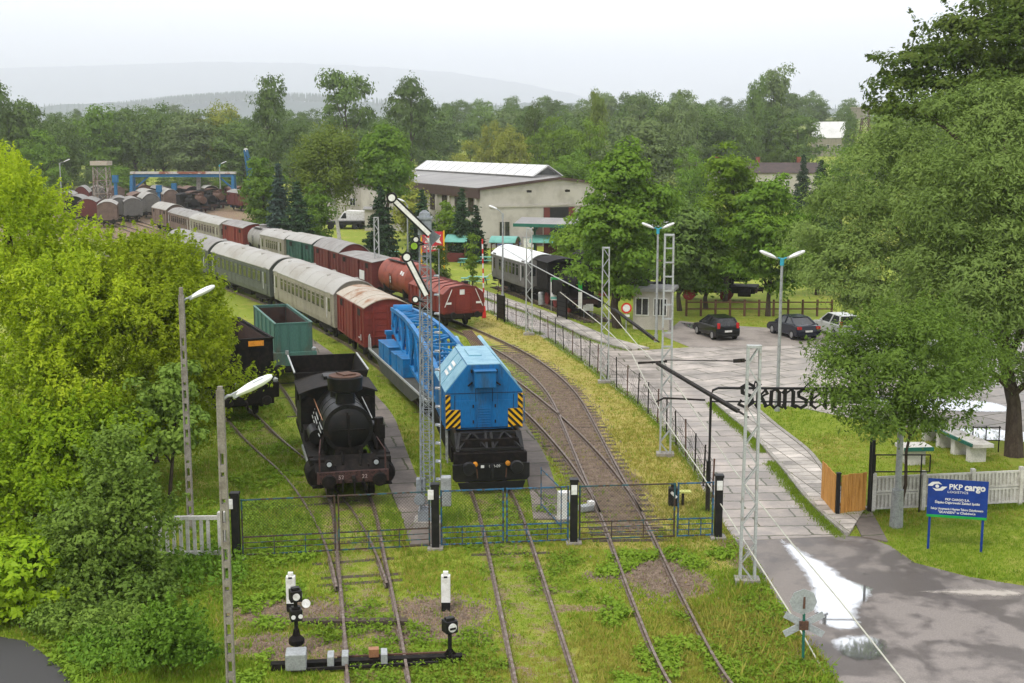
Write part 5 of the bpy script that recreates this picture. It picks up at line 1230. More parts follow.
# ------------------------------------------------------------------ buildings
def local(o, d): return d
def shed():
    A = Vector((-3.9, 152.6)); d = Vector((-14.5, 34.4)).normalized(); gdir = Vector((d.y, -d.x))   # side wall runs along d, gable along gdir
    t = thing('engine_shed', 'long pale engine shed with brown eaves band and white raised roof light', 'engine shed', (A.x, A.y, 0), math.atan2(d.y, d.x))
    L, W, He, Hr = 52.0, 21.0, 7.2, 8.35     # local x along side wall, local -y along gable
    mb = MB(); mb.prism([(0, 0), (0, He), (-W / 2, Hr), (-W, He), (-W, 0)], 0, L); mb.build('wall', M['plaster'], t)
    q = MB()
    for s in (0, 1):
        y0, y1 = (.35, -W / 2 + .002) if not s else (-W - .35, -W / 2 - .002)
        z0, z1 = He + .02, Hr + .08
        q.prism([(y0, z0), (y1, z1), (y1, z1 + .12), (y0, z0 + .12)], -.3, L + .2)
    q.build('roof', M['shedroof'], t)
    q = MB(); q.box((L / 2, .2, He - .55), (L + .4, .3, 1.25)); q.build('eaves_fascia', M['brownfascia'], t)
    q = MB()
    for s in (-1, 1):
        ya, yb = (.4, -W / 2) if s > 0 else (-W - .4, -W / 2)
        q.add([(-.32, ya, He + .13), (-.32, yb, Hr + .2), (-.32, yb, Hr - .12), (-.32, ya, He - .2), (-.05, ya, He + .13), (-.05, yb, Hr + .2), (-.05, yb, Hr - .12), (-.05, ya, He - .2)], [(0, 1, 2, 3), (4, 5, 6, 7), (0, 1, 5, 4), (2, 3, 7, 6), (1, 2, 6, 5), (0, 3, 7, 4)])
    q.build('gable_trim', M['brownfascia'], t)
    # raised roof light
    rl = MB(); y = -W / 2; rl.prism([(y - 1.9, Hr - .55), (y - 1.9, Hr + .15), (y - 1.85, Hr + .25), (y, Hr + 1.45), (y + 1.85, Hr + .25), (y + 1.9, Hr + .15), (y + 1.9, Hr - .55)], 3.2, L - 2); ro = rl.build('roof_light', M['shedroof'], t)
    q = MB()
    for s in (-1, 1): q.prism([(y + s * 2.05, Hr + .20), (y, Hr + 1.53), (y, Hr + 1.61), (y + s * 2.05, Hr + .28)], 3.0, L - 1.8)
    q.build('roof_light_glazing', M['monitor'], ro)
    q = MB()
    for k in range(16):
        x = 3.2 + k * (L - 5.4) / 15
        for s in (-1, 1): q.bar((x, y + s * 2.05, Hr + .29), (x, y, Hr + 1.62), .07)
    q.build('glazing_bars', M['steel'], ro)
    q = MB(); q.prism([(y - 1.5, Hr + .4), (y, Hr + 1.28), (y + 1.5, Hr + .4)], 3.15, 3.19); q.build('gable_glass', M['glass'], ro)
    # side windows
    for k in range(9):
        x = 3 + k * 4.8
        f = MB(); f.box((x, .03, 5.0), (1.8, .08, 2.2), 0); f.box((x, .06, 5.0), (1.6, .08, 2.0), 1)
        for a in (-.4, .4): f.box((x + a, .11, 5.0), (.07, .04, 2.0), 0)
        f.box((x, .11, 5.0), (1.6, .04, .07), 0); f.build('window', [M['brownfascia'], M['glass']], t)
        q = MB(); q.bar((x - 2.3, .15, 0), (x - 2.3, .15, 6.2), .35, .3); q.build('buttress', M['plaster'], t)
    # gable openings
    q = MB(); q.box((-.06, -6.6, 5.05), (.14, 10.8, .25)); q.box((-.06, -14, 5.0), (.14, 7, .2)); q.build('lintel', M['plaster2'], t)
    for yy in (-10.6, -15.6):
        q = MB(); q.box((-.03, yy, 2.45), (.1, 4.2, 4.7), 0); q.box((-.1, yy + 1.7, 2.45), (.06, .8, 4.7), 1); q.box((-.1, yy - 1.7, 2.45), (.06, .8, 4.7), 1); q.build('shed_door', [M['black'], M['maroon']], t)
    q = MB(); q.box((-.04, -3.2, 2.3), (.1, 1.5, 1.9), 0); q.box((-.08, -3.2, 2.3), (.08, 1.3, 1.7), 1); q.box((-.13, -3.2, 2.3), (.03, .08, 1.7), 0); q.build('window', [M['plaster2'], M['glass']], t)
    q = MB(); q.box((-.04, -7.8, 1.6), (.1, 1.1, 3.0)); q.build('side_door', M['brownfascia'], t)
    for yy in (-6.2, -11.4):
        q = MB(); q.bar((-.05, yy, 6.9), (-.7, yy, 7.0), .06); q.box((-.75, yy, 6.85), (.4, .5, .28)); q.build('floodlight', M['under'], t)
    q = MB(); q.lathe([(.22, 0), (.22, 1.2), (.35, 1.25), (.35, 1.75), (.5, 1.8), (.1, 2.0)], (5, -20, He + .4), 12); q.build('vent_stack', M['steel'], t)
    return t, A, d, gdir
sh, shA, shd, shg = shed()
def at_shed(x, y): return Vector((shA.x + shd.x * x - (-y) * (-shg.x) if False else shA.x + shd.x * x + shg.x * (-y), shA.y + shd.y * x + shg.y * (-y)))
# blue bench & white cabinet under the shed window
c = at_shed(-.8, -3.4); t = thing('bench', 'blue bench against the pale shed wall under the window', 'bench', (c.x, c.y, 0), math.atan2(shg.y, shg.x))
MB().box((0, 0, .45), (3.4, .5, .08)).build('seat', M['board_blue'], t); MB().box((0, .27, .8), (3.4, .06, .45)).build('backrest', M['board_blue'], t)
for s in (-1.5, 1.5): MB().box((s, 0, .21), (.1, .5, .41)).build('leg', M['steel'], t)
c = at_shed(-1.0, -6.0); t = thing('utility_box', 'small white box standing by the shed wall next to the blue bench', 'box', (c.x, c.y, 0), .2)
MB().box((0, 0, .6), (1.3, .7, 1.2), top=.95).build('cabinet', M['white'], t, bevel=.05); MB().box((0, 0, 1.24), (1.4, .8, .08)).build('lid', M['steel'], t)
# platform canopy
pc = G(592, 263); t = thing('platform_canopy', 'open platform shelter with green posts and grey roof before the shed doors', 'platform shelter', (pc.x, pc.y, 0), R(-20))
mb = MB(); mb.prism([(-2.6, 4.05), (-2.6, 4.2), (0, 4.75), (2.6, 4.2), (2.6, 4.05), (0, 4.6)], -8, 10); mb.build('roof', M['shedroof'], t)
mb = MB()
for s in (-1, 1): mb.box((1, s * 2.62, 4.05), (18.1, .08, .35))
mb.build('roof_edge', M['greenpaint'], t)
for x in (-6.5, -3, .5, 4, 7.5):
    mb = MB(); mb.tube((x, 0, 0), (x, 0, 4.5), .13, 10); mb.bar((x, 0, 3.2), (x, -2.2, 4.1), .12); mb.bar((x, 0, 3.2), (x, 2.2, 4.1), .12); mb.build('post', M['greenpaint'], t)
mb = MB(); mb.box((1, 0, .3), (18, 4.6, .6)); mb.build('platform', M['redb'], t, bevel=.05)
for x in (-4.8, -1.2):
    mb = MB(); mb.box((x, .3, 1.9), (1.5, .1, 1.9), 0); mb.box((x, .3, 2.86), (1.6, .16, .06), 0); mb.build('notice_board', M['maroon'], t)
# small outbuildings left of the shed
def hut(name, label, c, rz, d, wall, roof, pitch=0.6, wins=2, cat='building', over=.25, hip=False, chim=0, wz=None):
    t = thing(name, label, cat, c, rz); w, dp, h = d
    MB().box((0, 0, h / 2), (w, dp, h)).build('wall', wall, t)
    mb = MB()
    if pitch > .05:
        mb.prism([(-dp / 2 - over, h - .05), (0, h + pitch), (dp / 2 + over, h - .05), (dp / 2 + over, h + .08), (0, h + pitch + .15), (-dp / 2 - over, h + .08)], -w / 2 - over, w / 2 + over)
        g_ = MB(); g_.prism([(-dp / 2, h + .001), (0, h + pitch), (dp / 2, h + .001)], -w / 2, w / 2); g_.build('gable', wall, t)
    else: mb.box((0, 0, h + .12), (w + 2 * over, dp + 2 * over, .22))
    rf = mb.build('roof', roof, t)
    for k in range(chim):
        q = MB(); x = -w / 2 + w * (k + .5) / chim; q.box((x, .4, h + pitch + .5), (.8, .6, 1.4)); q.box((x, .4, h + pitch + 1.25), (.95, .75, .14)); q.build('chimney', M['redb'], rf)
    for k in range(wins):
        x = -w / 2 + w * (k + .5) / wins; z = h * .55 if wz is None else wz
        f = MB(); f.box((x, -dp / 2 - .02, z), (.95, .08, 1.25), 0); f.box((x, -dp / 2 - .05, z), (.8, .06, 1.1), 1); f.box((x, -dp / 2 - .085, z), (.05, .03, 1.1), 0); f.build('window', [M['white'], M['glass']], t)
    return t
c = G(444, 226); hut('garden_shed', 'small grey pitched roof shed in front of the long engine shed', (c.x - 1, c.y + 3, 0), R(65), (5, 5, 2.6), M['plaster'], M['roof_grey'], pitch=2.2, wins=2)
c = G(392, 232); hut('garage', 'low flat roofed grey garage behind the dark spruces', (c.x, c.y + 6, 0), R(5), (9, 6, 3.0), M['plaster2'], M['shedroof'], pitch=0, wins=3)
c = G(362, 226); hut('storehouse', 'tall pale building with dark diagonal braces behind the white van', (c.x + 0, c.y + 14, 0), R(8), (16, 8, 6.0), M['plaster'], M['darkroof'], pitch=.8, wins=5)
c = at(785, 190, 270); hut('house', 'long grey house with dark roof and red chimneys among the trees', (c.x - 6, 270, float(terr(c.x, 270)) - .2), R(-4), (26, 9, 6.5), M['plaster2'], M['darkroof'], pitch=2.0, wins=9, cat='house', chim=3, wz=4.4)
c = at(828, 132, 420); hut('house', 'distant pale house with large white roof on the hillside', (c.x, 420, float(terr(c.x, 420)) - .3), R(-12), (10.5, 8, 6.0), M['coach_beige'], M['monitor'], pitch=5.2, wins=3, cat='house')
hz_ = float(terr(c.x + 12, 415))
c = G(655, 330); hut('guard_booth', 'small pale guard booth with flat roof behind the maple and lamp post', (c.x, c.y + 1.2, 0), R(-14), (2.5, 2.3, 2.65), M['plaster2'], M['shedroof'], pitch=0, wins=2, cat='booth', over=.3, wz=1.6)
# far yard: coal tower, gantry, lamps
def lattice(mb, p0, p1, w0, w1, k, r, mi=0):
    p0 = Vector(p0); p1 = Vector(p1); cs = [(-1, -1), (1, -1), (1, 1), (-1, 1)]
    P_ = lambda t, c: p0.lerp(p1, t) + Vector((c[0], c[1], 0)) * (w0 + (w1 - w0) * t) / 2
    for c in cs: mb.bar(P_(0, c), P_(1, c), r * 1.5)
    for i in range(k):
        for a, b in zip(cs, cs[1:] + cs[:1]):
            mb.bar(P_(i / k, a), P_(i / k, b), r); mb.bar(P_(i / k, a), P_((i + 1) / k, b), r * .8); mb.bar(P_(i / k, b), P_((i + 1) / k, a), r * .8)
c = G(104, 220); Yt = c.y; t = thing('coaling_tower', 'rusty lattice coaling tower with small capped top', 'tower', (c.x, Yt, 0))
Ht = at(104, 161, Yt).z; mb = MB(); lattice(mb, (0, 0, 0), (0, 0, Ht - 1.0), 2.4, 2.1, 4, .11); mb.build('tower_frame', M['towersteel'], t)
mb = MB(); mb.box((0, 0, Ht - .35), (2.8, 2.8, .7)); mb.build('cap', M['roof_rust'], t)
mb = MB()
for k in range(10): mb.box((2.2 - k * .28 + 1.0, -1.7, 3.6 - k * .34), (.3, .9, .05))
mb.bar((3.3, -2.1, 3.7), (.4, -2.1, .3), .12); mb.bar((3.3, -1.3, 3.7), (.4, -1.3, .3), .12); mb.build('stair', M['concrete'], t)
c0, c1 = G(134, 206), G(233, 208); Yg = (c0.y + c1.y) / 2; Hg = at(180, 171, Yg).z
t = thing('gantry_crane', 'blue gantry crane with rusty white beam over the far sidings', 'gantry crane', (0, Yg, 0))
for u in (133, 234):
    x = at(u, 190, Yg).x; mb = MB()
    for s in (-1, 1): mb.bar((x, s * 1.6, 0), (x, s * .4, Hg - .9), .7, .6)
    mb.box((x, 0, .4), (.8, 4.2, .6)); mb.build('leg', M['gantry'], t)
x0, x1 = at(131, 175, Yg).x, at(236, 175, Yg).x; mb = MB(); mb.box(((x0 + x1) / 2, 0, Hg - .35), (x1 - x0, 1.3, .45)); mb.build('beam', M['ladderroof'], t)
mb = MB(); mb.box(((x0 + x1) / 2, 0, Hg - .9), (x1 - x0 - 1, .9, .6)); mb.bar((x0 + 1, 0, Hg - 3.2), (x0 + 3.5, 0, Hg - 1.1), .3); mb.bar((x1 - 1, 0, Hg - 3.2), (x1 - 3.5, 0, Hg - 1.1), .3); mb.build('beam_girder', M['gantry'], t)
x = at(197, 190, Yg).x; mb = MB(); mb.box((x, 1.5, Hg / 2 - .5), (.7, .7, Hg - 1)); mb.build('support_column', M['concrete'], t)
for (u, vt, vb, lab) in ((117, 176, 214, 'blue steel post with tank head beside the coaling tower'), (160, 186, 212, 'short blue post between the far wagons, under the gantry beam left half'), (175, 184, 208, 'thin blue post standing left of the grey gantry column')):
    c = G(u, vb); h = at(u, vt, c.y).z; t = thing('blue_post', lab, 'post', (c.x, c.y, 0)); MB().bar((0, 0, 0), (0, 0, h), .5).build('post_shaft', M['gantry'], t); MB().box((0, 0, h - .5), (.95, .8, 1.3)).build('post_head', M['gantry'], t)
c = G(250, 205); t = thing('yard_crane', 'slender blue crane jib sticking up beyond the far sidings', 'crane', (c.x, c.y, 0))
h = at(248, 150, c.y).z; mb = MB(); lattice(mb, (1.2, 0, 1.5), (-.5, 0, h), 1.6, .5, 6, .22); mb.build('jib', M['gantry'], t); MB().box((1.2, 0, .9), (3.4, 2.6, 1.8)).build('crane_body', M['gantry'], t, bevel=.1)
mb = MB(); mb.lathe([(.4, -.3), (.4, .3)], (-.5, 0, h), 12, 'y'); mb.build('jib_pulley', M['white'], t)
# rusty engines and vans stored in the far sidings, beneath the gantry
def far_engine(u, v, rz, i, label):
    c = G(u, v); small_engine('stored_engine', label, (c.x, c.y, .05), rz, M['soot'] if i % 2 == 0 else M['rust'], 9.5, 'engines stored under the gantry', simple=True)
for i, (u, v, lab) in enumerate(((196, 216, 'stored black engine under the grey gantry column, first of the row'), (205, 213, 'stored rusty engine, second from the gantry column'), (214, 211, 'stored black engine, third of the row under the gantry'), (223, 209, 'stored rusty engine just left of the right blue gantry leg'))): far_engine(u, v, R(118), i, lab)
def far_van(u, v, rz, label, body, roof, L=9, **k):
    c = G(u, v); t = van_wagon('covered_van', label, 'railway van', Path([(c.x, c.y), (c.x + math.cos(rz) * L, c.y + math.sin(rz) * L), (c.x + math.cos(rz) * L * 2, c.y + math.sin(rz) * L * 2)]), 0, L, body, roof, group='vans stored in the far yard', ribs=5, **k)
    return t
far_van(152, 219, R(112), 'grey van with white arched roof between the coaling tower and the gantry leg', M['coach_grey'], M['roof_white'], rise=.9)
far_van(172, 213, R(112), 'grey brown van with white roof behind the short blue posts', M['coach_brown'], M['roof_white'], rise=.9, L=11)
far_van(82, 211, R(105), 'maroon van with round roof end left of the coaling tower', M['maroon'], M['roof_white'], rise=1.2)
far_van(243, 206, R(118), 'dark red van right of the blue gantry leg', M['maroon'], M['roof_brown'])
far_van(238, 200, R(118), 'rust red van at the far right end of the stored row', M['redb'], M['roof_brown'])
far_van(208, 200, R(115), 'van with brown rusty roof behind the stored engines', M['rust'], M['roof_brown'], L=12)
far_van(182, 200, R(115), 'van with pale brown roof in the rearmost siding', M['coach_brown'], M['roof_rust'], L=12)

for u, v, rz, lab, bd, rf, L_ in ((120, 222, 108, 'dark van just right of the coaling tower foot', 'coach_grey', 'roof_grey', 10), (66, 214, 104, 'grey roofed van left of the maroon round ended van', 'coach_brown', 'roof_white', 9), (98, 206, 108, 'grey van behind the coaling tower', 'coach_grey', 'roof_white', 11),
        (118, 207, 110, 'brown van whose roof shows between tower and gantry', 'coach_brown', 'roof_brown', 10), (146, 204, 114, 'long brown roofed van behind the left gantry leg', 'rust', 'roof_brown', 13), (165, 206, 114, 'dark van with grey roof under the left half of the beam', 'soot', 'roof_grey', 11),
        (226, 202, 116, 'maroon van beyond the stored engines', 'maroon', 'roof_brown', 11), (194, 206, 116, 'dark sooty wagon behind the gantry column', 'soot', 'roof_brown', 11), (212, 205, 118, 'black wagon with pale roof among the stored engines', 'soot', 'roof_white', 9), (134, 223, 110, 'grey roofed van in front of the left gantry leg', 'coach_grey', 'roof_grey', 9), (140, 216, 112, 'rusty brown van just behind the grey roofed van by the gantry', 'rust', 'roof_brown', 9), (108, 228, 106, 'pale roofed van at the foot of the coaling tower', 'coach_brown', 'roof_white', 9),
        (88, 224, 104, 'dark maroon van between yellow green tree top and coaling tower', 'maroon', 'roof_grey', 10), (75, 220, 103, 'black wagon beyond the yellow green tree top', 'soot', 'roof_grey', 9), (152, 211, 114, 'dark grey van under the left end of the gantry beam', 'coach_grey', 'roof_white', 11), (248, 212, 118, 'dark van half hidden by the bushes at the yard edge', 'maroon', 'roof_grey', 9)):
    far_van(u, v, R(rz), lab, M[bd], M[rf], L=L_)
# ------------------------------------------------------------------ lattice masts, lamp posts, semaphore
def lattice_mast(label, u0, v0, vt, w=.42, d=.22, taper=.8, rungs=False, name='lattice_mast', mat='mast', group='lattice masts along the fence'):
    c = G(u0, v0); h = at(u0, vt, c.y).z; t = thing(name, label, 'mast', (c.x, c.y, 0), R(-4), group)
    wt = w * taper
    for s in (-1, 1):
        mb = MB(); mb.bar((s * w / 2, 0, 0), (s * wt / 2, 0, h), d, .07); mb.build('upright', M[mat], t)
    mb = MB(); n_ = int(h / .55)
    for k in range(n_):
        a, b = k / n_, (k + 1) / n_; wa, wb = w + (wt - w) * a, w + (wt - w) * b
        for y in (-d / 2 + .01, d / 2 - .01):
            s = 1 if k % 2 else -1
            if rungs and a > .45: mb.bar((-wa / 2, y, a * h), (wa / 2, y, a * h), .05, .04)
            else: mb.bar((-s * wa / 2, y, a * h + .03), (s * wb / 2, y, b * h), .04, .03)
    mb.box((0, 0, h - .04), (wt + .06, d + .02, .07)); mb.build('lacing', M[mat], t)
    MB().box((0, 0, .05), (w + .3, .5, .2)).build('footing', M['concrete'], t)
    return t, c, h
LM = {}
for key, lab, u0, v0, vt, rg in (('D', 'pale lattice mast near the black notice panels and museum carriage', 529, 335, 228, False), ('C', 'slim lattice mast in the fence line before the big maple', 604.5, 383, 247, False),
                             ('A', 'tall lattice mast beside the lamp post, its foot in the dry grass verge', 665, 456, 234, True), ('B', 'lattice mast beside the wet road in front of the gothic letters', 747, 583, 345, False),
                             ('E', 'far thin lattice mast between the grey roofed van and the beige coach', 377.5, 300, 217, False)):
    LM[key] = lattice_mast(lab, u0, v0, vt, rungs=rg)
def lamp_post(label, u0, v0, vt, heads, group=None, mat='steel', r=.09, cone=False, hl=.85, name='street_lamp', bracket='cyan', conc=False, w=.22):
    """heads: list of directions (dx, dy, rise)"""
    c = G(u0, v0); h = at(u0, vt, c.y).z; t = thing(name, label, 'street lamp', (c.x, c.y, 0), 0, group)
    mb = MB()
    if conc:   # square concrete pole with slots
        w0 = w * 1.35; n_ = int(h / .42)
        for s in (-1, 1): mb.bar((s * w0 * .36, 0, 0), (s * w * .36, 0, h), w * .8, w * .26)
        for k in range(n_ + 1):
            z = h * k / n_; mb.box((0, 0, z if k else .1), (w * .62, w * .7, .16 if k % 6 else .5))
        mb.box((0, 0, h - .7), (w * .62, w * .72, 1.4))
    else:
        mb.tube((0, 0, 0), (0, 0, h), r, 12, r2=r * .7)
        if cone: mb.tube((0, 0, 0), (0, 0, 1.3), r * 1.9, 12, r2=r * 1.6)
        else: mb.tube((0, 0, 0), (0, 0, .5), r * 1.5, 12, r2=r * 1.4)
    mb.build('pole', M['poleconc' if conc else mat], t)
    for dx, dy, rs in heads:
        dv = Vector((dx, dy, 0)).normalized(); b0 = Vector((0, 0, h - (.25 if conc else .05))); al = Vector((dx, dy, rs)).length
        b1 = b0 + Vector((dx, dy, rs))
        mb = MB(); mb.pipe([b0, b0.lerp(b1, .5) + Vector((0, 0, .05)), b1], .035, 8); arm = mb.build('arm', M['steel' if conc else bracket], t)
        ax = (dv * .9 + Vector((0, 0, .42 if conc else .38))).normalized(); sd = Vector((-dv.y, dv.x, 0)); up = ax.cross(sd) * -1
        mb = MB(); prof = ((0, .05, .045), (.12, .09, .07), (.4, .15, .1), (.7, .15, .1), (.92, .10, .07), (1.0, .03, .03)); V = []
        for s_, ww, hh in prof:
            for k in range(10):
                a = 2 * math.pi * k / 10; V.append(b1 + ax * hl * s_ + sd * ww * math.cos(a) + up * hh * math.sin(a))
        mb.add(V, [(i * 10 + k, i * 10 + (k + 1) % 10, (i + 1) * 10 + (k + 1) % 10, (i + 1) * 10 + k) for i in range(5) for k in range(10)] + [tuple(range(9, -1, -1)), tuple(range(50, 60))])
        hd = mb.build('lamp_head', M['lampglass'], t, smooth=True)
        mb = MB(); V = [(b1 + ax * hl * s_ + sd * ww * math.cos(2 * math.pi * k / 10) - up * .02 - up * .09 * max(0, 1 - abs(s_ - .62) * 3) + up * .01 * math.sin(2 * math.pi * k / 10)) for s_, ww in ((.42, .06), (.5, .12), (.75, .12), (.88, .05)) for k in range(10)]; mb.add(V, [(i * 10 + k, i * 10 + (k + 1) % 10, (i + 1) * 10 + (k + 1) % 10, (i + 1) * 10 + k) for i in range(3) for k in range(10)]); mb.build('lens', M['signback'], hd, smooth=True)
        mb = MB(); mb.bar(b1 - ax * .06, b1 + ax * .16, .11, .11); mb.build('socket', M['steel'], hd)
    if not conc:
        mb = MB(); mb.tube((0, 0, h - .3), (0, 0, h + .04), r * 1.1, 12); mb.build('bracket', M[bracket], t)
    return t
lamp_post('street lamp on a slotted concrete pole, nearest the lower left bushes', 232, 712, 390, [(.3, .1, .12)], conc=True, w=.16, hl=.9, group='concrete lamp poles by the fence')
lamp_post('street lamp on a concrete pole rising from the yellow green tree', 191, 529, 295, [(.28, .1, .15)], conc=True, w=.17, hl=.85, group='concrete lamp poles by the fence')
DL = 'twin headed lamp posts'
lamp_post('twin headed lamp post with teal bracket beside the tallest lattice mast', 656, 342, 229, [(-.3, 0, .12), (.3, 0, .12)], DL, hl=.8)
lamp_post('twin headed lamp post with teal bracket standing in the wide slab plaza', 777, 411, 259, [(-.28, 0, .1), (.28, 0, .1)], DL, hl=.85)
lamp_post('tapered grey lamp post by the slatted fence, its top lost in the willow', 896, 527, 352, [(-.28, 0, .1), (.28, 0, .1)], DL, cone=True, r=.12)
lamp_post('white single lamp post in front of the white roofed carriage', 502.8, 298, 214, [(-.45, 0, .45)], 'single lamps along the yard road', hl=.75, bracket='steel')
lamp_post('thin single lamp post behind the semaphore, before the spruces', 408, 265, 205, [(-.25, 0, .4)], 'single lamps along the yard road', hl=.8, bracket='steel')
lamp_post('far lamp post in front of the dark shed band', 411.5, 236, 178, [(-.5, 0, .25), (.4, 0, .1)], 'single lamps along the yard road', hl=.9, bracket='steel')
lamp_post('far lamp post left of the coaling tower', 62.5, 214, 163, [(.7, 0, .25)], 'lamps of the far yard', hl=1.3, r=.12, bracket='steel')
lamp_post('far lamp post above the gantry beam', 221, 208, 165, [(.3, 0, .3)], 'lamps of the far yard', hl=1.2, r=.12)
lamp_post('far slim lamp post beyond the blue jib', 273, 200, 160, [(.4, 0, .3)], 'lamps of the far yard', hl=1.0, r=.12)
lamp_post('lamp poking out of the yellow green tree top', 72, 300, 243, [(.2, 0, .15)], 'lamps of the far yard', hl=.9, r=.08)
def semaphore():
    c = G(428, 526); h = at(426, 218, c.y).z; t = thing('semaphore_signal', 'grey lattice semaphore with two raised white arms and ringed discs', 'railway signal', (c.x, c.y, 0))
    mb = MB(); w0, w1 = .46, .34; lattice(mb, (0, 0, .35), (0, 0, h - .5), w0, w1, 26, .024)
    mb.build('mast', M['mastd'], t)
    mb = MB(); mb.box((0, 0, h - .28), (.42, .42, .5)); mb.box((0, 0, h), (.5, .5, .07)); mb.lathe([(.2, .03), (.17, .16), (.05, .25)], (0, 0, h), 10); mb.build('mast_cap', M['mastd'], t)
    mb = MB(); mb.box((0, 0, .25), (.62, .62, .7)); mb.build('mast_base', M['mastd'], t); MB().box((0, 0, .1), (.9, .9, .3)).build('footing', M['concrete'], t)
    Yf = -.32
    def P(u, v): q = at(u, v, c.y + Yf); return Vector((q.x - c.x, Yf, q.z))
    for (a, b, r) in (((424, 229), (391.8, 197.8), .175), ((423, 288.5), (406.8, 257.2), .175)):
        p, q = P(*a), P(*b); d = (q - p).normalized(); q2 = q - d * r * .9
        mb = MB(); mb.bar(p - d * .25, q2, .03, .24, 0, up=(d.z, 0, -d.x)); mb.bar(p - d * .25 + Vector((0, -.022, 0)), q2 + Vector((0, -.022, 0)), .02, .13, 1, up=(d.z, 0, -d.x))
        mb.disc(q, (0, 1, 0), r, .03, 28, 0); mb.disc(q + Vector((0, -.022, 0)), (0, 1, 0), r * .62, .02, 26, 1)
        mb.build('signal_arm', [M['black'], M['white']], t)
    q = P(416, 239.5); mb = MB(); mb.disc(q, (0, 1, 0), .12, .03, 20, 0); mb.disc(q + Vector((0, -.022, 0)), (0, 1, 0), .075, .02, 18, 1); mb.bar(q, P(424, 244), .05, .05, 0); mb.build('spectacle', [M['black'], M['white']], t)
    q = P(414.2, 246); mb = MB(); mb.disc(q, (0, 1, 0), .15, .04, 20, 0); mb.disc(q + Vector((0, -.026, 0)), (0, 1, 0), .11, .02, 18, 1); mb.bar(q, P(424, 244), .05, .05, 0); mb.build('spectacle', [M['black'], M['greenglass']], t)
    q = P(415.5, 299.5); mb = MB(); mb.disc(q, (0, 1, 0), .13, .03, 20, 0); mb.disc(q + Vector((0, -.022, 0)), (0, 1, 0), .08, .02, 18, 1); mb.bar(q, P(424, 302), .05, .05, 0); mb.build('spectacle', [M['black'], M['white']], t)
    p = P(433, 238); mb = MB(); mb.prism([(p.x - .13, p.z - .35), (p.x - .16, p.z + .28), (p.x + .22, p.z + .02)], .2, .24, 'y'); mb.build('counter_vane', M['mastd'], t)
    mb = MB(); z0 = 1.0
    for k in range(int((h - 2) / .62)):
        mb.box((.36, 0, z0 + k * .62), (.16, .3, .035)); mb.box((.42, -.1, z0 + k * .62), (.05, .1, .06), 1)
    mb.bar((.44, .12, .4), (.44, .12, h - 1), .035); mb.build('ladder', [M['mastd'], M['white']], t)
    mb = MB(); mb.bar((-.1, -.3, .8), (-.08, -.3, h - 3.0), .03); mb.bar((.1, -.3, .8), (.08, -.3, h - .9), .03); mb.build('pull_rods', M['mastd'], t)
    mb = MB(); mb.lathe([(.18, -.06), (.18, .06)], (-.25, -.3, 1.0), 16, 'y'); mb.box((-.22, 0, 1.4), (.3, .3, .5)); mb.build('wire_wheel', M['mastd'], t)
    MB().box((.62, -.1, 1.25), (.34, .34, 1.0)).build('relay_box', M['steel'], t, bevel=.03)
    return t
semaphore()
# drop the catenary tension bars and wires between the masts
def span(name, label, pts, r, mat, cat='wire', heavy=None, group=None):
    t = thing(name, label, cat, tuple(pts[0]), group=group); o = Vector(pts[0]); P_ = []
    for a, b in zip(pts[:-1], pts[1:]):
        a = Vector(a); b = Vector(b)
        for k in range(6): P_.append(a.lerp(b, k / 6) - o)
    P_.append(Vector(pts[-1]) - o)
    mb = MB(); mb.pipe(P_, r, 6); mb.build('strand', M[mat], t)
    if heavy:
        mb = MB(); a, b = Vector(heavy[0]) - o, Vector(heavy[1]) - o; mb.bar(a, b, .11); mb.build('tension_bar', M['under'], t)
        e = MB(); e.bar(b, b + (b - a).normalized() * .5, .05); e.build('shackle', M['rust'], t)
    return t
mA, mB, mC, mD = (LM[k][1] for k in 'ABCD')
lampc = G(502.8, 298)
def on(u, v, y): return at(u, v, y)
span('tension_rod', 'long dark rod slanting between the two slim lattice masts', [on(500, 246, lampc.y), on(529, 263, mD.y), on(603, 302, mC.y)], .03, 'mast', cat='rod', group='rods and wires strung on the masts')
span('tension_rod', 'dark rod with heavy end bar slanting towards the tallest lattice mast', [on(603, 302, mC.y), on(659, 342, mA.y)], .03, 'under', cat='rod', heavy=(on(614, 309, mC.y - 2), on(654, 339, mA.y + .5)), group='rods and wires strung on the masts')
span('tension_rod', 'thick dark bar slanting down from the tallest lattice mast to the roadside mast', [on(655, 362, mA.y), on(748, 417, mB.y)], .03, 'under', cat='rod', heavy=(on(657, 363, mA.y - .3), on(738, 411, mB.y + 1.5)), group='rods and wires strung on the masts')
span('bracket_arm', 'short level dark arm at the tallest lattice mast above the fence', [on(638, 363, mA.y), on(667, 361.5, mA.y)], .05, 'under', cat='rod', group='rods and wires strung on the masts')
span('insulator_wire', 'level wire with a dark insulator across the slab road', [on(656, 402, mA.y - .2), on(664, 398, mA.y - .2), on(705, 400, mA.y - 1.0)], .04, 'under', cat='wire', group='rods and wires strung on the masts')
span('insulator_wire', 'level thin wire leading left from the top of the roadside mast', [on(665, 360, mA.y), on(733, 361, mB.y + 2), on(749, 360, mB.y)], .02, 'under', cat='wire', heavy=(on(735, 361, mB.y + 1.6), on(743, 360.5, mB.y + .8)), group='rods and wires strung on the masts')
span('signal_wire', 'pale wire running from the fence masts down to the crossing sign', [on(560, 292, mD.y - 6), on(603, 326, mC.y), on(632, 354, 58), on(664, 419, mA.y), on(699, 470, 43), on(748, 547, mB.y), on(794, 619, 31.5), on(830, 683, 28.2), on(846, 716, 27)], .022, 'wirepale', group='rods and wires strung on the masts')
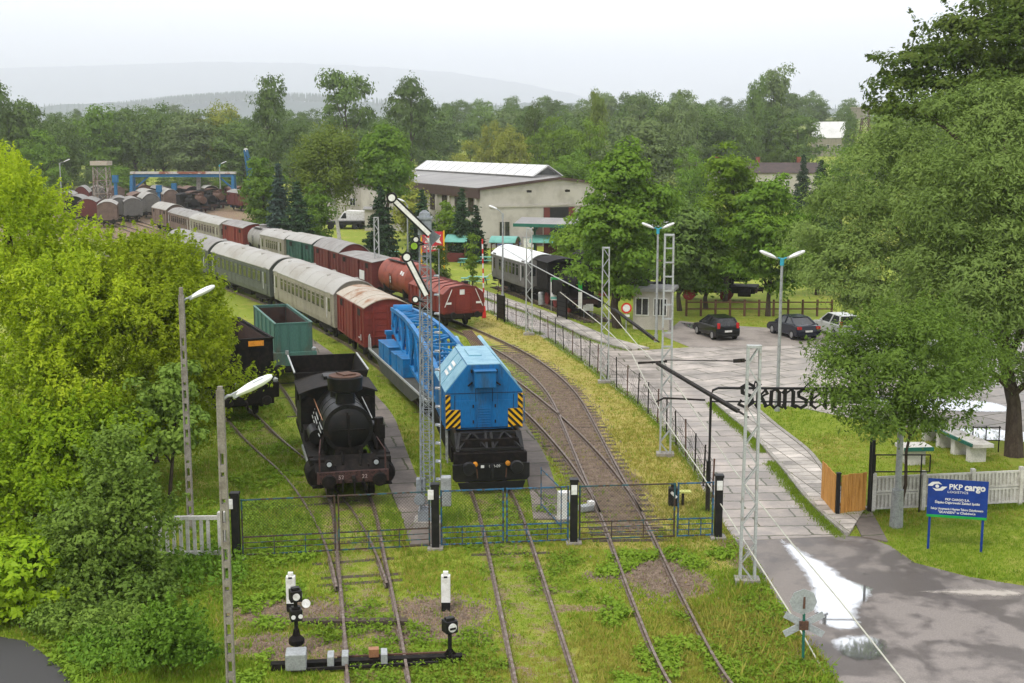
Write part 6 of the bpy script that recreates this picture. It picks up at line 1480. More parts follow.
span('signal_wire', 'pale wire crossing above the wet road beside the puddles', [on(604, 305, mC.y), on(636, 343, 57), on(676, 384, 50), on(734, 470, 42), on(790, 541, 35.5), on(841, 602, 31.5), on(905, 683, 28), on(930, 716, 27)], .022, 'wirepale', group='rods and wires strung on the masts')

# ------------------------------------------------------------------ gate across the tracks
GP = [G(237, 559), G(435.6, 548.5), G(573.6, 543), G(717.7, 538)]
labs = ['black gate post with white cap lamp at the left end by the concrete fence', 'black gate post with white cap lamp in front of the semaphore', 'black gate post with white cap lamp between the blue and the right gates', 'black gate post with white cap lamp beside the yard road']
for c, la in zip(GP, labs):
    t = thing('gate_post', la, 'gate post', (c.x, c.y, 0), group='gate posts'); h = 2.05
    MB().box((0, 0, h / 2), (.24, .24, h)).build('post_shaft', M['black'], t, bevel=.015)
    MB().box((-.13 if c.x < 0 else .0, -.14, h - .25), (.18, .07, .3)).build('reflector', M['white'], t); MB().box((.0, 0, h + .04), (.28, .28, .08)).build('post_cap', M['black'], t)
    MB().box((0, 0, .02), (.5, .5, .1)).build('footing', M['concrete'], t)
def gate_leaf(label, a, b, mat, h=1.9, open_=0.0, z0=.12):
    a = Vector(a); b = Vector(b); L = (b - a).length; rz = math.atan2(b.y - a.y, b.x - a.x)
    t = thing('gate_leaf', label, 'gate', (a.x, a.y, 0), rz, 'wire mesh gate leaves across the tracks')
    m_ = M[mat]; mb = MB(); zm = h * .36
    for x in (.03, L - .03): mb.bar((x, 0, z0), (x, 0, h), .05)
    for z in (z0, h - .03, zm): mb.bar((0, 0, z), (L, 0, z), .04)
    for z in (z0 + (zm - z0) * .36, z0 + (zm - z0) * .68): mb.bar((0, 0, z), (L, 0, z), .025)
    for f in (.34, .67): mb.bar((L * f, 0, z0), (L * f, 0, zm), .03)
    mb.build('frame', m_, t)
    w = MB(); st = .10; z1 = h - .05; H_ = z1 - zm; k = -H_
    while k < L:
        for s in (1, -1):
            xa, xb = (k, k + H_) if s > 0 else (k + H_, k); za, zb = zm, z1
            def cut(xa, za, xb, zb):
                pts = []
                t0, t1 = 0.0, 1.0; dx = xb - xa
                for lim, sg in ((.05, 1), (L - .05, -1)):
                    tt = (lim - xa) / dx
                    if sg * dx > 0: t0 = max(t0, tt)
                    else: t1 = min(t1, tt)
                return (t0, t1) if t0 < t1 else None
            r_ = cut(xa, za, xb, zb)
            if r_:
                p = lambda q: (xa + (xb - xa) * q, 0, za + (zb - za) * q); w.bar(p(r_[0]), p(r_[1]), .0055)
        k += st
    w.build('wire_mesh', M['wire'], t)
    return t
def mid(a, b, f): return a.lerp(b, f)
D = .16
def leaves2(a, b, la, lb, ma, mb_, f=.5, h=1.9):
    d = (b - a).normalized(); p0 = a + d * D; p3 = b - d * D; m1 = p0.lerp(p3, f) - d * .03; m2 = p0.lerp(p3, f) + d * .03
    gate_leaf(la, p0, m1, ma, h); gate_leaf(lb, p3, m2, mb_, h)
leaves2(GP[0], GP[1], 'teal framed mesh gate leaf nearest the concrete fence', 'rusty mesh gate leaf in front of the black steam engine', 'teal', 'teal')
leaves2(GP[1], GP[2], 'blue mesh gate leaf in front of the crane buffers', 'blue mesh gate leaf with a slanting brace and white box beside it', 'blue', 'blue', .5)
leaves2(GP[2], GP[3], 'dark mesh gate leaf across the curving track', 'blue edged mesh gate leaf beside the yard road post', 'teal', 'blue', .72)
c = G(560, 541); t = thing('folded_gate_leaf', 'blue gate leaf standing open, slanting away behind the gate', 'gate', (c.x, c.y + .4, 0), 0, 'wire mesh gate leaves across the tracks')
mb = MB(); a, b = G(541, 512), G(561, 535); o = Vector((c.x, c.y + .4, 0))
for z in (.3, 1.55): mb.bar(a - o + Vector((0, 0, z)), b - o + Vector((0, 0, z)), .035)
for p_ in (a, b): mb.bar(p_ - o, p_ - o + Vector((0, 0, 1.6)), .035)
mb.build('frame', M['blue'], t)
c = G(563, 522); t = thing('switch_box', 'white leaning equipment box behind the blue gate', 'equipment box', (c.x, c.y, 0), .2)
MB().box((0, 0, .6), (.34, .32, .95)).build('cabinet', M['white'], t, bevel=.03); MB().box((.2, .1, .85), (.22, .05, .4)).build('lid', M['white'], t); MB().box((0, 0, .08), (.5, .5, .16)).build('footing', M['concrete'], t)
c = G(586, 512); t = thing('track_magnet', 'small grey device lying beside the curving rail', 'track device', (c.x, c.y, 0), .5)
MB().box((0, 0, .15), (.5, .3, .22)).build('casing', M['steel'], t, bevel=.03); MB().box((.2, .0, .3), (.2, .2, .14)).build('cover', M['white'], t)
# wire fence along the yard road
fp = resample(smooth_path(FENCE, .6), 26)
t = thing('wire_fence', 'rusty wire mesh fence with thin posts along the yard road', 'fence')
for i, q in enumerate(fp):
    mb = MB(); mb.bar((q[0], q[1], 0), (q[0] + RNG.uniform(-.06, .06), q[1], 1.6 + RNG.uniform(-.08, .1)), .055); mb.build('post', M['under'] if i % 3 else M['rust'], t)
mb = MB()
for a, b in zip(fp[:-1], fp[1:]):
    a = Vector((a[0], a[1], 0)); b = Vector((b[0], b[1], 0)); L = (b - a).length; n_ = int(L / .3)
    for z in (.1, .8, 1.5): mb.bar(a + Vector((0, 0, z)), b + Vector((0, 0, z)), .014)
    for k in range(n_):
        for s in (0, 1):
            f0, f1 = (k - 2) / n_, (k + 2.5) / n_
            p_, q_ = (f0, f1) if s else (f1, f0); 
            if min(f0, f1) < 0 or max(f0, f1) > 1: continue
            mb.bar(a.lerp(b, p_) + Vector((0, 0, .1)), a.lerp(b, q_) + Vector((0, 0, 1.5)), .007)
mb.build('wire_mesh', M['wire'], t)
# concrete picket fence, left
A, B = G(120, 560), G(236, 558.5)
t = thing('picket_fence', 'weathered concrete picket fence left of the gate, half hidden by bushes', 'fence', (0, 0, 0))
d = (B - A).normalized(); L = (B - A).length - .5; mb = MB()
for k in range(int(L / .21)): p_ = A + d * k * .21; mb.box((p_.x, p_.y, .72), (.1, .06, 1.15))
for z in (.2, 1.32): q = A + d * L / 2; mb.box((q.x, q.y, z), (L, .09, .12), rz=math.atan2(d.y, d.x))
mb.build('picket_panel', M['palecon'], t)
q = A + d * (L + .1)
MB().box((q.x, q.y, .75), (.22, .2, 1.5)).build('post', M['palecon'], t)
# slatted concrete fence, right
A, B = G(872, 512.5), G(1160, 498.5); d = (B - A).normalized(); L = (B - A).length; n_ = max(3, round(L / 2.0)); t = thing('concrete_fence', 'weathered white concrete fence with slot pattern behind the blue sign', 'fence', (A.x, A.y, 0), math.atan2(d.y, d.x))
for k in range(n_):
    x0, x1 = L * k / n_ + .06, L * (k + 1) / n_ - .06; mb = MB()
    for r_ in range(2):
        z0, z1 = .12 + r_ * .6, .68 + r_ * .6
        for z in (z0 + .03, z1 - .03): mb.box(((x0 + x1) / 2, 0, z), (x1 - x0, .07, .07))
        c_ = int((x1 - x0) / .14)
        for j in range(c_ + 1): mb.box((x0 + (x1 - x0) * j / c_, 0, (z0 + z1) / 2), (.07, .06, z1 - z0 - .02))
    mb.box(((x0 + x1) / 2, .03, .68), (x1 - x0, .03, 1.1), 0)
    mb.build('panel', M['palecon'], t)
for k in range(n_ + 1): MB().box((L * k / n_, -.03, .7), (.13, .16, 1.45)).build('post', M['palecon'], t)
# wooden gate, arch and black posts
a, b, e = G(820, 513), G(837, 516), G(868, 513)
def planks(name, label, a, b, h=1.3):
    L = (b - a).length; t = thing(name, label, 'wooden gate', (a.x, a.y, 0), math.atan2(b.y - a.y, b.x - a.x), 'orange plank gate leaves'); n_ = max(5, int(L / .13)); mb = MB()
    for k in range(n_): mb.box((L * (k + .5) / n_, RNG.uniform(-.006, .006), .1 + h / 2 + RNG.uniform(-.01, .02)), (L / n_ - .015, .03, h))
    mb.build('planks', M['wood'], t)
    for z in (.4, 1.15): mb = MB(); mb.box((L / 2, .035, z), (L, .04, .1)); mb.build('cross_rail', M['wood'], t)
    return t
planks('wooden_gate', 'orange plank gate leaf swung open along the pavement', G(821, 474 + 26) , b + Vector((-.08, .05, 0)), 1.35)
planks('wooden_gate', 'orange plank gate leaf closed between two black posts', b + Vector((.1, 0, 0)), e - Vector((.1, 0, 0)), 1.35)
c = b; t = thing('gate_post', 'short black post between the two orange plank gate leaves', 'gate post', (c.x, c.y, 0), group='gate posts'); MB().box((0, 0, .75), (.13, .13, 1.5)).build('post_shaft', M['black'], t); MB().box((0, 0, 1.52), (.16, .16, .04)).build('post_cap', M['black'], t)
# gothic lettering arch over the road
pl, pr = G(708, 512), e; t = thing('name_arch', 'black pipe arch with gothic letters spanning the yard road', 'arch sign', (0, 0, 0))
za = at(711, 388, pl.y).z; zb = at(711, 401.5, pl.y).z; mb = MB()
mb.pipe([(pl.x, pl.y, 0), (pl.x, pl.y, za - .25), (pl.x + .06, pl.y, za - .08), (pl.x + .25, pl.y, za), (pr.x - .25, pr.y, za), (pr.x - .06, pr.y, za - .08), (pr.x, pr.y, za - .25), (pr.x, pr.y, 0)], .045, 8)
mb.pipe([(pl.x, pl.y, zb), (pr.x, pr.y, zb)], .03, 8); mb.build('arch_frame', M['black'], t)
MB().box((pl.x, pl.y + .12, .9), (.14, .14, 1.8)).build('post', M['black'], t)
# blackletter strokes in a 1-high box: list of polylines with width
def stroke(mb, pts, w, ox, oz, sc_, y):
    for p_, q_ in zip(pts[:-1], pts[1:]):
        p_ = Vector((ox + p_[0] * sc_, y, oz + p_[1] * sc_)); q_ = Vector((ox + q_[0] * sc_, y, oz + q_[1] * sc_)); d_ = (q_ - p_).normalized() * w * sc_ * .22
        mb.bar(p_ - d_, q_ + d_, .025 + RNG.uniform(0, .003), w * sc_, up=(-(q_ - p_).z, 0, (q_ - p_).x) if True else (0, 0, 1))
def mbar(mb, p, q, w, y, t=.03):   # flat slab along p->q in the x-z plane
    p = Vector(p); q = Vector(q); d_ = (q - p).normalized(); n_ = Vector((-d_.y, d_.x)) * w / 2
    poly = [p - n_, q - n_, q + n_, p + n_]; mb.prism([(a.x, a.y) for a in poly], y - t / 2, y + t / 2, 'y')
LET = {
 'S': [((.62, .88), (.40, 1.0), .14), ((.40, 1.0), (.14, .84), .17), ((.14, .84), (.16, .62), .17), ((.16, .62), (.54, .46), .18), ((.54, .46), (.58, .2), .17), ((.58, .2), (.32, .0), .16), ((.32, .0), (.02, .12), .13), ((.02, .12), (.1, .28), .1), ((.66, 1.04), (.60, .74), .06), ((.28, .9), (.3, .12), .05)],
 'k': [((.12, 1.02), (.12, .06), .18), ((.03, 1.06), (.2, .96), .1), ((.04, .1), (.14, -.04), .14), ((.2, .5), (.42, .72), .09), ((.42, .72), (.5, .58), .14), ((.5, .58), (.24, .44), .09), ((.26, .44), (.46, .06), .17), ((.42, .04), (.58, .1), .08)],
 'a': [((.12, .66), (.10, .12), .18), ((.1, .12), (.24, -.02), .12), ((.24, -.02), (.42, .12), .09), ((.12, .66), (.3, .76), .1), ((.3, .76), (.44, .62), .16), ((.44, .62), (.44, .1), .18), ((.42, .08), (.56, .0), .1)],
 'n': [((.12, .68), (.12, .08), .18), ((.03, .62), (.14, .76), .12), ((.05, .1), (.16, -.03), .13), ((.18, .6), (.4, .76), .09), ((.4, .74), (.46, .6), .15), ((.46, .64), (.46, .08), .18), ((.42, .06), (.56, .0), .1)],
 's': [((.52, .66), (.34, .76), .12), ((.34, .76), (.12, .62), .15), ((.12, .62), (.14, .46), .15), ((.14, .46), (.46, .3), .15), ((.46, .3), (.44, .1), .15), ((.44, .1), (.24, -.02), .14), ((.24, -.02), (.04, .08), .11), ((.34, .82), (.5, .98), .05), ((.5, .98), (.62, .82), .05), ((.62, .82), (.5, .66), .05)],
 'e': [((.12, .66), (.1, .1), .17), ((.1, .1), (.28, -.03), .12), ((.28, -.03), (.48, .1), .08), ((.12, .66), (.3, .76), .1), ((.3, .76), (.46, .58), .14), ((.46, .58), (.14, .34), .09)]}
xo = at(738, 400, pl.y).x; S_ = (at(738, 383, pl.y).z - at(738, 409, pl.y).z) * .92; zbase = at(738, 407, pl.y).z
for ch in 'Skansen':
    mb = MB(); yy = pl.y - .06
    for i, (p_, q_, w_) in enumerate(LET[ch]):
        d_ = (Vector(q_) - Vector(p_)).normalized() * .05
        mbar(mb, (xo + (p_[0] - d_.x) * S_, zbase + (p_[1] - d_.y) * S_), (xo + (q_[0] + d_.x) * S_, zbase + (q_[1] + d_.y) * S_), w_ * .84 * S_, yy, .03 + .002 * i)
    mb.build('gothic_letter', M['black'], t); xo += S_ * (.552 if ch != 'S' else .68)
# tall black post and railing by the fence
t = thing('railing_post', 'tall black post with a low rail frame beside the concrete fence', 'railing', (e.x + .1, e.y, 0))
MB().box((0, 0, 1.3), (.09, .09, 2.6)).build('post', M['black'], t)
mb = MB(); L = 2.0
for z in (1.45, 2.05): mb.bar((0, .1, z), (L, .1, z), .04)
for x in (.1, L - .3, L): mb.bar((x, .1, 0 if x == L - .3 else 1.45), (x, .1, 2.05), .04)
mb.build('rail_frame', M['black'], t)
# ------------------------------------------------------------------ point machine, ground signals, marker posts
def marker(label, u, v):
    c = G(u, v); t = thing('marker_post', label, 'marker post', (c.x, c.y, 0), RNG.uniform(-.1, .1), 'white marker posts by the points')
    MB().box((0, 0, .12), (.24, .22, .26)).build('base', M['black'], t); MB().box((0, 0, .62), (.25, .2, .78)).build('shaft', M['white'], t, bevel=.02); MB().box((0, 0, 1.06), (.14, .12, .1)).build('cap', M['white'], t, bevel=.01)
    MB().box((0, -.101, .98), (.1, .012, .05)).build('notch', M['black'], t)
marker('white marker post behind the double point lantern', 291.5, 611); marker('white marker post behind the single point lantern', 446, 610)
def lantern(mb_parent, z, s=.34, big=True, rz=.35):
    t = mb_parent; cr, sr = math.cos(rz), math.sin(rz)
    MB().box((0, 0, z), (s, s, s), rz=rz).build('lantern_box', M['black'], t, bevel=.015)
    MB().box((0, 0, z + s * .62), (s * .7, s * .5, s * .2), rz=rz).build('lantern_lid', M['black'], t)
    return (sr, -cr), (cr, sr)
c = G(297, 654); t = thing('point_lantern', 'tall black point lantern with two stacked lamp boxes and white discs', 'railway signal', (c.x, c.y, 0))
MB().tube((0, 0, 0), (0, 0, 1.45), .05, 8).build('stem', M['black'], t)
MB().lathe([(.16, .26), (.2, .3), (.2, .4), (.1, .5), (.07, .66)], (0, 0, 0), 14).build('weight', M['soot'], t)
for z, s in ((1.55, .29), (1.05, .29)):
    f, sd = lantern(t, z, s)
    mb = MB(); o = Vector((f[0] * s * .52, f[1] * s * .52, z))
    if z > 1.3: mb.disc(o, (f[0], f[1], 0), .09, .02, 20)
    else:
        for k in (-.09, .09): mb.disc(o + Vector((sd[0] * k, sd[1] * k, -.02)), (f[0], f[1], 0), .055, .02, 16)
    mb.build('white_disc', M['white'], t)
    mb = MB(); o = Vector((sd[0] * s * .52, sd[1] * s * .52, z)); mb.disc(o, (sd[0], sd[1], 0), .08, .02, 16); mb.build('side_disc', M['white'], t)
mb = MB(); mb.disc((.27, -.05, 1.35), (.5, -1, .6), .11, .03, 18); mb.build('tilted_disc', M['white'], t)
c = G(450, 661); t = thing('point_lantern', 'low black point lantern with white arrow panes beside the rusty rods', 'railway signal', (c.x, c.y, 0))
MB().tube((0, 0, 0), (0, 0, .75), .05, 8).build('stem', M['black'], t)
mb = MB()
for a in range(4): mb.bar((0, 0, .35), (.25 * math.cos(a * 1.57 + .4), .25 * math.sin(a * 1.57 + .4), .02), .05)
mb.build('foot', M['soot'], t)
f, sd = lantern(t, .92, .31, rz=.5)
MB().disc((f[0] * .165, f[1] * .165, .92), (f[0], f[1], 0), .11, .02, 20).build('white_pane', M['white'], t)
mb = MB(); 
for k in (-.08, .08): q = Vector((sd[0] * .165 + f[0] * k, sd[1] * .165 + f[1] * k, .92)); mb.bar(q - Vector((0, 0, .1)), q + Vector((0, 0, .1)), .07, .02, up=(sd[0], sd[1], 0))
mb.build('side_pane', M['white'], t)
mb = MB(); q = Vector((f[0] * .18, f[1] * .18, .9)); mb.bar(q - Vector((sd[0] * .08, sd[1] * .08, 0)), q + Vector((sd[0] * .08, sd[1] * .08, 0)), .02, .05, up=(0, 0, 1)); mb.build('dark_bar', M['black'], t)
a, b = G(271, 670), G(462, 661); t = thing('point_machine', 'dark point machine beam with grey motor box across the rails', 'point machine', (a.x, a.y, 0), math.atan2(b.y - a.y, b.x - a.x)); L = (b - a).length
MB().box((L / 2, 0, .10), (L, .22, .16)).build('beam', M['soot'], t); MB().bar((.5, -.3, .1), (L - .6, -.25, .1), .07).build('rod', M['under'], t); MB().bar((1.6, .22, .16), (L - .3, .2, .16), .05).build('rod', M['rust'], t)
MB().box((.62, -.1, .30), (.5, .5, .42)).build('motor_box', M['steel'], t, bevel=.03)
for x in (1.45, 1.8, 2.75): MB().box((x, -.05, .24), (.16, .42, .26)).build('rod_clamp', M['steel'], t, bevel=.01)
MB().box((2.5, .1, .3), (.25, .2, .2)).build('red_brown_cap', M['copper'], t)
a, b = G(303, 624), G(408, 622); t = thing('point_rod', 'dark wooden cross bar lying under the turnout rails', 'rod', (a.x, a.y, 0)); MB().box(((b.x - a.x) / 2, 0, .05), (b.x - a.x, .25, .16)).build('bar', M['sleeper'], t)
c = G(676, 506); t = thing('dwarf_signal', 'black dwarf signal with white slanted bar on the dry grass', 'railway signal', (c.x - .1, c.y, 0))
MB().box((0, 0, .36), (.34, .3, .66)).build('lamp_box', M['black'], t, bevel=.03); MB().tube((0, 0, .68), (0, 0, .82), .1, 10).build('vent_cap', M['black'], t)
mb = MB(); mb.bar((-.1, -.155, .55), (.1, -.155, .35), .012, .09, up=(0, 0, 1)); mb.build('white_bar', M['white'], t)
MB().box((.42, .1, .5), (.42, .3, .05)).build('yellow_plate', M['paleyel'], t); MB().box((.35, .1, .24), (.08, .08, .5)).build('bracket', M['under'], t)
# ------------------------------------------------------------------ crossing sign seen from behind
c = G(803, 662); t = thing('crossing_sign', 'back of a round sign and crossed boards on a green post', 'road sign', (c.x, c.y, 0)); zt = at(800, 590, c.y).z
MB().tube((0, 0, 0), (-.03, 0, zt), .035, 8).build('post', M['cyan'] if False else M['greenpaint'], t)
z1 = at(800, 601, c.y).z; mb = MB(); mb.disc((-.06, -.0 - .05, z1), (0, 1, .08), .34, .015, 8); mb.build('round_sign', M['signback'], t)
z2 = at(800, 625, c.y).z
for s in (-1, 1):
    mb = MB(); mb.bar((-.48, .045 + s * .012, z2 - .26 * s), (.48, .045 + s * .012, z2 + .26 * s), .018, .17, up=(s * -.26, 0, .48)); mb.build('crossed_board', M['signback'], t)
mb = MB(); mb.box((-.02, -.03, z2), (.22, .06, .22)); mb.box((-.04, -.06, z1 - .02), (.05, .03, .3)); mb.build('clamp', M['rust'], t)
# ------------------------------------------------------------------ blue company sign
a, b = G(928, 549), G(981, 553); c = (a + b) / 2; rz = math.atan2(b.y - a.y, b.x - a.x); L = (b - a).length
t = thing('company_sign', 'blue company sign with white lettering on two blue legs', 'sign board', (c.x, c.y, 0), rz)
zt = at(955, 480, c.y).z; zb = at(955, 516, c.y).z; W = L * 1.13
MB().box((0, 0, (zt + zb) / 2), (W, .05, zt - zb)).build('board', M['board_blue'], t)
MB().box((0, -.004, zb - .03), (W + .004, .055, .08)).build('green_strip', M['board_green'], t)
for s in (-1, 1): MB().bar((s * L / 2, .05, 0), (s * L / 2, .05, zt - .1), .07).build('leg', M['board_blue'], t)
yt = -.03; Hs = zt - zb
def st_(s, size, x, z, bold=0.0, sx=1.0, align='CENTER'): text(s, size, M['mark'], t, (x, yt, zb + Hs * z), (R(90), 0, 0), 'lettering', .003, align, bold, sx)
st_('PKP', .24, -.27, .80, .005, 1.0, 'LEFT'); st_('cargo', .29, .19, .81, .012, .95, 'LEFT'); st_('LOGISTICS', .10, .0, .66, 0, 1.3)
st_('PKP CARGO S.A.', .10, 0, .45, .002); st_('Śląsko-Dąbrowski Zakład Spółki', .10, 0, .36, .002); st_('Sekcja Utrzymania i Napraw Taboru Zabytkowego', .10, 0, .185, .002, .76); st_('"SKANSEN" w Chabówce', .105, 0, .09, .002)
mb = MB(); zc = zb + Hs * .8
for s in (1, -1):      # two swooping wings round a dot
    up_ = [(-.42, .0), (-.22, .13), (.05, .15), (.2, .06), (.05, .085), (-.12, .06), (-.2, .0)]
    mb.prism([(-.62 + s * q[0] * .72, zc + s * q[1]) for q in up_], yt - .004, yt, 'y')
mb.disc((-.62, yt - .002, zc), (0, 1, 0), .055, .004, 18); mb.build('logo', M['mark'], t)
# ------------------------------------------------------------------ no entry sign, billboard, notice panels, barrier
c = G(626, 333); t = thing('road_sign', 'round white sign with red rim in front of the guard booth', 'road sign', (c.x, c.y, 0)); z = at(626, 308, c.y).z
MB().tube((0, 0, 0), (0, 0, z + .3), .035, 8).build('post', M['steel'], t)
mb = MB(); mb.disc((0, -.05, z), (0, 1, 0), .36, .02, 28, 0); mb.disc((0, -.063, z), (0, 1, 0), .25, .008, 28, 1); mb.build('sign_disc', [M['signred'], M['white']], t)
MB().box((0, -.05, z - .52), (.45, .02, .16)).build('sign_plate', M['white'], t)
c = G(433, 277); Yb = c.y; t = thing('billboard', 'red billboard with white emblem between two yellow posts', 'billboard', (0, Yb, 0))
x0, x1 = at(421.5, 260, Yb).x, at(444, 260, Yb).x; z0, z1 = at(433, 252.5, Yb).z, at(433, 231.5, Yb).z
for x in (x0, x1): MB().box((x, 0, (z1 + .1) / 2), (.14, .14, z1 + .1)).build('post', M['yellow'], t)
MB().box(((x0 + x1) / 2, 0, (z0 + z1) / 2), (x1 - x0 - .16, .06, z1 - z0)).build('board', M['board_red'], t)
mb = MB(); cx, cz, S_ = (x0 + x1) / 2, (z0 + z1) / 2 + .2, (x1 - x0)
mb.prism([(cx + S_ * a_, cz + S_ * b_) for a_, b_ in ((-.36, .18), (-.2, .08), (-.05, .12), (.1, .3), (.14, .14), (.38, .24), (.30, .02), (.40, -.16), (.2, -.12), (.02, -.02), (-.18, -.14), (-.36, -.10), (-.22, .0))], -.045, -.03, 'y'); mb.build('emblem', M['mark'], t)
mb = MB()
for k, w in enumerate((.07, .05, .08, .06, .07, .05, .06, .07)): mb.box((cx - S_ * .34 + k * S_ * .1, -.036, cz - S_ * .30), (S_ * w, .012, .16))
mb.box((cx, -.036, cz - S_ * .40), (S_ * .5, .012, .09)); mb.build('letter_marks', M['mark'], t)
def panel(label, u0, u1, vt, vb):
    a, b = G(u0, vb), G(u1, vb + 2.5); t = thing('notice_panel', label, 'notice panel', (a.x, a.y, 0), math.atan2(b.y - a.y, b.x - a.x), 'black notice panels beside the museum train'); L = (b - a).length; h = at(u0, vt, a.y).z
    mb = MB(); mb.box((L / 2, 0, h / 2 + .1), (L, .07, h - .2)); mb.build('board', M['black'], t)
    mb = MB()
    for x in (0, L): mb.bar((x, .0, 0), (x, .0, h + .05), .09)
    for k in range(1, 6): mb.box((L / 2, -.045, h * k / 6), (L, .03, .03))
    mb.build('frame', M['soot'], t)
panel('black slatted gate panel beside the yard road opposite the red wagon', 497.5, 504.5, 294, 320); panel('black slatted gate panel in front of the museum engine', 557.5, 566.5, 292, 318)
c = G(556, 311); t = thing('info_board', 'white and green information board before the museum engine', 'information board', (c.x, c.y, 0), R(-10)); zz = at(557, 277, c.y).z
MB().box((0, 0, zz - .9), (.85, .06, 1.75)).build('board', M['white'], t); MB().box((0, -.04, zz - .2), (.8, .02, .35)).build('green_header', M['board_green'], t)
mb = MB(); mb.box((0, -.04, zz - .95), (.6, .015, .5)); mb.build('map_panel', M['coach_green'], t); MB().box((0, -.04, zz - 1.6), (.8, .02, .18)).build('green_footer', M['greenroof'], t)
for s in (-.38, .38): MB().bar((s, .05, 0), (s, .05, zz), .05).build('leg', M['steel'], t)
c = G(580, 320); t = thing('info_board', 'narrow green topped information post right of the black gate panel', 'information board', (c.x, c.y, 0)); zz = at(580, 281, c.y).z
MB().box((0, 0, zz - .35), (.28, .06, .75)).build('board', M['board_green'], t); MB().box((0, -.0, zz - 1.4), (.28, .05, 1.2)).build('lower_board', M['white'], t); MB().bar((0, .05, 0), (0, .05, zz), .06).build('post', M['black'], t)
c = G(588, 318); t = thing('info_board', 'small white notice on a stand before the big maple', 'information board', (c.x, c.y, 0)); zz = at(588, 304, c.y).z
MB().box((0, 0, zz - .25), (.75, .05, .5)).build('board', M['white'], t)
for s in (-.3, .3): MB().bar((s, .04, 0), (s, .04, zz), .05).build('leg', M['steel'], t)
c = G(541.5, 305); t = thing('litter_bin', 'pale grey round bin on the grass before the museum train', 'litter bin', (c.x, c.y, 0)); MB().lathe([(.24, 0), (.27, .9), (.25, .95)], (0, 0, 0), 16).build('body', M['steel'], t, smooth=True); MB().lathe([(.28, .95), (.2, 1.05)], (0, 0, 0), 16).build('lid', M['white'], t)
c = G(484, 318); t = thing('barrier', 'red and white barrier pole standing upright on a red stand', 'barrier', (c.x, c.y, 0)); zz = at(482.5, 239, c.y).z
MB().box((0, 0, .45), (.35, .3, .9), top=.6).build('stand', M['signred'], t, bevel=.03)
mb = MB(); n_ = 14
for k in range(n_): mb.tube((-.1 * k / n_, 0, .8 + (zz - .8) * k / n_), (-.1 * (k + 1) / n_, 0, .8 + (zz - .8) * (k + 1) / n_), .055, 8, mi=k % 2)
mb.build('pole', [M['white'], M['signred']], t)
# ------------------------------------------------------------------ picnic shelters, tables, bins
def shelter(label, u0, u1, vt, vb, closed=True):
    a, b = G(u0, vb), G(u1, vb); c = (a + b) / 2; W = (b - a).length; zt = at((u0 + u1) / 2, vt, c.y).z; t = thing('picnic_shelter', label, 'shelter', (c.x, c.y, 0), R(-12), 'picnic shelters on the green')
    D_ = 2.6; q = MB(); rise = zt * .24; q.prism(shell(D_ + .5, zt - rise, rise, .06, 12), -W / 2 - .15, W / 2 + .15); q.build('roof', M['greenroof'], t, smooth=True)
    for x in (-W / 2 + .08, W / 2 - .08):
        for y in (-D_ / 2, D_ / 2): MB().box((x, y, (zt - rise) / 2), (.12, .12, zt - rise)).build('post', M['woodbrown'], t)
    q = MB()
    for y in (D_ / 2, -D_ / 2): q.box((0, y, .5), (W - .2, .06, 1.0)) if y > 0 or closed else None
    for x in (-W / 2, W / 2): q.box((x, 0, .5), (.06, D_ - .2, 1.0))
    q.build('side_boards', M['maroon'] if closed else M['woodbrown'], t)
    q = MB()
    for x in (-W / 2 + .05, W / 2 - .05): q.prism([(-D_ / 2, zt - rise - .3), (-D_ / 2, zt - rise)] + arc(D_, zt - rise, rise - .1, 8)[1:-1] + [(D_ / 2, zt - rise), (D_ / 2, zt - rise - .3)], x - .03, x + .03)
    q.build('gable_boards', M['woodbrown'], t); return t
shelter('picnic shelter with green arched roof right of the red billboard', 449, 469, 234.5, 261); shelter('picnic shelter with green arched roof behind the white carriage roof', 493, 517, 236, 259); shelter('brown boarded picnic shelter with green arched roof near the lattice mast', 533, 562, 235, 262)
def table(label, u, v):
    c = G(u, v); t = thing('picnic_table', label, 'picnic table', (c.x, c.y, 0), R(-15), 'picnic tables on the green')
    MB().box((0, 0, .75), (1.8, .75, .06)).build('tabletop', M['greenroof'], t)
    for s in (-1, 1): MB().box((0, s * .75, .44), (1.8, .28, .05)).build('bench_seat', M['greenroof'], t)
    for s in (-.65, .65):
        mb = MB(); mb.bar((s, -.7, 0), (s, -.1, .73), .07); mb.bar((s, .7, 0), (s, .1, .73), .07); mb.bar((s, -.85, .4), (s, .85, .4), .06); mb.build('leg_frame', M['greenpaint'], t)
for la, u, v in (('green picnic table left of the striped barrier', 478, 285), ('green picnic table behind the thin young tree', 468, 266), ('green picnic table below the left shelter', 488, 264), ('green picnic table near the semaphore, by the dark tank wagon', 378, 256), ('green picnic table next to the birch trunk end of the lawn', 391, 258)): table(la, u, v)
c = G(465, 290); t = thing('litter_bin', 'dark bin with green top on the lawn edge beside the red wagon', 'litter bin', (c.x, c.y, 0)); MB().lathe([(.28, 0), (.32, .8)], (0, 0, 0), 12).build('body', M['black'], t); MB().box((0, 0, 1.05), (.7, .5, .08)).build('lid', M['greenroof'], t); MB().box((0, 0, .9), (.06, .3, .3)).build('lid_post', M['black'], t)
c = G(488, 246); t = thing('green_post_box', 'green box on a post in the far picnic lawn', 'box', (c.x, c.y, 0)); MB().box((0, 0, 1.7), (.7, .6, .9)).build('box_body', M['greenpaint'], t); MB().bar((0, 0, 0), (0, 0, 1.3), .1).build('post', M['greenpaint'], t)
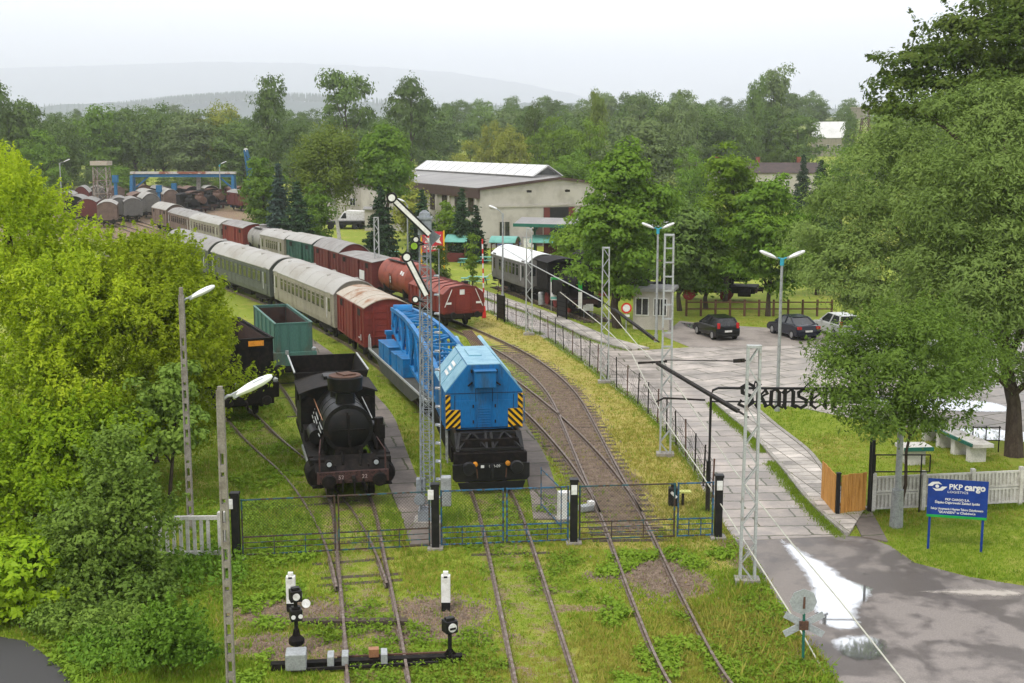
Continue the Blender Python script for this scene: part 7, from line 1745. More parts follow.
# ------------------------------------------------------------------ concrete loading ramp bench right
a, b = G(925, 452 - 14), G(968, 460); t = thing('concrete_ramp', 'concrete trestle ramp with dark green plank edge on the right lawn', 'ramp')
a = G(923, 440); b = G(972, 463); d = (b - a); L = d.length; d = d.normalized(); nrm = Vector((-d.y, d.x, 0)); rz = math.atan2(d.y, d.x); t.location = (a.x, a.y, 0); t.rotation_euler = (0, 0, rz)
MB().box((L / 2, .35, .72), (L + .4, .9, .14)).build('deck', M['palecon'], t); MB().box((L / 2, -.14, .76), (L + .3, .1, .12)).build('plank', M['greenpaint'], t)
for k in range(4): MB().box((L * (k + .1) / 3.3, .3, .32), (.3, .7, .64)).build('pier', M['palecon'], t)
MB().prism([(0, 0), (L * .85, 0), (L * .55, .25), (0, .55)], .75, .9, 'y').build('back_slab', M['palecon'], t)
c = G(914, 464); t = thing('concrete_ramp', 'short concrete block with green edged slab left of the long ramp', 'ramp', (c.x, c.y, 0), .1); MB().box((0, .1, .3), (.75, .6, .6)).build('pier', M['palecon'], t); MB().box((0, .1, .7), (1.2, .9, .14)).build('deck', M['palecon'], t); MB().box((0, -.4, .7), (1.2, .08, .15)).build('plank', M['greenpaint'], t)
c = G(985, 452); t = thing('tube_railing', 'thin dark rail frame on the lawn right of the ramp', 'railing', (c.x, c.y, 0)); mb = MB()
for x in (-.55, 0, .55): mb.bar((x, 0, 0), (x, 0, 1.1), .04)
for z in (.5, 1.05): mb.bar((-.6, 0, z), (.6, 0, z), .035)
mb.build('frame', M['under'], t)
# ------------------------------------------------------------------ parked cars
def car(label, u, v, rz, paint, L=4.0, W=1.68, H=1.46, sedan=False, wagon=False):
    c = G(u, v); t = thing('parked_car', label, 'car', (c.x, c.y, .016), rz, 'cars parked on the apron')   # +x = forward, rear at x=0
    if sedan: side = [(.0, .35), (-.02, .62), (.04, .95), (.75, 1.0), (3.05, .92), (4.1, .72), (4.35, .5), (4.35, .3), (4.2, .22), (.15, .22)]; gh = [(.55, .98), (1.25, H - .04), (2.35, H), (3.25, .92)]
    elif wagon: side = [(.0, .35), (-.02, .62), (.0, .92), (.25, .95), (2.85, .9), (3.85, .78), (4.05, .5), (4.05, .3), (3.9, .22), (.15, .22)]; gh = [(.02, .93), (.3, H - .03), (2.1, H), (3.0, .9)]
    else: side = [(.0, .35), (-.03, .62), (.02, .9), (.3, .95), (2.75, .9), (3.7, .74), (3.95, .5), (3.95, .3), (3.8, .22), (.15, .22)]; gh = [(.06, .93), (.5, H - .05), (1.9, H), (2.95, .9)]
    k = L / side[6][0]; side = [(x * k, z) for x, z in side]; gh = [(x * k, z) for x, z in gh]
    mb = MB(); n_ = len(side); V = []
    for y, ins in ((-W / 2, .06), (-W / 2 + .12, 0), (W / 2 - .12, 0), (W / 2, .06)):
        cx_ = L / 2
        for x, z in side: V.append((cx_ + (x - cx_) * (1 - ins * .35), y, .62 + (z - .62) * (1 - ins * 1.5)))
    mb.add(V, [(i * n_ + j, i * n_ + (j + 1) % n_, (i + 1) * n_ + (j + 1) % n_, (i + 1) * n_ + j) for i in range(3) for j in range(n_)] + [tuple(range(n_ - 1, -1, -1)), tuple(range(3 * n_, 4 * n_))])
    mb.build('body', paint, t, bevel=.03)
    wb, wt = W / 2 - .07, W / 2 - .24; zb, z_t = gh[0][1], gh[1][1]
    mb = MB(); V = [(gh[0][0], -wb, zb), (gh[3][0], -wb, gh[3][1]), (gh[3][0], wb, gh[3][1]), (gh[0][0], wb, zb), (gh[1][0], -wt, gh[1][1]), (gh[2][0], -wt, gh[2][1]), (gh[2][0], wt, gh[2][1]), (gh[1][0], wt, gh[1][1])]
    mb.add(V, [(0, 1, 5, 4), (1, 2, 6, 5), (2, 3, 7, 6), (3, 0, 4, 7), (4, 5, 6, 7), (3, 2, 1, 0)]); mb.build('windows', M['glass'], t, bevel=.02)
    mb = MB(); mb.add([(V[4][0] - .02, -wt - .01, V[4][2] + .005), (V[5][0] + .02, -wt - .01, V[5][2] + .005), (V[6][0] + .02, wt + .01, V[6][2] + .005), (V[7][0] - .02, wt + .01, V[7][2] + .005)] + [(V[4][0] - .02, -wt - .01, V[4][2] + .04), (V[5][0] + .02, -wt - .01, V[5][2] + .04), (V[6][0] + .02, wt + .01, V[6][2] + .04), (V[7][0] - .02, wt + .01, V[7][2] + .04)], [(3, 2, 1, 0), (4, 5, 6, 7), (0, 1, 5, 4), (1, 2, 6, 5), (2, 3, 7, 6), (3, 0, 4, 7)])
    for s in (-1, 1):
        for i, (p_, q_) in enumerate(((0, 4), (1, 5))):
            A_ = Vector(V[p_]); B_ = Vector(V[q_]); A_.y = s * abs(A_.y); B_.y = s * abs(B_.y); mb.bar(A_, B_, .09 if i == 0 else .06)
        f_ = .48; A_ = Vector((gh[0][0] + (gh[3][0] - gh[0][0]) * f_, s * wb, zb)); B_ = Vector((gh[1][0] + (gh[2][0] - gh[1][0]) * (f_ + .05), s * wt, (gh[1][1] + gh[2][1]) / 2)); mb.bar(A_, B_, .08)
        mb.bar((gh[0][0], s * wb, zb), (gh[3][0], s * wb, gh[3][1]), .05)
    mb.build('roof', paint, t)
    for x in (L * .17, L * .80):
        for s in (-1, 1):
            q = MB(); q.tube((x, s * (W / 2 - .2), .31), (x, s * (W / 2 + .015), .31), .31, 22); wq = q.build('wheel', M['tyre'], t, bevel=.02); q = MB(); q.tube((x, s * (W / 2 - .02), .31), (x, s * (W / 2 + .025), .31), .2, 14); q.build('rim', M['rim'], wq)
    for s in (-1, 1):
        q = MB(); q.box((.0 + .02, s * (W / 2 - .17), .83 if not (wagon or not sedan) else .98), (.14, .3 if sedan else .17, .18 if sedan else .36)); q.build('tail_light', M['taillight'], t, bevel=.02)
        q = MB(); q.box((L * .62, s * (W / 2 + .06), .98), (.12, .16, .12)); q.build('wing_mirror', paint, t, bevel=.02)
    q = MB(); q.box((-.035, 0, .62), (.02, .5, .12)); q.build('number_plate', M['white'], t)
    q = MB(); q.box((-.02, 0, .4), (.1, W - .12, .2)); q.build('rear_bumper', paint, t, bevel=.03)
    return t
car('black hatchback parked at the edge of the small lawn', 728, 341, R(90 + 15), M['carblack'], L=3.9)
car('dark navy saloon car parked beside the silver hatchback', 808.5, 341, R(90 + 15), M['carblue'], L=4.4, H=1.4, sedan=True)
car('silver white hatchback parked partly behind the willow branches', 850, 339.5, R(90 + 11), M['carwhite'], L=4.1, H=1.48, wagon=True)
# white delivery van far, dark truck flatbed
c = G(359, 228); t = thing('delivery_van', 'white delivery van parked by the birch before the pale storehouse', 'van', (c.x, c.y, 0), R(175))
mb = MB(); mb.prism([(-1.1, .5), (-1.1, 2.6), (1.6, 2.7), (2.1, 2.5), (2.8, 1.5), (3.4, 1.2), (3.45, .5)], -.95, .95, 'y'); mb.build('body', M['white'], t, bevel=.08)
mb = MB(); mb.prism([(1.7, 1.5), (1.75, 2.3), (2.05, 2.3), (2.6, 1.5)], -.97, .97, 'y'); mb.build('side_window', M['glass'], t)
for x in (-.4, 2.5):
    for s in (-1, 1): MB().tube((x, s * .75, .38), (x, s * .98, .38), .38, 16).build('wheel', M['tyre'], t)
MB().box((-3.2, 0, 1.55), (4.2, 2.1, 2.5)).build('box_body', M['white'], t, bevel=.05)
c = G(343, 229); t = thing('flatbed_trailer', 'dark low trailer standing in front of the white delivery van', 'trailer', (c.x, c.y, 0), R(2)); MB().box((0, 0, .95), (6.5, 2.2, .5)).build('bed', M['black'], t); MB().box((-2.6, 0, 1.5), (1.2, 2.0, .7)).build('load', M['carblue'], t, bevel=.05)
for x in (-1.8, 1.8):
    for s in (-1, 1): MB().tube((x, s * .8, .4), (x, s * 1.05, .4), .4, 14).build('wheel', M['tyre'], t)
c = G(862, 150); 
tq = thing('wooden_tower', 'rusty timber tower on the hillside beside the white roofed house', 'tower', (at(866, 110, 400).x, 400, float(terr(at(866, 110, 400).x, 400)))); zt = at(860, 108, 400).z - tq.location.z
mb = MB(); lattice(mb, (0, 0, 0), (0, 0, zt), 4.0, 1.6, 5, .18); mb.build('tower_frame', M['woodbrown'], tq); MB().box((-2.2, 0, zt - 1.6), (4.0, 3.5, 3.2)).build('tower_cabin', M['coach_beige'], tq); MB().box((-2.2, 0, zt + .1), (4.6, 4.1, .25)).build('tower_roof', M['roof_rust'], tq)
# red wheeled wagons stored under the trees right of the booth
c = G(683, 316); small_engine('stored_engine', 'dark engine with red wheels under the trees right of the guard booth', (c.x, c.y + 10, 0), R(150), M['soot'], 8.5, 'engines stored under the trees', simple=True)
c = G(765, 306); small_engine('stored_engine', 'dark engine deep in shade behind the trees between the cars', (c.x, c.y + 3, 0), R(165), M['soot'], 8.5, 'engines stored under the trees', simple=True)
c = G(700, 262); t = open_tender('freight_wagon', 'black open wagon beyond the trees, between the leafy gaps', Path([(c.x - 10, c.y + 10), (c.x, c.y + 8), (c.x + 10, c.y + 6)]), 4, 9, M['soot'], cat='open wagon')
# post and rail fence in front of those trees
a, b = G(692, 322), G(842, 322); t = thing('rail_fence', 'rustic post and rail fence behind the parked cars', 'fence', (0, 0, 0))
for k in range(11): q = a.lerp(b, k / 10); MB().tube((q.x, q.y + 3, 0), (q.x, q.y + 3, 1.25), .09, 8).build('post', M['woodbrown'], t)
for z in (.55, 1.05): mb = MB(); mb.bar((a.x, a.y + 3.02, z), (b.x, b.y + 3.02, z), .09); mb.build('rail', M['woodbrown'], t)
a, b = G(600, 328), G(540, 330)

# ------------------------------------------------------------------ near and middle trees
def tree(label, base, lobes, mat, nclump, per, cr, leaf, seed, r=.22, name='tree', cat='tree', limbs=True, bark=None, group=None, top=None, **k):
    base = Vector(base); t = thing(name, label, cat, base, group=group)
    L = [(a[0] - base.x, a[1] - base.y, a[2] - base.z, a[3], a[4], a[5]) for a in lobes]
    tp = top or max(L, key=lambda q: q[2])[:3]
    trunk(t, (0, 0, -.1), tp, r, [q[:3] for q in L] if limbs else (), bark, seed)
    crown('crown', L, mat, t, nclump, per, cr, leaf, seed, **k); return t
def lb(u, v, ru, rv, Y, dep=None):
    q = at(u, v, Y); p = ppm(Y, q.z); return (q.x, q.y, q.z, ru / p, (dep or ru * .85) / p, rv / p)
# yellow green ash-leaved maples on the left
Y0 = 46
b_ = G(60, 470); tree('large yellow green tree filling the left edge of the picture', (at(45, 400, 47).x, 47, 0), [lb(25, 248, 45, 60, 47), lb(5, 208, 30, 42, 48), lb(70, 318, 62, 58, 45), lb(20, 340, 60, 75, 44), lb(60, 400, 70, 60, 44), lb(-10, 440, 60, 80, 43), lb(70, 268, 42, 38, 47), (-20, 46, 9, 2.5, 3, 3.5)], M['lf_yellow'], 250, 220, .75, .078, 3, r=.3, flat=.8, inner=.1, aspect=.42, sprays=(1100, 52, 1.0))
tree('yellow green tree crown reaching over the tenders beside the lamp pole', (at(150, 430, 49).x, 49, 0), [lb(125, 293, 58, 44, 48), lb(160, 308, 50, 56, 48), lb(192, 330, 30, 40, 48.5), lb(200, 345, 22, 30, 47), lb(150, 350, 66, 60, 46), lb(190, 375, 32, 32, 46), lb(110, 390, 60, 60, 46), lb(236, 386, 24, 12, 46.5), lb(160, 268, 28, 28, 49), lb(172, 430, 40, 36, 47)], M['lf_yellow'], 250, 220, .7, .078, 4, r=.28, flat=.8, inner=.1, aspect=.42, sprays=(1050, 52, 1.0))
tree('lower golden green tree under the large yellow crowns', (at(60, 480, 40).x, 40.5, 0), [lb(40, 470, 52, 48, 41), lb(95, 455, 45, 40, 42), lb(20, 520, 50, 50, 39), lb(70, 430, 40, 35, 42.5)], M['lf_yellow2'], 130, 210, .75, .085, 5, inner=.08, sprays=(220, 46, 1.0), r=.18)
tree('dark green maple sapling in front of the concrete picket fence', (at(125, 560, 34.5).x, 34.5, 0), [lb(122, 478, 26, 42, 34.8), lb(132, 530, 36, 46, 34.5), lb(98, 545, 46, 48, 34), lb(140, 580, 26, 30, 33.8), lb(75, 575, 40, 36, 33.5), lb(110, 600, 52, 24, 33)], M['lf_sap'], 150, 150, .55, .072, 6, inner=.1, sprays=(300, 36, .8), r=.1, zmin=.05)
tree('dark leafed young tree standing by the lamp pole under the yellow crowns', (at(168, 470, 43).x, 43, 0), [lb(165, 400, 30, 45, 43), lb(150, 440, 28, 36, 43), lb(178, 385, 20, 32, 43.3), lb(185, 430, 22, 30, 42.5)], M['lf_sap'], 110, 55, .45, .10, 16, r=.08)
tree('bushy green shrub nearest the lower left lamp pole', (G(172, 668).x, G(172, 668).y, 0), [lb(172, 640, 24, 24, 28.6), lb(155, 655, 17, 14, 28.2), lb(192, 655, 16, 14, 28.4), lb(172, 622, 14, 12, 28.8)], M['lf_bush'], 50, 60, .3, .06, 7, sprays=(110, 34, .6), r=.05, name='shrub', cat='shrub', zmin=.03)
tree('yellow green shrub at the left edge above the dark path', (G(10, 640).x, 31.5, 0), [lb(25, 580, 50, 40, 33), lb(-10, 600, 40, 40, 32), lb(60, 610, 30, 22, 32.5)], M['lf_yellow2'], 150, 60, .38, .1, 8, r=.08, name='shrub', cat='shrub', zmin=.03)
tree('dark low undergrowth shrub between the path and the maple sapling', (G(100, 640).x, G(100, 640).y, 0), [lb(85, 625, 42, 18, 31.5), lb(130, 632, 36, 14, 31), lb(45, 625, 30, 16, 31.8)], M['lf_sap'], 60, 60, .35, .065, 9, sprays=(90, 30, .5), r=.04, name='shrub', cat='shrub', zmin=.03)
c = G(195, 578); crown('ground_cover', [(c.x - .8, c.y, .08, 2.2, 2.0, .22), (c.x - 2.6, c.y + .2, .15, 1.6, 1.5, .3), (G(130, 655).x, G(130, 655).y, .08, 1.6, 1.2, .2)], M['lf_bush'], None, 240, 40, .22, .065, 12, zmin=.02)['kind'] = 'stuff'
# hedge of growth behind left field, edge between loco track and trees
# willow and dark tree on the right
wb_ = G(1014, 456)
tree('silvery willow beyond the plaza, its left branches over the silver car', (G(915, 350).x, G(915, 350).y + 1, 0), [lb(842, 238, 44, 44, 74), lb(880, 195, 52, 48, 74), lb(915, 150, 48, 44, 75), lb(830, 270, 30, 30, 73), lb(868, 280, 55, 42, 72), lb(905, 300, 60, 40, 71), lb(935, 235, 70, 66, 72), lb(950, 170, 60, 50, 75), lb(980, 240, 60, 70, 73)], M['lf_willow'], 380, 300, 1.45, .115, 21, r=.4, droop=.12, inner=.05, aspect=.3)
tree('big silvery willow with leaning dark trunk at the right edge', (wb_.x, wb_.y, 0), [lb(965, 140, 50, 42, 54), lb(1010, 120, 45, 40, 54), lb(1050, 150, 60, 70, 52), lb(945, 215, 50, 46, 52), lb(1000, 215, 66, 76, 50), lb(945, 290, 50, 40, 51), lb(985, 300, 66, 56, 49), lb(1040, 290, 60, 90, 50), lb(960, 350, 50, 34, 50), lb(1060, 370, 45, 50, 50)], M['lf_willow'], 360, 300, 1.2, .10, 24, r=.34, droop=.12, inner=.05, aspect=.3, top=(at(1000, 160, 52).x - wb_.x, 1.5, 13))
tree('lower leafy tree in front of the willow, its branches behind the gothic letters', (at(899, 500, 42).x, 42, 0), [lb(868, 357, 46, 34, 39.4), lb(920, 372, 52, 46, 38.4), lb(850, 387, 30, 28, 38.9), lb(885, 417, 46, 30, 37.9), lb(930, 412, 34, 28, 38.4), lb(895, 337, 40, 30, 40.4), lb(955, 377, 30, 26, 39.9), lb(835, 357, 22, 18, 40.4), lb(955, 345, 34, 26, 42), lb(985, 368, 30, 26, 43), lb(930, 325, 34, 24, 42.5)], M['lf_willow2'], 175, 170, .75, .078, 22, r=.07, sprays=(160, 40, .8), droop=.4, inner=.15, aspect=.35)
tree('dark broad leaved tree towering over the willow at the upper right', (at(1080, 400, 66).x, 66, 0), [lb(930, 112, 48, 11, 64), lb(965, 78, 60, 16, 64), lb(1000, 50, 55, 16, 64), lb(1020, 25, 60, 14, 65), lb(985, 95, 60, 18, 63), lb(1040, 70, 70, 30, 65), lb(920, 60, 34, 8, 64), lb(905, 84, 26, 7, 64), lb(915, 108, 36, 9, 63), lb(965, 22, 20, 9, 65), lb(950, 45, 30, 9, 64), lb(1060, 10, 60, 20, 65), lb(1000, 8, 30, 8, 65), lb(1080, 120, 60, 50, 66)], M['lf_dark'], 330, 115, 1.05, .12, 23, r=.4, flat=.34, droop=.25, inner=.2, sprays=(260, 60, 1.5))
# middle trees by the booth
def mid_tree(label, u, vt, vb, uw, Y, mat, seed, name='tree', nl=7, ncl=230, per=45, r=.18, leaf=.17, cr=.7, low=.2, bark=None, group=None, ub=None, droop=0.0, flat=.7, narrow=.6, limbs=True):
    rg = np.random.default_rng(seed); q = at(u, vt, Y); zb_ = float(terr(q.x, Y)); ztop = q.z; h = ztop - zb_; p = ppm(Y, ztop * .6); w = uw / p / 2; L = []
    for k in range(nl):
        f = low + (1 - low) * (k + .5) / nl; z = zb_ + h * f; prof = math.sin(math.pi * min(.95, .12 + (f - low) / (1 - low) * .85)) ** narrow
        a = k * 2.4 + rg.uniform(0, 1); rr = w * prof; o = rr * rg.uniform(.25, .5)
        L.append((q.x + math.cos(a) * o, Y + math.sin(a) * o, z, rr * .75, rr * .75, max(h * (1 - low) / nl * 1.15, rr * .5)))
    bx = at(ub, vt, Y).x if ub is not None else q.x
    return tree(label, (bx, Y, zb_), L, mat, int(ncl * .45), int(per * 3.2), cr * 1.5, leaf * .85, seed, r=r, name=name, bark=bark, group=group, droop=droop, flat=flat, inner=.08, top=(q.x - bx, 0, h * .85), limbs=limbs)
mid_tree('broad green maple beside the museum engine and lattice mast', 620, 158, 333, 100, 86, M['lf_mid'], 31, ncl=560, nl=9, r=.3, ub=620)
mid_tree('dark leafed tree between the tall lattice mast and the light ash', 682, 205, 330, 52, 95, M['lf_wood'], 32, ncl=220)
mid_tree('bright green ash standing tall behind the black hatchback', 735, 150, 320, 72, 100, M['lf_light'], 33, ncl=380, nl=9, ub=729)
mid_tree('green tree behind the plaza lamp post', 772, 186, 328, 72, 92, M['lf_mid'], 34, ncl=400, nl=8)
mid_tree('slim green tree left of the plaza lamp trees', 708, 225, 320, 46, 96, M['lf_mid'], 36, ncl=180)
mid_tree('leafy tree between the saloon car and the willow', 820, 215, 325, 50, 105, M['lf_wood'], 35, ncl=200)
mid_tree('weeping birch with white trunk near the white van', 325, 127, 232, 66, 150, M['lf_birch'], 37, ncl=330, per=40, leaf=.19, cr=1.0, bark=M['birchbark'], ub=338, droop=1.2, low=.48, r=.25, name='birch_tree')
mid_tree('round dark green maple beyond the left semaphore arm', 386, 131, 240, 54, 150, M['lf_mid'], 38, ncl=300, leaf=.22, cr=1.0, low=.46, ub=386)
mid_tree('light green bush tree before the engine shed wall', 448, 210, 234, 36, 140, M['lf_light'], 39, ncl=120, leaf=.2, cr=.8, low=.05, nl=4, name='shrub')
mid_tree('yellowish shrubs by the shed eaves behind the far lamp', 408, 178, 225, 30, 165, M['lf_gold'], 40, ncl=90, leaf=.24, cr=1.0, low=.1, nl=5)
mid_tree('dense green bushes left of the spruces', 262, 165, 222, 40, 168, M['lf_mid'], 41, ncl=160, leaf=.24, cr=1.0, low=.05)
mid_tree('round green bush under the birch', 318, 195, 232, 36, 142, M['lf_mid'], 42, ncl=120, leaf=.2, cr=.8, low=.05, nl=5)
mid_tree('very thin young tree on the picnic lawn', 472.5, 233, 288, 11, 108, M['lf_light'], 43, ncl=50, per=30, leaf=.12, cr=.35, low=.1, r=.05)
mid_tree('clipped dark conical bush under the red billboard', 440, 250, 279, 17, 111, M['lf_dark'], 44, ncl=110, per=40, leaf=.09, cr=.35, low=.0, nl=5, narrow=.25, name='shrub', r=.05)
mid_tree('low green bush at the right end of the shed before the maple', 575, 225, 262, 40, 125, M['lf_light'], 45, ncl=130, leaf=.18, cr=.7, low=.05)
# spruces
def spruce_mesh(name, h, w, mat, seed, parent, leaf=.16, dens=1.0):
    rg = np.random.default_rng(seed); P = []; N = []; lv = int(h * 2.8)
    for k in range(lv):
        f = k / lv; z = h * (.06 + .92 * f); R_ = w / 2 * (1 - f) ** .85 * rg.uniform(.85, 1.1) + .08; nb = max(5, int(11 * (1 - f) + 4))
        for j in range(nb):
            a = rg.uniform(0, 6.28); n_ = max(8, int(R_ * 30 * dens)); s = rg.random(n_) ** .7; rr = R_ * rg.uniform(.75, 1.1) * s
            x = np.cos(a) * rr; y = np.sin(a) * rr; sp_ = .10 + .22 * s * R_ * .35
            P.append(np.column_stack([x + rg.normal(size=n_) * sp_, y + rg.normal(size=n_) * sp_, z - .32 * rr * (1 - .35 * s) + rg.normal(size=n_) * .06])); N.append(np.column_stack([np.full(n_, np.cos(a) * .4), np.full(n_, np.sin(a) * .4), np.full(n_, .7)]))
    P = np.concatenate(P); N = np.concatenate(N); V, F = leaf_quads(P, N, leaf, rg, .45, .6); return npmesh(name, V, F, mat, parent)
def spruce(label, u, vt, Y, uw, mat, seed, group=None):
    q = at(u, vt, Y); zb_ = float(terr(q.x, Y)); t = thing('spruce_tree', label, 'spruce', (q.x, Y, zb_), group=group); h = q.z - zb_; trunk(t, (0, 0, -.1), (0, 0, h * .95), .16, (), None, seed)
    spruce_mesh('crown', h, uw / ppm(Y, q.z), mat, seed, t, leaf=.21, dens=1.1); return t
spruce('dark spruce with drooping tiers in front of the birch', 296, 178, 136, 50, M['lf_spruce'], 51); spruce('blue grey spruce left of the dark spruce', 278, 160, 150, 34, M['lf_bluespruce'], 52)
spruce('dark spruce below the round maple, behind the long signal arm', 380, 182, 128, 44, M['lf_spruce'], 53); spruce('dark spruce right of the semaphore top', 422, 186, 135, 34, M['lf_spruce'], 54)
spruce('slim dark spruce at the corner of the engine shed', 462, 185, 136, 26, M['lf_spruce'], 55); spruce('small dark spruce beside the slim one at the shed corner', 476, 202, 134, 22, M['lf_spruce'], 56)
spruce('dark spruce left of the grey house', 703, 158, 215, 22, M['lf_spruce'], 57); spruce('broad dark spruce right of the grey house', 822, 157, 200, 36, M['lf_spruce'], 58); spruce('tall dark spruce at the right gable of the grey house', 804, 152, 215, 24, M['lf_spruce'], 59)

# ------------------------------------------------------------------ far trees: eight prototypes, copied
def proto(kind, seed):
    rg = np.random.default_rng(seed); h, w = 10.0, 7.0
    if kind == 'round': L = [(math.cos(i * 2.4) * 2.1, math.sin(i * 2.4) * 2.1, 3.0 + i * .62, rg.uniform(1.25, 1.75), rg.uniform(1.25, 1.75), rg.uniform(1.0, 1.4)) for i in range(8)] + [(.2, 0, 7.9, 1.9, 1.9, 1.5), (0, .2, 5, 2.4, 2.4, 2.2)]
    elif kind == 'tall': L = [(math.cos(i * 2.4) * (1.6 - i * .08), math.sin(i * 2.4) * (1.6 - i * .08), 2.2 + i * .72, rg.uniform(1.1, 1.5), rg.uniform(1.1, 1.5), rg.uniform(.9, 1.2)) for i in range(10)] + [(0, 0, 8.6, 1.15, 1.15, 1.0), (0, 0, 5, 1.7, 1.7, 3)]
    elif kind == 'gappy': L = [(math.cos(i * 2.4) * (2.5 - i * .12), math.sin(i * 2.4) * (2.5 - i * .12), 3.2 + i * .55, rg.uniform(.9, 1.35), rg.uniform(.9, 1.35), rg.uniform(.6, .85)) for i in range(11)] + [(0, 0, 8.8, 1.2, 1.2, .8)]
    else: L = [(math.cos(i * 2.4) * 1.9, math.sin(i * 2.4) * 1.9, 1.6 + i * .85, rg.uniform(1.5, 1.9), rg.uniform(1.5, 1.9), rg.uniform(1.3, 1.6)) for i in range(7)] + [(0, 0, 7.6, 2.2, 2.2, 1.9)]
    return L
PROTO = {}
def get_proto(kind, mat, seed):
    key = (kind, mat, seed)
    if key not in PROTO:
        L = proto(kind, seed); n_ = {'round': 420, 'tall': 380, 'gappy': 300, 'bush': 380}[kind]
        holder = bpy.data.objects.new('holder', None)
        cr = crown('crown', L, M[mat], None, int(n_ * .42), 58, 1.0, .15, seed, flat=.75, inner=.06); C.objects.unlink(cr)
        tr = trunk(None, (0, 0, -.2), (0, 0, 8.0), .2, [q[:3] for q in L][::2], None, seed); C.objects.unlink(tr)
        bpy.data.objects.remove(holder); PROTO[key] = (cr.data, tr.data)
    return PROTO[key]
def far_tree(kind, mat, seed, u, vt, Y, uw, label, group=None, name='broadleaf_tree', sink=0.0, zb=None):
    cd, td = get_proto(kind, mat, seed); q = at(u, vt, Y); z0 = float(terr(q.x, Y)) if zb is None else zb; h = q.z - z0; sx = uw / ppm(Y, q.z) / 7.0
    t = thing(name, label, 'tree', (q.x, Y, z0 - .1), RNG.uniform(0, 6.28), group); t.scale = (sx, sx, h / 9.6)
    for nm, d_ in (('trunk', td), ('crown', cd)): o = bpy.data.objects.new(nm, d_); link(o, t)
    return t
# named trees of the middle distance
FT = [
 ('gappy', 'lf_wood', 1, 345, 71, 262, 62, 'tall loose crowned tree rising highest behind the birch'),
 ('gappy', 'lf_wood', 2, 410, 82, 265, 56, 'loose spreading tree to the right of the highest crown'),
 ('tall', 'lf_wood', 3, 268, 80, 255, 46, 'dark upright tree above the blue crane jib'),
 ('tall', 'lf_wood', 4, 292, 120, 275, 44, 'dark green tree in front of the dark upright one'),
 ('tall', 'lf_mid', 5, 96, 108, 285, 54, 'green pointed crown behind the coaling tower'),
 ('round', 'lf_wood', 6, 58, 118, 262, 50, 'dark rounded tree left of the coaling tower'),
 ('round', 'lf_wood', 7, 133, 108, 290, 52, 'dark round tree right of the pointed crown'),
 ('round', 'lf_grey', 8, 190, 108, 285, 56, 'pale grey green willow behind the gantry beam'),
 ('bush', 'lf_grey', 9, 182, 140, 285, 32, 'small light bush tree just above the gantry beam'),
 ('round', 'lf_wood', 10, 160, 104, 290, 40, 'dark tree between the round tree and the pale willow'),
 ('round', 'lf_gold', 11, 222, 104, 290, 50, 'yellowish green tree right of the pale willow'),
 ('round', 'lf_wood', 12, 243, 118, 285, 40, 'green tree behind the blue jib'),
 ('round', 'lf_wood', 13, 20, 96, 240, 60, 'tall dark tree at the far left edge'),
 ('tall', 'lf_wood', 14, -8, 82, 235, 46, 'dark crown cut by the left picture edge'),
 ('round', 'lf_mid', 15, 40, 130, 235, 44, 'mid green tree behind the far left lamp'),
 ('round', 'lf_gold', 16, 493, 122, 230, 36, 'golden tree with a reddish tint behind the shed roof light'),
 ('round', 'lf_gold', 17, 515, 126, 225, 40, 'broad yellow green tree above the shed roof light'),
 ('bush', 'lf_gold', 18, 470, 142, 225, 34, 'low yellow bushes left of the golden tree'),
 ('round', 'lf_light', 19, 553, 118, 215, 46, 'fresh green tree above the shed gable'),
 ('round', 'lf_light', 20, 590, 120, 212, 44, 'fresh green tree between the gable and the willow crown'),
 ('round', 'lf_dark', 21, 535, 103, 262, 26, 'dark round crown above the fresh green tree'),
 ('tall', 'lf_birch', 22, 598, 92, 250, 28, 'upright olive birch crown on the skyline'),
 ('round', 'lf_grey', 23, 648, 116, 205, 78, 'large pale willow between the shed and the spruces'),
 ('round', 'lf_grey', 24, 682, 92, 260, 40, 'grey green tall tree behind the large pale willow'),
 ('round', 'lf_grey', 25, 640, 98, 290, 44, 'grey green crown on the skyline left of the tall tree'),
 ('tall', 'lf_grey', 26, 775, 70, 300, 54, 'tallest grey green willow on the right skyline'),
 ('tall', 'lf_wood', 27, 757, 78, 290, 26, 'slim darker tree left of the tallest willow'),
 ('tall', 'lf_wood', 28, 765, 112, 300, 48, 'olive tree below the tallest willow'),
 ('round', 'lf_wood', 29, 728, 118, 290, 46, 'green tree left of the olive tree'),
 ('round', 'lf_wood', 30, 795, 120, 300, 36, 'green tree right of the olive tree'),
 ('bush', 'lf_light', 31, 775, 141, 288, 18, 'small light green tree above the house roof'),
 ('bush', 'lf_mid', 32, 845, 146, 190, 50, 'green bush tree below the white roofed house'),
 ('tall', 'lf_wood', 33, 851, 114, 330, 22, 'pointed tree in front of the white roofed house'),
 ('tall', 'lf_wood', 34, 882, 128, 210, 40, 'dark tree at the willow edge below the timber tower'),
 ('round', 'lf_grey', 35, 896, 100, 330, 44, 'grey tree behind the timber tower'),
 ('bush', 'lf_mid', 36, 690, 150, 175, 40, 'bushy green tree behind the tall lattice mast top'),
 ('round', 'lf_mid', 37, 572, 150, 185, 46, 'green tree behind the right end of the shed'),
 ('bush', 'lf_wood', 38, 262, 178, 185, 34, 'dark hedge like tree beyond the far sidings'),
 ('bush', 'lf_wood', 39, 430, 108, 330, 60, 'blue green tree right of the spreading tree'),
]
for k_, mt_, sd_, u, vt, Y, uw, la in FT: far_tree(k_, mt_, sd_ % 5, u, vt, Y, uw * 1.12, la)
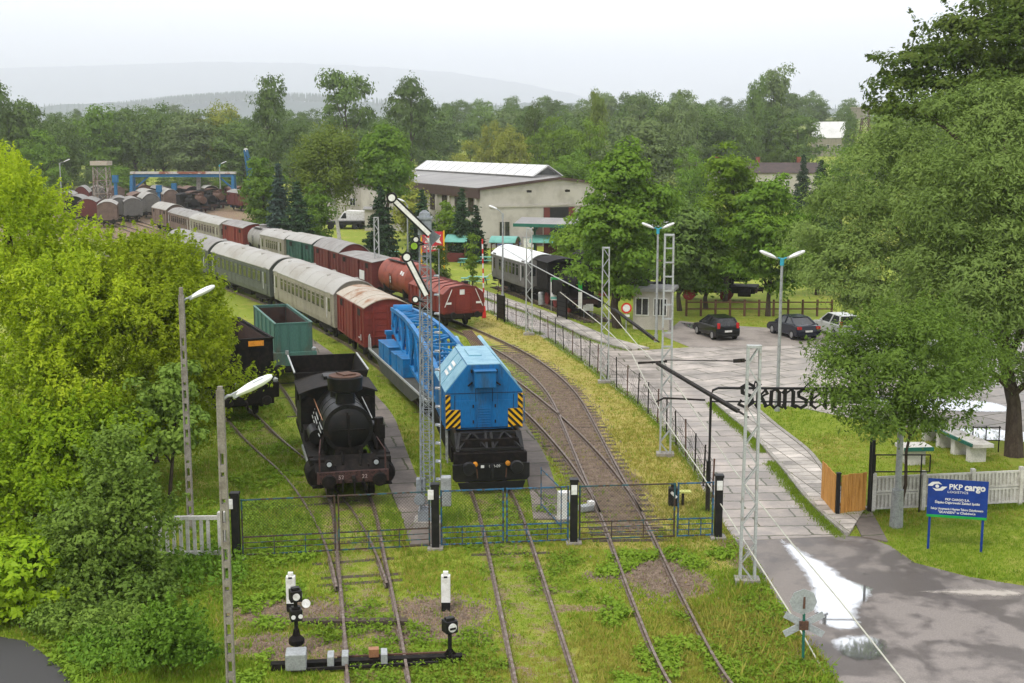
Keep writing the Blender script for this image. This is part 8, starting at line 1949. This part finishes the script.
# the woods behind: single trees, none told apart
kinds = [('round', 'lf_wood', 1), ('tall', 'lf_wood', 2), ('round', 'lf_grey', 3), ('bush', 'lf_wood', 4), ('tall', 'lf_wood', 0), ('round', 'lf_wood', 2)]
rr = random.Random(5)
def skyline(u): return float(np.interp(u, [-60, 0, 60, 130, 230, 300, 340, 430, 470, 520, 560, 600, 640, 680, 720, 760, 800, 840, 880, 940, 1040, 1100], [96, 100, 106, 104, 108, 108, 112, 97, 98, 98, 96, 92, 88, 92, 96, 90, 92, 100, 104, 100, 96, 96]))
for row, (Y, n_, lift) in enumerate(((300, 36, 14), (370, 38, 8), (460, 40, 3), (560, 40, 0))):
    for i in range(n_):
        u = -50 + 1140 * (i + .5 + rr.uniform(-.4, .4)) / n_; y_ = Y + rr.uniform(-28, 28); k_ = kinds[rr.randrange(6)]
        vt = skyline(u) + lift + rr.uniform(-3, 9); q = at(u, vt, y_)
        if q.z - float(terr(q.x, y_)) < 6: continue
        if row < 1 and (u > 430 and u < 480): continue
        if 800 < u < 880 and y_ < 425: continue
        if 745 < u < 812 and y_ < 285: continue
        h_ = at(u, vt, y_).z - float(terr(q.x, y_))
        far_tree(*k_, u, vt, y_, min(60, h_ * .62 * ppm(y_)) * rr.uniform(.85, 1.25), 'green tree in the wood that closes the view behind the yard', 'trees of the far wood')
# understorey hiding the foot of the wood
for i in range(46):
    u = -40 + 1120 * (i + rr.random()) / 46; y_ = rr.uniform(225, 300)
    if 120 < u < 260: y_ = rr.uniform(262, 300)
    q = at(u, 150, y_); h_ = rr.uniform(4.5, 8); z_ = float(terr(q.x, y_)); 
    v_ = 143 - (z_ + h_ - CAMH) * 1250 / y_
    if u > 860 or (735 < u < 850): continue
    far_tree('bush', rr.choice(['lf_wood', 'lf_wood', 'lf_mid', 'lf_grey']), 4, u, v_, y_, 26 + rr.random() * 22, 'low leafy tree filling the foot of the far wood', 'low trees of the far wood')
# conifer covered ridge, too far to count
rg = np.random.default_rng(77); n_ = 1900; xs = np.where(rg.random(n_) < .6, rg.normal(-900, 190, n_), rg.uniform(-1900, 1900, n_)); ys = rg.uniform(3700, 3900, n_)
z_r = np.array([terr(x, y) for x, y in zip(xs, ys)]); top = np.interp(xs / (ys * .988) * 1250 + 512, [-200, 100, 180, 240, 320, 420, 500, 1100], [104, 104, 96, 92, 94, 101, 103, 106])
mb_v = []; mb_f = []
for x, y, z, v_ in zip(xs, ys, z_r, top):
    zt = CAMH + (143 - v_) * y / 1250 + rg.uniform(-5, 1.5); h = rg.uniform(16, 26); r_ = h * .17; b0 = len(mb_v)
    for lv in range(3):
        z0 = zt - h * (1 - lv * .27); z1 = zt - h * .27 * (2 - lv) * .8 if lv < 2 else zt; rr_ = r_ * (1 - lv * .28); k0 = len(mb_v)
        for a in range(7): q = a * .8976 + x; w_ = rr_ * rg.uniform(.75, 1.15); mb_v.append((x + math.cos(q) * w_, y + math.sin(q) * w_, z0))
        mb_v.append((x, y, z1)); mb_f += [(k0 + a, k0 + (a + 1) % 7, k0 + 7) for a in range(7)]
o = npmesh('far_conifer_forest', np.array(mb_v), np.array(mb_f), M['lf_spruce']); o['kind'] = 'stuff'
